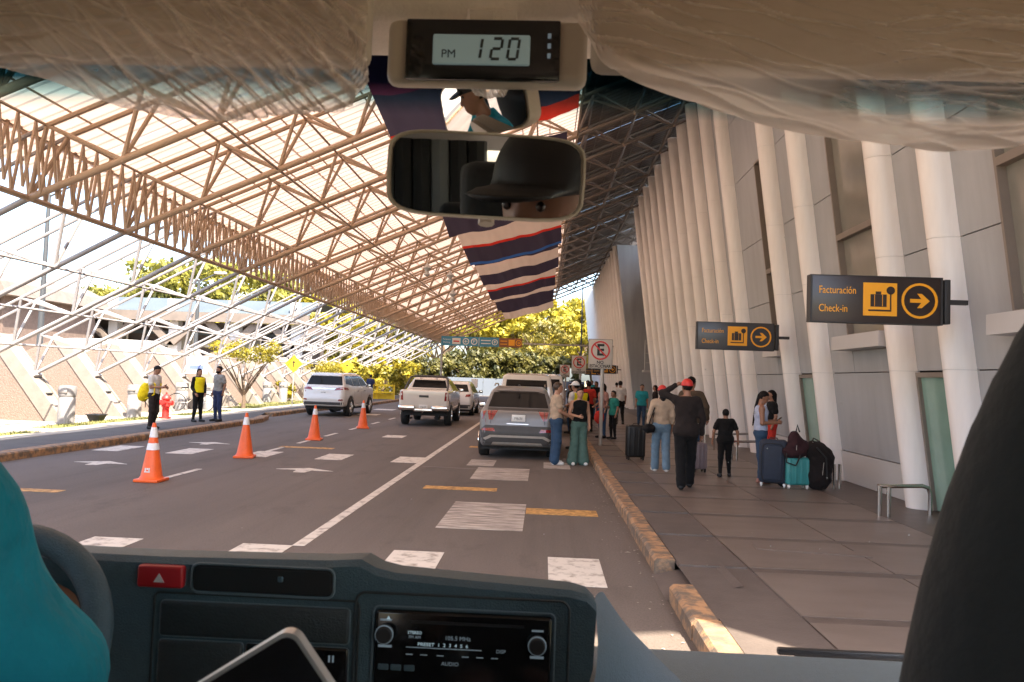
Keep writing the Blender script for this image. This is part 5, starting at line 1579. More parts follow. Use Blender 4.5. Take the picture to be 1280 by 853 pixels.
# silver compact off-road car standing at the kerb
L, W, Hc = 4.6, 1.87, 1.66
car = thing('parked_car', 'silver-grey compact crossover car parked at the kerb with couple behind it', 'car', (-0.57, 17.35, 0))
prof = [(0.16, .26), (0.05, .34), (0.0, .60), (0.05, .74), (0.10, .96), (0.13, 1.06), (0.30, 1.14), (0.66, 1.52), (0.80, 1.60), (1.3, 1.66), (2.1, 1.67), (2.8, 1.58), (3.5, 1.16), (4.35, 1.00), (4.56, .80), (4.6, .45), (4.5, .26)]
plan = [(.74, -.02), (.86, .16), (.92, .6), (.935, 1.2), (.935, 3.4), (.88, 4.1), (.66, 4.6)]
front = [(.80, .24), (.90, .42), (.935, .75), (.925, .98), (.85, 1.10), (.80, 1.18), (.66, 1.54), (.56, 1.66)]
me = shell(prof, plan, front, L, W, Hc, (.85, 3.65), .35, res=.032)
me.materials.append(M['paint_silver'])
b = link('body', me, car)
cf = lambda poly, nm, mt, ax='y', sd=-1, off=.006, th=.012, par=b: conform(me, poly, ax, sd, nm, M[mt], par, off, .06, th)
cf([(-.70, 1.17), (.70, 1.17), (.60, 1.50), (.45, 1.535), (-.45, 1.535), (-.60, 1.50)], 'rear_window', 'car_window')
cf([(-.60, 1.55), (.60, 1.55), (.57, 1.62), (-.57, 1.62)], 'spoiler', 'paint_silver', off=.02, th=.05)
cf([(-.70, 1.10), (.70, 1.10), (.70, 1.15), (-.70, 1.15)], 'light_bar', 'cladding')
for s in (1, -1):
    mp = (lambda p: p) if s > 0 else mirror_poly
    cf(mp([(.46, 1.10), (.70, 1.09), (.66, .88), (.58, .88)]), 'tail_light', 'tail_red')
    cf(mp([(.72, 1.09), (.90, 1.06), (.92, .98), (.80, .88)]), 'tail_light', 'tail_red')
    cf(mp([(.50, .62), (.84, .64), (.80, .69), (.54, .70)]), 'reflector', 'tail_red', off=.02)
    cf([(1.0, 1.10), (3.15, 1.12), (2.72, 1.50), (2.0, 1.58), (1.25, 1.54)], 'side_window', 'car_window', 'x', s)
    cf([(.25, .24), (4.4, .24), (4.4, .34), (.25, .36)], 'sill', 'cladding', 'x', s)
    side_mirror(car, s * .93, 2.95, 1.12, M['paint_silver'] if s > 0 else M['cladding'], s)
    for y in (.85, 3.65): wheel_parts(car, s * .80, y, .35, .23, side=s)
    MB().tube([(s * .60, .95, 1.66), (s * .60, 1.2, 1.70), (s * .60, 2.3, 1.69), (s * .60, 2.5, 1.63)], .018).build('roof_rail', M['steel'], b)
cf([(-.90, .28), (.90, .28), (.88, .62), (.74, .76), (-.74, .76), (-.88, .62)], 'bumper', 'cladding')
cf([(-.78, .46), (-.62, .54), (.62, .54), (.78, .46), (.72, .42), (.58, .49), (-.58, .49), (-.72, .42)], 'bumper_trim', 'galv', off=.022)
cf([(-.60, .30), (.60, .30), (.55, .38), (-.55, .38)], 'skid_plate', 'galv', off=.022)
cf([(-.25, .795), (.25, .795), (.25, .81), (-.25, .81)], 'badge', 'steel', off=.012)
seam(car, [(-.62, .045, .80), (-.60, .06, 1.10)], b); seam(car, [(.62, .045, .80), (.60, .06, 1.10)], b)
plate(car, 0.02, .055, .935, 'P 95-701')
MB().tube([(.02, .60, 1.46), (.02, .50, 1.30), (-.25, .42, 1.22)], .012).build('wiper', M['black'], b)
MB().rbox(.0, .55, 1.68, .05, .14, .05, .02).build('antenna', M['cladding'], b)
underbody(car, W, L)

# white off-road car
L, W, Hc = 4.8, 1.86, 1.83
car = thing('parked_car', 'white off-road car with dark rear window standing by the left kerb', 'car', (-9.05, 30.9, 0), math.radians(-3.5))
prof = [(0.16, .40), (0.04, .46), (0.0, .72), (0.06, .90), (0.12, 1.20), (0.22, 1.30), (0.42, 1.70), (0.60, 1.78), (1.4, 1.83), (2.4, 1.81), (2.95, 1.70), (3.6, 1.26), (4.5, 1.14), (4.75, .95), (4.8, .55), (4.7, .40)]
plan = [(.76, -.02), (.88, .16), (.92, .6), (.93, 1.2), (.93, 3.4), (.90, 4.2), (.68, 4.8)]
front = [(.82, .36), (.91, .50), (.93, .85), (.92, 1.10), (.86, 1.24), (.68, 1.70), (.60, 1.83)]
me = shell(prof, plan, front, L, W, Hc, (.98, 3.73), .385, res=.04)
me.materials.append(M['paint_white'])
b = link('body', me, car)
cf = lambda poly, nm, mt, ax='y', sd=-1, off=.006, th=.012, par=b: conform(me, poly, ax, sd, nm, M[mt], par, off, .07, th)
cf([(-.76, 1.30), (.76, 1.30), (.66, 1.66), (-.66, 1.66)], 'rear_window', 'car_window')
cf([(-.66, 1.68), (.66, 1.68), (.62, 1.76), (-.62, 1.76)], 'spoiler', 'paint_white', off=.03, th=.06)
cf([(-.52, 1.12), (.52, 1.12), (.52, 1.17), (-.52, 1.17)], 'chrome_strip', 'chrome')
for s in (1, -1):
    mp = (lambda p: p) if s > 0 else mirror_poly
    cf(mp([(.46, 1.08), (.90, 1.12), (.90, 1.24), (.52, 1.19)]), 'tail_light', 'tail_red')
    cf([(.10, 1.12), (.62, 1.10), (.56, 1.19), (.12, 1.22)], 'tail_light', 'tail_red', 'x', s)
    cf(mp([(.66, .66), (.84, .68), (.82, .73), (.68, .72)]), 'reflector', 'tail_red', off=.02)
    cf([(.45, 1.36), (1.0, 1.30), (1.4, 1.26), (1.3, 1.66), (.70, 1.70)], 'side_window', 'car_window', 'x', s)
    cf([(1.45, 1.26), (2.32, 1.26), (2.28, 1.70), (1.35, 1.68)], 'side_window', 'car_window', 'x', s)
    cf([(2.38, 1.26), (3.35, 1.28), (2.85, 1.64), (2.34, 1.70)], 'side_window', 'car_window', 'x', s)
    side_mirror(car, s * .92, 3.05, 1.28, M['cladding'], s)
    MB().box(s * .93 - .02, s * .93 + .02 * s + .03, 1.6, 1.8, 1.04, 1.07).build('door_handle', M['chrome'], b)
    MB().box(s * .93 - .02, s * .93 + .02 * s + .03, 2.5, 2.7, 1.04, 1.07).build('door_handle', M['chrome'], b)
    MB().rbox(s * .88, 2.35, .42, .16, 1.7, .05, .02).build('side_step', M['steel'], b)
    for y in (.98, 3.73): wheel_parts(car, s * .80, y, .385, .25, side=s, spokes=6)
    for yy in (1.40, 2.33, 3.3): cf([(yy, .48), (yy + .012, .48), (yy + .012, 1.24), (yy, 1.24)], 'seam', 'cladding', 'x', s, .001, .004)
cf([(-.88, .42), (.88, .42), (.86, .60), (-.86, .60)], 'bumper', 'cladding')
plate(car, 0.0, .08, .98, 'P 61-330')
underbody(car, W, L, .30, .44)

# white pickup truck
L, W, Hc = 5.2, 1.86, 1.78
car = thing('pickup_truck', 'white pickup truck with roll bar driving away, seen from behind', 'pickup truck', (-4.29, 27.2, 0), math.radians(1.0))
prof = [(0.10, .56), (0.04, .66), (0.03, 1.26), (0.10, 1.30), (1.42, 1.32), (1.50, 1.36), (1.62, 1.70), (1.85, 1.76), (2.8, 1.77), (3.2, 1.68), (3.9, 1.24), (4.95, 1.10), (5.15, .85), (5.2, .5), (5.0, .44), (1.0, .44)]
plan = [(.84, -.02), (.90, .10), (.92, .6), (.92, 4.2), (.88, 4.7), (.66, 5.2)]
front = [(.82, .40), (.90, .58), (.93, .9), (.91, 1.24), (.84, 1.34), (.66, 1.66), (.58, 1.78)]
me = shell(prof, plan, front, L, W, Hc, (1.05, 4.1), .385, res=.04, k=.06, kf=.06)
me.materials.append(M['paint_cream'])
b = link('body', me, car)
cf = lambda poly, nm, mt, ax='y', sd=-1, off=.006, th=.012, par=b: conform(me, poly, ax, sd, nm, M[mt], par, off, .07, th)
cf([(-.66, 1.37), (.66, 1.37), (.58, 1.66), (-.58, 1.66)], 'rear_window', 'car_window')
for s in (1, -1):
    mp = (lambda p: p) if s > 0 else mirror_poly
    cf(mp([(.74, .92), (.89, .94), (.88, 1.24), (.76, 1.24)]), 'tail_light', 'tail_red')
    cf(mp([(.79, 1.10), (.87, 1.10), (.87, 1.17), (.79, 1.17)]), 'reverse_light', 'tail_white', off=.02)
    cf([(1.85, 1.28), (3.55, 1.28), (3.1, 1.64), (1.95, 1.66)], 'side_window', 'car_window', 'x', s)
    side_mirror(car, s * .92, 3.35, 1.28, M['chrome'], s)
    for y in (1.05, 4.1): wheel_parts(car, s * .80, y, .385, .25, side=s, spokes=6)
    MB().tube([(s * .78, .55, 1.30), (s * .76, 1.0, 1.50), (s * .68, 1.30, 1.76), (s * .5, 1.33, 1.79)], .04, n=8).build('roll_bar', M['cladding'], b)
    m = MB(); m.rbox(s * .74, .98, .50, .22, .03, .46, .01); m.build('mud_flap', M['rubber'], b)
    cf([(.05, .92), (.22, .94), (.20, 1.24), (.05, 1.24)], 'tail_light', 'tail_red', 'x', s)
MB().tube([(-.55, 1.33, 1.80), (.55, 1.33, 1.80)], .045, n=8).build('roll_bar', M['cladding'], b)
for x in (-.3, .28): MB().rbox(x, 1.30, 1.72, .10, .05, .05, .02).build('brake_light', M['tail_white'], b)
cf([(-.72, .86), (.72, .86), (.72, 1.25), (-.72, 1.25)], 'tailgate', 'paint_cream', off=.012, th=.02)
MB().rbox(0, .01, 1.08, .34, .03, .08, .015).build('tailgate_handle', M['cladding'], b)
m = MB(); m.rbox(-.60, .0, .66, .62, .22, .20, .06); m.rbox(.60, .0, .66, .62, .22, .20, .06); m.rbox(0, .04, .58, .70, .18, .12, .03); m.build('bumper', M['chrome'], b)
plate(car, 0, -.02, .70, 'P 44-219')
MB().tube([(0, -.02, .5), (0, -.16, .5), (0, -.18, .56)], .025).build('tow_hook', M['steel'], b)
underbody(car, W, L, .38, .52)

def small_car(kind_name, label, cat, loc, rz, paint, scale=(1, 1, 1), van=False, group=None, ladder=False):
    L, W, Hc = 4.3, 1.78, 1.62
    t = thing(kind_name, label, cat, loc, rz, group); t.scale = scale
    if van:
        prof = [(0.06, .30), (0.0, .55), (0.03, 1.0), (0.10, 1.6), (.2, 1.95), (.5, 2.02), (3.6, 2.02), (4.1, 1.4), (4.6, 1.15), (4.8, .9), (4.8, .32)]; L = 4.8
        front = [(.82, .26), (.9, .5), (.91, 1.0), (.88, 1.3), (.76, 1.92), (.62, 2.02)]; Hc = 2.0
        plan = [(.82, -.02), (.90, .2), (.92, 1.2), (.92, 3.8), (.85, 4.4), (.66, 4.8)]
    else:
        prof = [(0.12, .28), (0.02, .40), (0.0, .65), (0.06, .95), (0.14, 1.06), (.5, 1.50), (.9, 1.60), (2.1, 1.62), (2.6, 1.52), (3.2, 1.12), (4.1, .95), (4.3, .6), (4.25, .28)]
        front = [(.78, .26), (.86, .5), (.89, .8), (.86, 1.04), (.80, 1.12), (.62, 1.54), (.52, 1.62)]
        plan = [(.72, -.02), (.84, .2), (.88, .7), (.89, 3.2), (.84, 3.9), (.62, 4.3)]
    me = shell(prof, plan, front, L, W, Hc, (.85, L - .95), .33, res=.05)
    me.materials.append(M[paint]); b = link('body', me, t)
    cf = lambda poly, nm, mt, ax='y', sd=-1, off=.006, th=.012: conform(me, poly, ax, sd, nm, M[mt], b, off, .08, th)
    if van:
        cf([(-.70, 1.25), (.70, 1.25), (.64, 1.80), (-.64, 1.80)], 'rear_window', 'car_window')
    else:
        cf([(-.66, 1.12), (.66, 1.12), (.54, 1.46), (-.54, 1.46)], 'rear_window', 'car_window')
    for s in (1, -1):
        mp = (lambda p: p) if s > 0 else mirror_poly
        cf(mp([(.50, .88), (.86, .92), (.86, 1.04), (.54, 1.00)]), 'tail_light', 'tail_red')
        zz = .25 if van else 0
        cf([(.9, 1.10 + zz), (2.95 + zz, 1.12 + zz), (2.45 + zz, 1.48 + 1.2 * zz), (1.0, 1.50 + 1.2 * zz)], 'side_window', 'car_window', 'x', s)
        side_mirror(t, s * .88, 2.8, 1.10 + zz, M['cladding'], s)
        for y in (.85, L - .95): wheel_parts(t, s * .76, y, .33, .21, side=s)
    cf([(-.80, .30), (.80, .30), (.76, .52), (-.76, .52)], 'bumper', 'cladding')
    plate(t, 0, .03, .74, 'P 20-58')
    underbody(t, W, L)
    return t
small_car('parked_car', 'small white car driving ahead, half hidden by the white pickup', 'car', (-4.15, 35.4, 0), 0, 'paint_white')
small_car('minibus', 'tall cream minibus parked in front of the silver crossover', 'minibus', (-0.55, 24.2, 0), 0, 'paint_cream', (1, 1, 1.0), True)
small_car('minibus', 'white van parked ahead of the cream minibus', 'van', (0.0, 31.5, 0), 0, 'paint_white', (1, 1, 1.03), True)
small_car('parked_car', 'white car parked along the kerb ahead of the vans', 'car', (-0.1, 39.5, 0), 0, 'paint_white')
small_car('minibus', 'far white van parked at the kerb below the small signs', 'van', (0.1, 47, 0), 0, 'paint_white', (1, 1, 1.05), True)
# ---------------------------------------------------------------- people
DK = cloth('cloth_black', (0.006, 0.0055, 0.006)); BRN = cloth('cloth_brown', (0.075, 0.05, 0.032)); JEAN = cloth('cloth_jeans', (0.030, 0.062, 0.115)); LJEAN = cloth('cloth_light_jeans', (0.13, 0.20, 0.27))
BEI = cloth('cloth_beige', (0.42, 0.31, 0.22)); WHI = cloth('cloth_white', (0.58, 0.54, 0.50)); TEAL = cloth('cloth_teal', (0.02, 0.24, 0.27)); SAGE = cloth('cloth_sage', (0.075, 0.135, 0.115))
NAVY = cloth('cloth_navy', (0.025, 0.035, 0.09)); GREY = cloth('cloth_grey', (0.22, 0.21, 0.20)); YEL = cloth('cloth_yellow', (0.75, 0.62, 0.01), var=.08); REDC = cloth('cloth_red', (0.45, 0.03, 0.02)); CHAR = cloth('cloth_charcoal', (0.017, 0.012, 0.011))
GRN = cloth('cloth_green', (0.02, 0.17, 0.13)); ROSE = cloth('cloth_rose', (0.30, 0.15, 0.12)); LAV = cloth('cloth_lavender', (0.38, 0.42, 0.55)); DTR = cloth('cloth_darktr', (0.022, 0.015, 0.014)); GOLD = cloth('cloth_gold', (0.72, 0.52, 0.01), var=.1)
M['skin_light'] = mk('skin_light', (0.42, 0.22, 0.14), 0.5, var=.06, scale=12)
def phone_at(x, y, z, label, rz=0):
    t = thing('phone', label, 'phone', (x, y, z), rz)
    MB().rbox(0, 0, 0, .075, .012, .15, .005, rot=Matrix.Rotation(math.radians(-50), 4, 'X')).build('case', M['black'], t)
# left footway
person('man with yellow backpack in white shirt looking at his phone on the left footway', (-10.42, 20.0, .15), -PI / 2 - .1, 1.70,
       dict(eL=(-.20, .02, 1.13), wL=(-.10, .27, 1.13), eR=(.20, .02, 1.13), wR=(.08, .27, 1.14), hd=(0, .05, 1.59), kL=(-.09, .03, .49), aL=(-.09, -.06, .085)),
       top=WHI, hem=.92, bottom=DTR, look=(0, -.45), h=.018)
phone_at(-10.14, 19.98, 1.30, 'phone held by the man with the yellow backpack', -PI / 2)
t = thing('backpack', 'bright yellow backpack worn by the man in white shirt', 'backpack', (-10.66, 19.99, 1.13), -PI / 2 - .1)
def bp(P): return smin(ellip(P, (0, -.02, 0), (.17, .13, .25)), ellip(P, (0, -.08, -.10), (.15, .11, .14)), .05) + .006 * np.sin(P[..., 2] * 40) * np.sin(P[..., 0] * 30)
link('bag', field_mesh(bp, (-.3, -.35, -.4), (.3, .3, .4), .02, 'bag', GOLD), t)
for s in (-1, 1): MB().tube([(s * .11, .08, .18), (s * .12, .22, .31), (s * .13, .36, .22), (s * .13, .34, -.05), (s * .12, .1, -.18)], .018, n=6).build('strap', GOLD, t)
MB().tube([(-.1, -.05, -.22), (-.12, -.06, -.42)], .012, n=5).build('loose_strap', M['black'], t)
person('security guard in black and yellow vest standing left of the man in grey polo', (-10.72, 23.25, .15), -PI / 2 - .5, 1.64,
       dict(eL=(-.24, 0, 1.14), wL=(-.17, .12, .93), wR=(.2, .14, .92), aR=(.13, -.02, .085), aL=(-.14, 0, .085)), top=DK, sleeve='long', vest=YEL, bottom=DK, hair='pony', h=.019, stout=1.05)
person('bearded man in grey polo shirt and dark trousers standing at the left kerb', (-10.30, 23.75, .15), PI - .55, 1.74,
       dict(eL=(-.25, -.05, 1.14), wL=(-.20, -.02, .90), eR=(.25, -.05, 1.14), wR=(.22, .05, .90), aL=(-.13, -.02, .085), aR=(.12, -.02, .085)), top=GREY, hem=.90, bottom=NAVY, beard=True, h=.019, stout=1.1)
person('person in navy shirt walking away along the left footway by the yellow railing', (-9.95, 43.4, .15), .1, 1.60,
       dict(kL=(-.09, .12, .50), aL=(-.09, .12, .10), kR=(.09, -.02, .48), aR=(.09, -.20, .12), wL=(-.26, -.08, .9), wR=(.24, .12, .9)), top=NAVY, hem=.86, bottom=NAVY, h=.03, fingers=False)
# behind the silver car
person('man in beige T-shirt and blue jeans standing behind the silver car, side on', (0.30, 16.72, 0), -PI / 2 + .25, 1.78,
       dict(eR=(.21, .02, 1.13), wR=(.14, .25, 1.02), eL=(-.22, -.04, 1.13), wL=(-.16, .18, 1.05), aL=(-.12, 0, .085), aR=(.12, -.04, .085)),
       top=BEI, hem=.95, bottom=JEAN, leg=1.9, hair_mat=M['hair_brown'], skin=M['skin_light'], h=.017, shoes=M['white'], stout=1.08)
person('woman in black sleeveless top and wide sage green trousers facing the camera', (0.80, 16.78, 0), PI + .25, 1.67,
       dict(eR=(.24, .02, 1.13), wR=(.10, .25, 1.10), eL=(-.23, -.02, 1.12), wL=(-.22, .08, .90), aL=(-.13, 0, .085), aR=(.13, -.02, .085)),
       top=DK, sleeve='none', hem=.97, bottom=SAGE, leg=2.6, hair='pony', skin=M['skin_light'], h=.017, shoes=M['white'])
person('worker in bright yellow safety vest, white shirt and white cap beside the silver car', (0.86, 20.5, 0), PI / 2 - .6, 1.80,
       dict(eL=(-.22, .04, 1.14), wL=(-.16, .24, 1.08), wR=(.2, .2, 1.0), eR=(.22, 0, 1.13)), top=WHI, vest=YEL, bottom=DTR, cap=M['white'], h=.019, stout=1.15)
person('second worker in yellow safety vest with dark hair in the crowd', (1.22, 24.4, .0), .4, 1.72, top=DK, vest=YEL, bottom=DK, h=.024, fingers=False)
person('person in red shirt next to the second yellow-vested worker', (1.52, 25.6, .15), .2, 1.66, top=REDC, bottom=DK, h=.024, fingers=False)
person('woman in rose shirt with long dark hair by the sign post', (1.78, 22.9, .15), PI / 2 + .5, 1.62, dict(wR=(.18, .2, 1.0)), top=ROSE, bottom=JEAN, hair='long', h=.022, fingers=False)
t = thing('handbag', 'red bag carried by the woman in the rose shirt', 'bag', (1.66, 22.6, .62))
link('bag', field_mesh(lambda P: ellip(P, (0, 0, .16), (.15, .09, .2)), (-.25, -.2, -.15), (.25, .2, .45), .025, 'bag', REDC), t)
MB().tube([(-.1, 0, .3), (-.07, 0, .45), (.07, 0, .45), (.1, 0, .3)], .01).build('handle', REDC, t)
person('boy in green T-shirt and black trousers standing near the sign post', (2.08, 22.7, .15), PI - 1.0, 1.42, dict(wR=(.1, .26, 1.12), eR=(.2, .02, 1.12)), top=GRN, hem=.85, bottom=DK, h=.02)
person('man in white shirt and dark trousers walking away down the pavement', (3.03, 30.3, .15), .15, 1.72, dict(kL=(-.1, .1, .5), aL=(-.1, .08, .09), kR=(.1, 0, .49), aR=(.1, -.16, .11)), top=WHI, bottom=DK, h=.024, fingers=False, stout=1.15)
person('woman in turquoise T-shirt and jeans walking towards the camera', (3.68, 28.7, .15), PI - .1, 1.62, dict(kL=(-.09, .1, .5), aL=(-.09, .1, .09)), top=TEAL, hem=.88, bottom=JEAN, h=.022, hair='pony', fingers=False, stout=1.1)
person('woman in dark clothes standing against the ribs behind the turquoise-shirted woman', (4.45, 30.6, .15), PI / 2, 1.60, top=CHAR, bottom=DK, hair='long', h=.026, fingers=False)
sit = dict(hip=(0, 0, .42), hL=(-.09, .02, .40), hR=(.09, .02, .40), kL=(-.12, .40, .50), kR=(.12, .40, .48), aL=(-.12, .52, .09), aR=(.12, .50, .09), ch=(0, .05, .78), nk=(0, .05, .93), sL=(-.17, .05, .87), sR=(.17, .05, .87), eL=(-.22, .12, .62), eR=(.22, .12, .62), wL=(-.12, .36, .58), wR=(.12, .36, .58), hd=(0, .09, 1.08))
person('person in pale top sitting low against the ribbed wall', (4.62, 29.0, .05), PI / 2 + .3, 1.62, sit, top=WHI, hem=.40, bottom=DK, h=.024, fingers=False)
person('person in red and black sitting low beside the one in the pale top', (4.50, 28.1, .05), PI / 2 + .8, 1.55, sit, top=REDC, hem=.40, bottom=DK, h=.024, hair='long', fingers=False)
for i, (x, y, m_, lab, rz) in enumerate([(3.9, 41, WHI, 'far person in white top beyond the man in the white shirt', 0), (2.3, 33.5, DK, 'person in black among the crowd under the dark sign', 2.6),
        (1.7, 29.5, CHAR, 'person in charcoal top in the crowd behind the red shirt', 3.3), (1.45, 31.5, BRN, 'person in brown top deep in the crowd by the kerb', 0.4), (2.2, 37, NAVY, 'person in navy top far down the pavement', 3.0),
        (1.65, 43, YEL, 'farthest worker in yellow top near the small signs', .5), (2.9, 46, TEAL, 'farthest person in teal top on the pavement', 3.1), (0.95, 26.5, DK, 'dark-haired person between the minibus and the crowd', 1.2)]):
    person(lab, (x, y, .15 if x > 1.2 else 0), rz, 1.64 + .03 * (i % 4), top=m_, bottom=[DK, JEAN, DTR][i % 3], h=.032, fingers=False, hair=['short', 'long'][i % 2])
# walking group
person('man in black jacket and trousers with red cap, hand raised to his head, walking away', (2.32, 12.45, .15), -.08, 1.76,
       dict(eL=(-.38, .10, 1.50), wL=(-.17, .10, 1.63), sL=(-.18, 0, 1.42), eR=(.25, -.02, 1.13), wR=(.25, .06, .88), kR=(.10, .16, .50), aR=(.09, .20, .10), kL=(-.08, -.02, .49), aL=(-.07, -.12, .10)),
       top=CHAR, sleeve='long', hem=.84, bottom=DK, leg=1.6, cap=M['red'], h=.015, stout=1.12, look=(.35, 0))
person('woman in beige top and light jeans walking ahead of the man in black', (2.28, 14.75, .15), .1, 1.64,
       dict(kL=(-.09, .1, .5), aL=(-.09, .1, .09), kR=(.09, -.02, .49), aR=(.08, -.14, .11), wL=(-.27, .02, .88), eL=(-.25, -.04, 1.12)), top=BEI, sleeve='long', hem=.96, bottom=LJEAN, leg=1.7, hair='long', h=.018, shoes=M['white'], cap=M['red'])
t = thing('shoulder_bag', 'dark shoulder bag hanging on the woman in light jeans', 'bag', (2.02, 14.62, .98))
link('bag', field_mesh(lambda P: ellip(P, (0, 0, 0), (.13, .12, .09)) + .005 * np.sin(P[..., 0] * 50), (-.2, -.2, -.2), (.2, .2, .2), .022, 'bag', DK), t)
MB().tube([(-.02, -.08, .05), (.10, -.02, .40), (.14, .06, .38), (.0, .1, .05)], .01).build('strap', DK, t)
person('tall man in brown hooded jacket walking away with a suitcase', (2.98, 15.5, .15), -.15, 1.84,
       dict(eR=(.28, -.05, 1.17), wR=(.30, .06, .95), wL=(-.22, .0, .86), kL=(-.1, .1, .5), aL=(-.1, .1, .09)), top=BRN, sleeve='long', hem=.80, bottom=JEAN, h=.018, stout=1.15, look=(-.6, 0))
t = thing('jacket_hood', 'folded hood at the back of the tall man in the brown jacket', 'hood', (2.97, 15.4, 1.70)) if False else None
person('boy in black T-shirt and black trousers walking away beside the suitcase', (3.40, 14.35, .15), -.05, 1.27,
       dict(eL=(-.29, -.03, 1.14), wL=(-.31, .02, .90), eR=(.29, -.03, 1.14), wR=(.32, .03, .90), hd=(0, .01, 1.58), kL=(-.1, .02, .49), aL=(-.12, -.05, .09), kR=(.1, .08, .49), aR=(.13, .10, .09)), top=DK, hem=.88, bottom=DK, h=.02, stout=1.18)
person('woman with long braid, lavender tank top and jeans, looking at her phone by the suitcases', (3.88, 13.75, .15), -PI / 2 - .15, 1.62,
       dict(eL=(-.20, .0, 1.14), wL=(-.08, .24, 1.16), eR=(.20, .0, 1.12), wR=(.08, .27, 1.14), hd=(0, .04, 1.595), aL=(-.10, .05, .085)), top=LAV, sleeve='none', hem=.98, bottom=JEAN, hair='braid', h=.015, look=(0, -.40), shoes=ROSE)
phone_at(4.17, 13.72, 1.27, 'phone held by the woman with the long braid', -PI / 2)
person('person in dark top and red skirt half hidden behind a rib', (5.10, 17.25, .15), PI / 2, 1.62, top=DK, bottom=REDC, hair='long', h=.024, fingers=False)

# ---------------------------------------------------------------- luggage on the pavement
M['case_black'] = mk('case_black', (0.007, 0.006, 0.006), .5, var=.1, scale=20); M['case_navy'] = mk('case_navy', (0.014, 0.022, 0.042), .7, var=.15, scale=20, bump=.3, bscale=120)
M['case_teal'] = mk('case_teal', (0.045, 0.25, 0.25), .35, var=.05); M['case_rose'] = mk('case_rose', (0.17, 0.13, 0.14), .4, var=.1)
suitcase('black upright suitcase standing alone on the pavement', (2.05, 16.9, .15), .1, .41, .27, .70, M['case_black'], handle=.0)
suitcase('rose-grey suitcase pulled by the tall man in the brown jacket', (3.05, 15.02, .15), .2, .30, .22, .52, M['case_rose'], handle=.36)
suitcase('large navy fabric suitcase beside the woman with the braid', (3.98, 13.32, .15), -.35, .46, .30, .74, M['case_navy'], soft=True, handle=0, wheel_mat=M['white'])
suitcase('small turquoise hard suitcase between the navy case and black bags', (4.32, 13.18, .15), .08, .40, .25, .47, M['case_teal'], handle=0, wheel_mat=M['white'])
def lumpy(name, label, cat, loc, rz, parts, mat, h=.02, straps=()):
    t = thing(name, label, cat, loc, rz)
    def fn(P):
        d = None
        for c, r in parts:
            e = ellip(P, c, r); d = e if d is None else smin(d, e, .06)
        return d + .008 * np.sin(P[..., 2] * 38 + 10 * P[..., 0]) * np.sin(P[..., 0] * 31 + 8 * P[..., 1])
    lo = np.min([np.array(c) - np.array(r) for c, r in parts], 0) - .08; hi = np.max([np.array(c) + np.array(r) for c, r in parts], 0) + .08
    link('bag', field_mesh(fn, lo, hi, h, 'bag', mat), t)
    for s in straps: MB().tube(s, .014, n=6).build('strap', M['black'], t)
    MB().tube([(c[0], c[1] - r[1] * .95, c[2]) for c, r in parts][:2], .006, n=4).build('zip', M['galv'], t) if len(parts) > 1 else None
    return t
CBAG = cloth('cloth_bag', (0.011, 0.008, 0.008)); CMAR = cloth('cloth_maroon', (0.030, 0.011, 0.014))
lumpy('travel_bag', 'tall bulging black travel bag standing right of the turquoise suitcase', 'travel bag', (4.68, 13.15, .15), 0,
      [((0, 0, .22), (.22, .20, .24)), ((.03, 0, .5), (.23, .19, .26)), ((-.08, -.02, .68), (.16, .15, .14))], CBAG, straps=[[(-.1, -.2, .72), (.05, -.22, .55), (.08, -.2, .2)], [(-.18, 0, .7), (-.1, -.05, .86), (.02, 0, .8)]])
lumpy('backpack', 'open maroon-black backpack lying on top of the turquoise suitcase', 'backpack', (4.30, 13.15, .70), 0,
      [((-.04, 0, .06), (.20, .16, .12)), ((-.02, 0, .22), (.12, .12, .20)), ((.12, 0, .16), (.12, .12, .12))], CMAR, straps=[[(-.18, -.1, .05), (-.2, -.16, -.1), (-.05, -.17, -.15), (.03, -.16, .02)], [(0, 0, .4), (.02, .0, .52), (.06, 0, .4)]])
lumpy('small_bag', 'small dark bag wedged between the navy and turquoise suitcases', 'bag', (4.12, 13.28, .15), 0, [((0, 0, .20), (.09, .12, .20)), ((0, 0, .36), (.07, .1, .08))], CBAG, .022)
# ---------------------------------------------------------------- the minibus cab the photograph is taken from
M['dash'] = mk('dash', (0.052, 0.094, 0.118), .55, var=.08, scale=120, bump=.25, bscale=500)
M['dash_dark'] = mk('dash_dark', (0.022, 0.030, 0.034), .5, var=.1, scale=120, bump=.2, bscale=500)
M['dash_top'] = mk('dash_top', (0.11, 0.155, 0.185), .5, var=.06, scale=80, bump=.2, bscale=400)
M['gloss_black'] = mk('gloss_black', (0.008, 0.008, 0.009), .12, var=0)
M['liner'] = mk('liner', (0.72, 0.63, 0.55), .85, var=.06, scale=30, bump=.2, bscale=300)
M['cream'] = mk('cream', (0.50, 0.43, 0.35), .5, var=.04)
M['mirror'] = mk('mirror', (0.85, 0.86, 0.85), .015, metal=1.0, var=0)
M['lcd'] = mk('lcd', (0.26, 0.33, 0.33), .3, var=.04, emit=(0.30, 0.42, 0.42), estr=0.030)
M['lcd_digit'] = mk('lcd_digit', (0.02, 0.025, 0.025), .4, var=0)
M['glow'] = mk('glow', (0.3, 0.4, 0.45), .4, var=0, emit=(0.55, 0.75, 0.85), estr=0.07)
M['glow_dim'] = mk('glow_dim', (0.2, 0.25, 0.3), .4, var=0, emit=(0.5, 0.65, 0.75), estr=0.022)
M['seat_black'] = mk('seat_black', (0.010, 0.012, 0.012), .85, var=.15, scale=9, bump=.12, bscale=60, sheen=.1)
M['visor'] = mk('visor', (0.44, 0.365, 0.305), .8, var=.06, scale=30)
M['added_curtain'] = mk('added_curtain', (0.16, 0.18, 0.18), .9, var=.1)
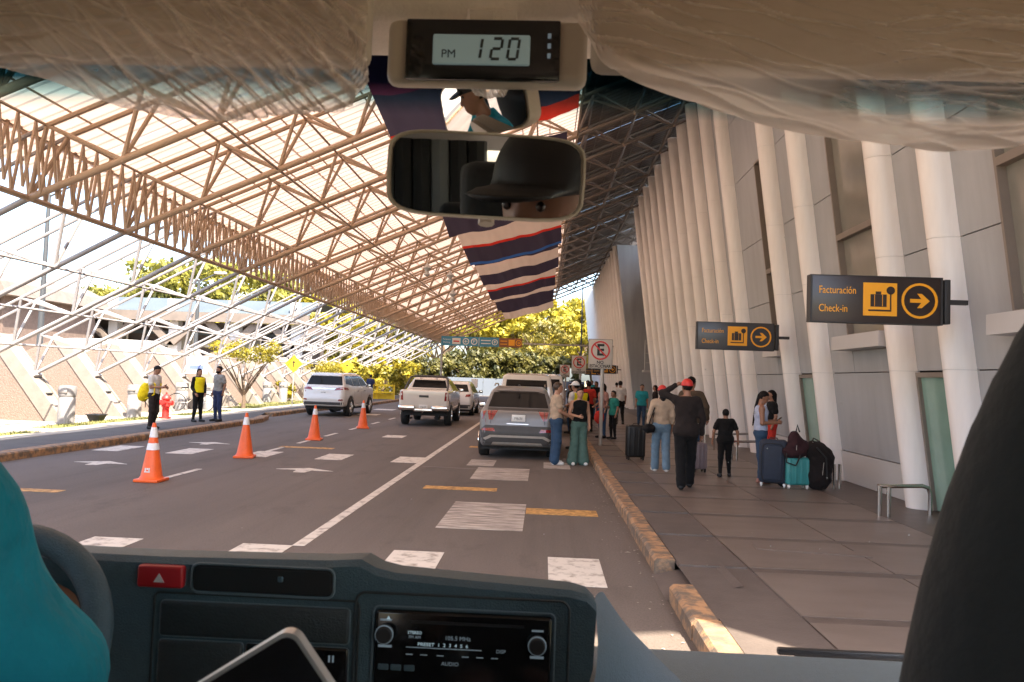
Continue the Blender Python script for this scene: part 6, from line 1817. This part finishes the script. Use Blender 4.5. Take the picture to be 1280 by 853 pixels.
M['van_paint'] = mk('van_paint', (0.6, 0.6, 0.6), .3, var=.03)
van = thing('minibus', 'minibus cab with dark dashboard, mirrors and plastic-wrapped sun visors, seen from the inside', 'minibus', (0, 0, 0))
# --- shell
MB().box(-1.0, 1.0, -3.6, 1.24, .45, .55).build('floor_pan', M['added_curtain'], van)
m = MB(); m.box(-1.0, 1.0, -3.6, .80, 2.47, 2.52); m.build('roof_panel', M['van_paint'], van)
m = MB(); m.box(-.96, .96, -3.55, .66, 2.44, 2.46); m.build('headliner', M['liner'], van)
m = MB(); m.add([(-.96, .66, 2.44), (.96, .66, 2.44), (.96, .80, 2.30), (-.96, .80, 2.30)], [(0, 1, 2, 3)]); m.build('roof_front', M['liner'], van)
m = MB(); m.box(-1.0, 1.0, .80, .86, 2.28, 2.52); m.build('front_header', M['van_paint'], van)
MB().box(-1.0, 1.0, 1.20, 1.26, .5, 1.41).build('front_panel', M['van_paint'], van)
for s in (-1, 1):
    m = MB(); m.box(s * 1.0 - .02, s * 1.0 + .02, -3.6, 1.22, .5, 1.36); m.box(s * 1.0 - .02, s * 1.0 + .02, -3.6, .84, 2.2, 2.5); side = m.build('side_panel', M['van_paint'], van)
    MB().box(s * .96 - .01, s * .96 + .01, -3.55, 1.18, .56, 1.36).build('door_lining', M['liner'], van)
    for y in (-3.55, -2.55, -1.55, -.55, .30):
        MB().box(s * .98 - .03, s * .98 + .03, y, y + .12, 1.36, 2.2).build('window_pillar', M['cream'] if y != .30 else M['dash_dark'], van)
    for ya, yb in ((-3.43, -2.55), (-2.43, -1.55), (-1.43, -.55), (-.43, .30), (.42, .84)):
        g = MB(); g.add([(s * .99, ya, 1.36), (s * .99, yb, 1.36), (s * .99, yb, 2.2), (s * .99, ya, 2.2)], [(0, 1, 2, 3)]); g.build('side_window', M['wind'] if 'wind' in M else M.setdefault('wind', clear_glass('windscreen_glass')), van)
    MB().tube([(s * .975, 1.24, 1.40), (s * .965, .86, 2.30)], .035, n=8).build('front_pillar', M['dash_dark'], van)
m = MB(); m.box(-1, 1, -3.62, -3.58, .5, 1.4); m.box(-1, 1, -3.62, -3.58, 2.15, 2.5); m.build('rear_panel', M['van_paint'], van)
for (x, y) in ((-.6, -1.3), (.05, -1.3), (.62, -1.3), (-.6, -2.3), (.05, -2.3), (.62, -2.3), (.05, -.62), (-.72, .16)):
    st_ = MB(); st_.rbox(x, y, 1.50, .46, .12, .75, .05, seg=3); st_.rbox(x, y - .03, 1.96, .26, .10, .20, .04, seg=3); st_.rbox(x, y + .22, 1.14, .46, .46, .12, .04, seg=3); st_.box(x - .2, x + .2, y, y + .35, .55, 1.08)
    st_.build('seat', M['seat_black'], van)
for i in range(7):  # curtains added to darken the windows reflected in the mirror
    m = MB(); y = -3.3 + i * .30; m.tube([(-.93, y, 2.2), (-.92, y + .02, 1.8), (-.93, y, 1.4)], .085, n=8); m.build('added_curtain', M['added_curtain'] if i % 2 else M['seat_black'], van)
for i in range(9):  # rear row, added for the same darker reflection
    m = MB(); x = -.9 + i * .115; m.tube([(x, -3.5, 2.2), (x + .01, -3.49, 1.8), (x, -3.5, 1.4)], .066, n=8); m.build('added_curtain', M['added_curtain'] if i % 3 == 0 else M['seat_black'], van)
# --- windscreen and its tinted top band
def wsY(z): return 1.25 - (z - 1.42) * .4545
g = MB(); g.add([(-.94, wsY(1.42), 1.42), (.94, wsY(1.42), 1.42), (.94, wsY(2.29), 2.29), (-.94, wsY(2.29), 2.29)], [(0, 1, 2, 3)])
g.build('windscreen', M['wind'], van)
bm_ = bpy.data.materials.new('shade_band'); bm_.use_nodes = True
n, l = bm_.node_tree.nodes, bm_.node_tree.links; n.clear()
o_ = n.new("ShaderNodeOutputMaterial"); tr_ = n.new("ShaderNodeBsdfTransparent"); tc_ = n.new("ShaderNodeTexCoord"); sx_ = n.new("ShaderNodeSeparateXYZ"); cr_ = n.new("ShaderNodeValToRGB"); mr_ = n.new("ShaderNodeMapRange")
mr_.inputs['From Min'].default_value = 2.166; mr_.inputs['From Max'].default_value = 2.200
cr_.color_ramp.elements[0].color = (1, 1, 1, 1); cr_.color_ramp.elements[1].color = (0.008, 0.045, 0.075, 1)
e_ = cr_.color_ramp.elements.new(.5); e_.color = (0.28, 0.52, 0.60, 1)
l.new(tc_.outputs['Object'], sx_.inputs[0]); l.new(sx_.outputs['Z'], mr_.inputs['Value']); l.new(mr_.outputs[0], cr_.inputs[0]); l.new(cr_.outputs[0], tr_.inputs[0]); l.new(tr_.outputs[0], o_.inputs['Surface'])
g = MB(); g.add([(-.94, wsY(2.155) - .004, 2.155), (.94, wsY(2.155) - .004, 2.155), (.94, wsY(2.29) - .004, 2.29), (-.94, wsY(2.29) - .004, 2.29)], [(0, 1, 2, 3)])
g.build('shade_band', bm_, van)
# dust flecks on the glass
m = MB(); r = random.Random(12)
for i in range(26):
    z = r.uniform(1.6, 2.05); x = r.uniform(-.2, .55); s = r.uniform(.0006, .0014)
    pass
    y = wsY(z) - .002; m.add([(x - s, y, z), (x, y + s * .4, z - s), (x + s, y, z), (x, y - s * .4, z + s)], [(0, 1, 2, 3)])
m.build('dust_fleck', M['wall_pale'], van, kind='stuff')
# wiper on the outside
m = MB(); m.tube([(.42, 1.27, 1.418), (.60, 1.27, 1.421), (.9, 1.27, 1.415)], .006, n=6); m.rbox(.50, 1.268, 1.425, .22, .012, .012, .004); m.build('wiper', M['black_plastic'], van)
# --- header strip, clock, mirrors
m = MB(); m.rbox(-.07, .735, 2.225, 1.9, .11, .085, .02, seg=3); m.build('header_trim', M['liner'], van)
m = MB(); m.rbox(-.0615, .680, 2.1435, .182, .022, .060, .009, seg=3); ck = m.build('clock_housing', M['cream'], van)
MB().tube([(-.06, .70, 2.2), (-.06, .72, 2.17)], .03).build('mount', M['liner'], ck)
Rt = Matrix.Rotation(math.radians(-4), 4, 'X')
f = MB(); f.rbox(-.0645, .667, 2.1425, .1385, .006, .055, .0015); fc = f.build('clock_face', M['gloss_black'], ck)
f = MB(); f.rbox(-.0655, .6625, 2.1410, .0870, .004, .0275, .0018, seg=3); lc = f.build('display', M['lcd'], fc)
def seg7(par, ch, x, z, w, h_, t_, y, mat, sk=.12):
    segs = {'a': ((0, h_), (w, h_)), 'b': ((w, h_), (w, h_ / 2)), 'c': ((w, h_ / 2), (w, 0)), 'd': ((0, 0), (w, 0)), 'e': ((0, 0), (0, h_ / 2)), 'f': ((0, h_ / 2), (0, h_)), 'g': ((0, h_ / 2), (w, h_ / 2))}
    on = {'0': 'abcdef', '1': 'bc', '2': 'abged'}[ch]; m = MB()
    for s_ in on:
        (x0, z0), (x1, z1) = segs[s_]; gp = .08; dx, dz = x1 - x0, z1 - z0
        a = (x0 + dx * gp, z0 + dz * gp); b = (x1 - dx * gp, z1 - dz * gp)
        L_ = math.hypot(dx, dz); px, pz = -dz / L_ * t_ / 2, dx / L_ * t_ / 2
        pl = [(a[0] + px, a[1] + pz), (b[0] + px, b[1] + pz), (b[0] - px, b[1] - pz), (a[0] - px, a[1] - pz)]
        m.prism([(x + p + q * sk, z + q) for p, q in pl], y - .0006, y)
    return m.build('digit', mat, par)
yd = .6601
seg7(lc, '1', -.0750, 2.1320, .0085, .0185, .0024, yd, M['lcd_digit'])
seg7(lc, '2', -.0570, 2.1320, .0085, .0185, .0024, yd, M['lcd_digit'])
seg7(lc, '0', -.0420, 2.1320, .0085, .0185, .0024, yd, M['lcd_digit'])
text('PM', .0105, M['lcd_digit'], lc, -.0945, yd, 2.1360, name='lettering').data.transform(Matrix.Scale(.2, 4, (0, 0, 1)))
for k, z in enumerate((2.155, 2.146, 2.137)):
    MB().box(-.0065, -.0035, .6628, .6638, z - .0022, z + .0022).build('button_mark', M['glow_dim'], fc)

def mirror(cx, cy, cz, w, hh, target, label, R=0, frame='cream', rr=.012):
    c = Vector((cx, cy, cz)); toC = (Vector((0, 0, EYE)) - c).normalized(); toT = (Vector(target) - c).normalized()
    nrm = (toC + toT).normalized()
    zax = Vector((0.02, 0, 1)); xax = zax.cross(-nrm).normalized() * -1; xax = (-nrm).cross(zax).normalized(); zax = xax.cross(-nrm).normalized()
    mat4 = Matrix((xax, -nrm, zax)).transposed().to_4x4(); mat4.translation = c
    out = []
    for k in range(32):
        a = 2 * PI * k / 32
        px = math.copysign(abs(math.cos(a)) ** .38, math.cos(a)) * w / 2; pz = math.copysign(abs(math.sin(a)) ** .38, math.sin(a)) * hh / 2
        out.append((px, pz))
    m = MB(); m.prism([(p * 1.0, q * 1.0) for p, q in out], .0, .018); m.ring([(p * 1.018, q * 1.035) for p, q in out], .0022, -.003, .012)
    fr = m.build('mirror_housing', M[frame], van); fr.matrix_local = mat4
    vs, fs = [], []
    NR = 14 if R else 1
    sc_ = .97
    vs.append((0, -.0015 - (0 if not R else 0), 0))
    for i in range(1, NR + 1):
        for p, q in out:
            t_ = i / NR * sc_; d2 = (p * t_) ** 2 + (q * t_) ** 2
            vs.append((p * t_, -.0015 + (d2 / (2 * R) if R else 0) - (0 if not R else .0), q * t_))
    n_ = len(out)
    for k in range(n_): fs.append((0, 1 + k, 1 + (k + 1) % n_))
    for i in range(NR - 1):
        for k in range(n_):
            a = 1 + i * n_ + k; b_ = 1 + i * n_ + (k + 1) % n_; fs.append((a, a + n_, b_ + n_, b_))
    if R: vs = [(x, y - .008, z) for x, y, z in vs]
    mm_ = MB(); mm_.add(vs, fs, 0, bool(R)); g_ = mm_.build('mirror_glass', M['mirror'], fr)
    return fr
mirror(-.0645, .715, 2.110, .100, .052, (-.68, .50, 1.93), 'upper', R=.27)
mirror(-.0600, .700, 2.0375, .1820, .0760, (-.03, -.16, 2.028), 'lower')
MB().tube([(-.062, .74, 2.0), (-.062, .76, 2.12), (-.062, .75, 2.2)], .008).build('mirror_arm', M['cream'], van)

# --- visors and the clear plastic film they are still wrapped in
pm = bpy.data.materials.new('plastic_film'); pm.use_nodes = True
n, l = pm.node_tree.nodes, pm.node_tree.links
p_ = n["Principled BSDF"]; p_.inputs["Base Color"].default_value = (.85, .76, .70, 1); p_.inputs["Roughness"].default_value = .13; p_.inputs["Specular IOR Level"].default_value = 1.0; p_.inputs["Coat Weight"].default_value = .8
tb_ = n.new("ShaderNodeBsdfTransparent"); tb_.inputs[0].default_value = (.93, .90, .88, 1)
tl_ = n.new("ShaderNodeBsdfTranslucent"); tl_.inputs[0].default_value = (.92, .82, .75, 1)
x1 = n.new("ShaderNodeMixShader"); x1.inputs[0].default_value = .68; x2 = n.new("ShaderNodeMixShader"); at = n.new("ShaderNodeAttribute"); at.attribute_name = 'layers_glints'
l.new(p_.outputs[0], x1.inputs[1]); l.new(tl_.outputs[0], x1.inputs[2]); l.new(tb_.outputs[0], x2.inputs[1]); l.new(x1.outputs[0], x2.inputs[2]); l.new(at.outputs['Fac'], x2.inputs[0]); l.new(x2.outputs[0], n["Material Output"].inputs["Surface"])
def ridge(a): return (1 - np.abs(np.sin(a))) ** 9
def film(par, outline_b, x0, x1_, ztop, y, seed, kind):
    """outline_b: (x, z) points of the lower edge"""
    NX, NZ = 300, 130
    xs = np.linspace(x0, x1_, NX); zb = np.interp(xs, [p[0] for p in outline_b], [p[1] for p in outline_b])
    # soften the outline
    kk = np.ones(9) / 9; zb = np.convolve(np.pad(zb, 4, mode='edge'), kk, 'valid')
    V = np.linspace(0, 1, NZ)[:, None] * np.ones((1, NX)); X = np.ones((NZ, 1)) * xs[None, :]
    Z = ztop + (zb[None, :] - ztop) * V
    u = (X - x0) / (x1_ - x0)
    r_ = np.random.RandomState(seed)
    W = np.zeros_like(X); D = np.zeros_like(X)
    for k in range(13):
        if kind == 'L':
            ang = r_.uniform(-.05, .25) if k < 5 else r_.uniform(-.9, -.5); mask = np.clip((1.15 - u * 1.1) if k < 5 else (u * 1.9 - .9), 0, 1)
        else:
            ang = r_.uniform(-.35, -.15) if k < 4 else r_.uniform(-.05, .12); mask = np.clip((1.2 - u * 1.6) if k < 4 else (u * 2.0 - .4), 0, 1)
        fq = r_.uniform(60, 150); c, s_ = math.cos(ang), math.sin(ang)
        across = -s_ * (X - x0) + c * (Z - ztop); along = c * (X - x0) + s_ * (Z - ztop)
        wob = .006 * np.sin(along * r_.uniform(12, 30) + r_.uniform(0, 6)) + .002 * np.sin(along * 70 + r_.uniform(0, 6))
        rg = ridge((across + wob) * fq + r_.uniform(0, 6)) * mask * (.5 + .5 * np.sin(along * r_.uniform(6, 16) + r_.uniform(0, 6)))
        rg = np.clip(rg, 0, 1); W += rg * (.014 if k % 3 == 0 else .007); D += rg
    edge = np.clip((V - .84) / .16, 0, 1)
    zv = np.clip((2.108 - Z) / .012, 0, 1)
    low = .28 if kind == 'L' else .14
    dens = np.clip(low + .85 * np.clip(D, 0, 1.1) + (.42 if kind == 'R' else .30) * edge ** .8, .1, .93)  # ridges made whiter to stand in for highlights; edge term is gathered film
    if kind == 'R': dens = np.clip(dens + .5 * np.clip((.28 - u) / .12, 0, 1) * zv + .60 * np.clip((V - .84) / .07, 0, 1), .1, .95)
    if kind == 'L': dens = np.clip(dens + .35 * np.clip((.45 - u) / .3, 0, 1) * zv, .1, .95)
    YY = y - W - .012 * np.sin(PI * np.clip(V, 0, 1)) - .004 * edge * np.sin(u * 40 + 3 * V)
    verts = np.stack([X, YY, Z], -1).reshape(-1, 3)
    fs = [(j * NX + i, j * NX + i + 1, (j + 1) * NX + i + 1, (j + 1) * NX + i) for j in range(NZ - 1) for i in range(NX - 1)]
    me = bpy.data.meshes.new('plastic_film'); me.from_pydata(verts.tolist(), [], fs); me.materials.append(pm)
    a_ = me.attributes.new('layers_glints', 'FLOAT', 'POINT'); a_.data.foreach_set('value', dens.reshape(-1).astype(np.float32))
    me.polygons.foreach_set('use_smooth', np.ones(len(fs), bool)); me.update()
    return link('plastic_film', me, par)
vL = MB().rbox(-.47, .625, 2.160, .63, .022, .105, .010, seg=3).build('sun_visor', M['visor'], van)
vR = MB().rbox(.45, .625, 2.155, .84, .022, .098, .010, seg=3).build('sun_visor', M['visor'], van)
film(vL, [(-.80, 2.13), (-.60, 2.118), (-.475, 2.098), (-.42, 2.084), (-.36, 2.064), (-.305, 2.053), (-.24, 2.055), (-.18, 2.061), (-.158, 2.072), (-.152, 2.10)], -.80, -.152, 2.20, .607, 3, 'L')
film(vR, [(.018, 2.15), (.028, 2.118), (.045, 2.104), (.09, 2.082), (.13, 2.068), (.18, 2.058), (.24, 2.046), (.31, 2.041), (.36, 2.044), (.40, 2.050), (.50, 2.065), (.70, 2.09), (.86, 2.12)], .018, .86, 2.20, .607, 8, 'R')

# --- dashboard
D0 = .80
m = MB()
outline = [(-.98, 1.10), (-.98, 1.650), (-.60, 1.6475), (-.40, 1.6465), (-.22, 1.6505), (-.196, 1.6525), (-.186, 1.6530), (-.170, 1.6450), (-.150, 1.6410), (-.06, 1.6360), (.035, 1.6315), (.052, 1.6275), (.062, 1.618), (.060, 1.56), (.045, 1.50), (.03, 1.10)]
def dash_mesh():
    m = MB(); no = len(outline)
    def ring_(y, dz, sx=1.0): return [(x * sx, y, z - (dz if z > 1.4 else 0)) for x, z in outline]
    R_ = [ring_(D0 + .012, -.0), ring_(D0 + .006, .002), ring_(D0, .007), ]
    R_ = [ring_(D0, .006), ring_(D0 + .006, .0), ring_(D0 + .05, .003), ring_(1.19, .16)]
    vs = [p for r__ in R_ for p in r__]
    fs = [tuple(range(no))]
    for k in range(len(R_) - 1):
        for i in range(no):
            j = (i + 1) % no; fs.append((k * no + i, (k + 1) * no + i, (k + 1) * no + j, k * no + j))
    m.add(vs, fs, 0, True); return m
dash = dash_mesh().build('dashboard', M['dash'], van)
# sloping right flank of the radio hood and the low shelf towards the passenger
m = MB()
hp_ = [[(.058, D0 + .004, 1.622), (.064, D0 + .004, 1.60), (.066, D0 + .004, 1.55), (.05, D0 + .004, 1.48)],
       [(.068, .86, 1.617), (.082, .86, 1.585), (.088, .86, 1.54), (.085, .86, 1.46)],
       [(.085, .96, 1.59), (.115, .95, 1.545), (.130, .93, 1.50), (.14, .92, 1.455)],
       [(.10, 1.10, 1.53), (.150, 1.08, 1.49), (.18, 1.05, 1.465), (.21, 1.02, 1.452)]]
vs = [p for r__ in hp_ for p in r__]
m.add(vs, [(4 * i + j, 4 * i + j + 1, 4 * i + 5 + j, 4 * i + 4 + j) for i in range(3) for j in range(3)], 0, True)
hm_ = m.mesh('hood_side', M['dash_top']); ho = link('hood_side', hm_, dash); ho.modifiers.new('smooth', 'SUBSURF').render_levels = 3
m = MB(); m.rbox(.56, 1.00, 1.385, 1.02, .40, .13, .03, seg=3); m.build('lower_shelf', M['dash_top'], dash)
m = MB(); m.rbox(.50, .90, 1.25, .95, .22, .30, .04, seg=3); m.build('glove_box', M['dash'], dash)
def panel(x0, x1_, z0, z1, name, mat, par=dash, y=D0, t=.005, r=.004):
    return MB().rbox((x0 + x1_) / 2, y - t / 2 + .002, (z0 + z1) / 2, x1_ - x0, t + .004, z1 - z0, r, seg=3).build(name, M[mat], par)
def rrect(x0, x1_, z0, z1, r, n_=5):
    o = []
    for cx, cz, a0 in ((x1_ - r, z1 - r, 0), (x0 + r, z1 - r, 90), (x0 + r, z0 + r, 180), (x1_ - r, z0 + r, 270)):
        for k in range(n_ + 1):
            a = math.radians(a0 + 90 * k / n_); o.append((cx + r * math.cos(a), cz + r * math.sin(a)))
    return o
def bezel(x0, x1_, z0, z1, r, w, par, mat='dash_top', y=D0, name='bezel', t=.004):
    pts = [(x, y - t * .6, z) for x, z in rrect(x0, x1_, z0, z1, r)]
    return MB().tube(pts + [pts[0]], w, n=6, caps=False).build(name, M[mat], par)
M['hazard'] = mk('hazard', (0.36, 0.012, 0.018), .35, var=.06)
hz = panel(-.4205, -.3715, 1.6170, 1.6400, 'hazard_button', 'hazard', r=.003, t=.008)
m = MB(); m.prism([(-.4015, 1.6235), (-.3905, 1.6235), (-.396, 1.6325)], D0 - .0092, D0 - .0078); m.build('triangle_mark', M['wall_pale'], hz)
sl_ = panel(-.362, -.2135, 1.6150, 1.6420, 'storage_slot', 'black', t=.003, r=.0015); bezel(-.3635, -.212, 1.6135, 1.6435, .008, .0016, sl_)
MB().prism(rrect(-.3605, -.215, 1.6165, 1.6405, .006), D0 - .0055, D0 - .0048).build('slot_recess', M['black'], sl_)
MB().rbox(-.268, D0 - .005, 1.6315, .006, .004, .006, .0015).build('latch', M['dash'], sl_)
up = panel(-.3955, -.1935, 1.567, 1.604, 'upper_compartment', 'dash_dark', r=.004); bezel(-.3955, -.1935, 1.567, 1.604, .005, .0008, up)
lw = panel(-.3955, -.305, 1.49, 1.5635, 'lower_compartment', 'dash_dark', r=.004); bezel(-.3955, -.305, 1.49, 1.5635, .004, .0007, lw)
sw = panel(-.3025, -.1935, 1.49, 1.5635, 'switch_panel', 'gloss_black', r=.003); bezel(-.3025, -.1935, 1.49, 1.5635, .004, .0007, sw)
bezel(-.4035, -.1850, 1.44, 1.611, .006, .0014, dash, 'dash_dark', D0 + .002)
MB().box(-.289, -.281, D0 - .0052, D0 - .0042, 1.5515, 1.5545).build('indicator_mark', mk('green_mark', (.35, .55, .02), .4, var=0, emit=(.5, .8, .05), estr=.12), sw)
for x in (-.214, -.210): MB().box(x, x + .002, D0 - .0052, D0 - .0042, 1.549, 1.556).build('indicator_mark', M['glow_dim'], sw)
m = MB(); m.rbox(-.245, D0 - .008, 1.535, .07, .012, .010, .004); m.build('lever', M['dash'], sw)
# radio
rd = panel(-.1660, .0165, 1.500, 1.6050, 'radio', 'gloss_black', r=.003, t=.006); bezel(-.1690, .0195, 1.46, 1.6085, .006, .0012, dash, 'dash_top')
bezel(-.188, .034, 1.44, 1.6215, .010, .0015, dash, 'dash_dark')
yr = D0 - .0062
for x, z in ((-.1550, 1.5830), (.0020, 1.5790)):
    k = MB(); k.lathe([(.0085, 0), (.0085, -.010), (.0075, -.012), (.0001, -.012)], x, yr, z, n=20, axis='y'); kb = k.build('knob', M['black_plastic'], rd)
    k = MB(); k.lathe([(.0086, -.0085), (.0095, -.0085), (.0095, -.0065), (.0086, -.0065), (.0086, -.0085)], x, yr, z, n=20, axis='y'); k.build('knob_ring', M['glow_dim'], kb)
    MB().box(x - .007, x + .007, yr - .001, yr + .0005, z - .0150, z - .0128).build('marking', M['glow_dim'], rd)
    MB().box(x - .006, x + .006, yr - .001, yr + .0005, z + .0120, z + .0136).build('marking', M['glow_dim'], rd)
m = MB(); m.prism([(-.1545, 1.5965), (-.1505, 1.5965), (-.1525, 1.5998)], yr - .001, yr); m.build('marking', M['glow'], rd)
def rtext(s_, x, z, size, mat='glow', kx=1.0):
    o = text(s_, size, M[mat], rd, x, yr - .0006, z, name='lettering', kx=kx); o.scale = (kx, 1, .1); return o
rtext('STEREO', -.1245, 1.5840, .0042, 'glow', 1.0); rtext('FM AM', -.1245, 1.5795, .0042, 'glow_dim')
rtext('105.5 MHz', -.0800, 1.5800, .0058, 'glow_dim', 1.05)
rtext('PRESET  1  2  3  4  5  6', -.0950, 1.5725, .0048, 'glow', 1.15)
MB().box(-.133, -.055, yr - .0006, yr + .0002, 1.5688, 1.5694).build('marking', M['glow_dim'], rd)
rtext('DISP', -.0350, 1.5690, .005, 'glow_dim'); rtext('AUDIO', -.0870, 1.5540, .0052, 'glow_dim', 1.1)
for x in (-.133, -.118, -.101, -.075, -.06, -.045): MB().box(x, x + .007, yr - .0006, yr + .0002, 1.5615, 1.5622).build('marking', M['glow_dim'], rd)
for i, x in enumerate((-.1560, -.1430, -.1290)): MB().rbox(x, yr, 1.5480, .011, .003, .006, .001).build('button', M['dash'], rd)
MB().box(-.1300, .0000 - .012, yr - .0004, yr + .0002, 1.5935, 1.5965).build('disc_slot', M['black'], rd)
# steering wheel
sw_ = link('steering_wheel', None, van, loc=(-.533, .715, 1.568)); sw_.rotation_euler = (math.radians(62), 0, 0)
pts = [(.115 * math.cos(2 * PI * k / 48), .115 * math.sin(2 * PI * k / 48), 0) for k in range(49)]
MB().tube(pts, .0138, n=12, caps=False).build('rim', M['dash'], sw_)
m = MB(); m.rbox(0, 0, -.02, .09, .08, .04, .03, seg=3); m.build('hub', M['dash_dark'], sw_)
for a in (0, PI, -PI / 2): MB().tube([(.05 * math.cos(a), .05 * math.sin(a), -.015), (.105 * math.cos(a), .105 * math.sin(a), -.003)], [.020, .014], n=8).build('spoke', M['dash_dark'], sw_)
MB().tube([(-.60, .82, 1.48), (-.60, .95, 1.33)], .04, n=10).build('steering_column', M['dash_dark'], van)
# front passenger seat back at the right edge
def sb(P):
    q = np.abs((P - np.array([.520, .46, 1.50])) / np.array([.315, .115, .560]))
    k = (q[..., 0] ** 2.1 + q[..., 1] ** 2.3 + q[..., 2] ** 2.1) ** (1 / 2.1)
    return (k - 1) * .11
link('seat_back', field_mesh(sb, (.18, .30, .92), (.86, .62, 2.08), .014, 'seat_back', M['seat_black']), van)

sp_ = [(.515 + .27 * math.cos(a) * 1.0, .352 + .012 * abs(math.cos(a)) * 4, 1.50 + .49 * math.sin(a)) for a in [math.radians(100 + 4 * k) for k in range(40)]]
MB().tube(sp_, .004, n=6).build('seat_piping', M['seat_black'], van)
# --- driver, photographer, phone, camera
DTEAL = cloth('driver_teal', (0.010, 0.25, 0.33), bump=1.0, bscale=16)
dsit = dict(sit); dsit.update(sR=(.200, .09, .855), eR=(.268, .19, .635), wR=(.19, .37, .66), wL=(-.14, .50, .62), eL=(-.24, .26, .62), hd=(0, .10, 1.09))
person('driver in teal shirt and dark cap, his sleeve at the bottom left corner', (-.700, .42, .925), 0, 1.72, dsit,
       top=DTEAL, hem=.40, bottom=DTR, cap=M['black'], h=.012, stout=1.18, sleeve_len=.86, sleeve_r=.017, fold=.007)
psit = dict(sit); psit.update(hd=(.04, .08, 1.10), eL=(-.27, .22, .55), wL=(-.21, .480, .725), eR=(.24, .05, .58), wR=(.06, .16, .86))
person('photographer in black cap, seen in the wide mirror, fingertip on the phone', (.05, -.235, .627), 0, 2.10, psit,
       top=DK, sleeve='long', hem=.40, bottom=DK, cap=M['black'], h=.0125, look=(.62, -.1))
t = thing('camera', 'black camera held up behind the lens position by the photographer', 'camera', (.03, -.085, 1.79))
MB().rbox(0, 0, 0, .12, .05, .08, .012, seg=3).build('camera_body', M['black_plastic'], t)
MB().lathe([(.03, .025), (.03, .055), (.026, .058), (.001, .056)], 0, 0, 0, n=20, axis='y').build('lens', M['gloss_black'], t)
a_ = Vector((-.82, .10, -.56)).normalized(); b_ = Vector((.56, .10, -.82)).normalized(); n_ = a_.cross(b_).normalized()
corner = Vector((-.1435, .452, 1.700)); ctr = corner + a_ * .077 + b_ * .0375
t = thing('phone', 'phone with silver frame and black screen held up at the bottom of the picture', 'phone', tuple(ctr))
t.rotation_mode = 'QUATERNION'; t.rotation_quaternion = Matrix((a_, b_, n_)).transposed().to_quaternion()
sgn = 1 if n_.y < 0 else -1
m = MB(); m.prism(rrect(-.077, .077, -.0375, .0375, .009, 8), -.0035, .0035, 'xy'); m.build('frame', mk('phone_frame', (.45, .45, .44), .3, metal=.6, var=0), t)
m = MB(); m.prism(rrect(-.0745, .0745, -.035, .035, .0075, 8), .0036 * sgn, .0042 * sgn, 'xy'); m.build('screen', M['gloss_black'], t)
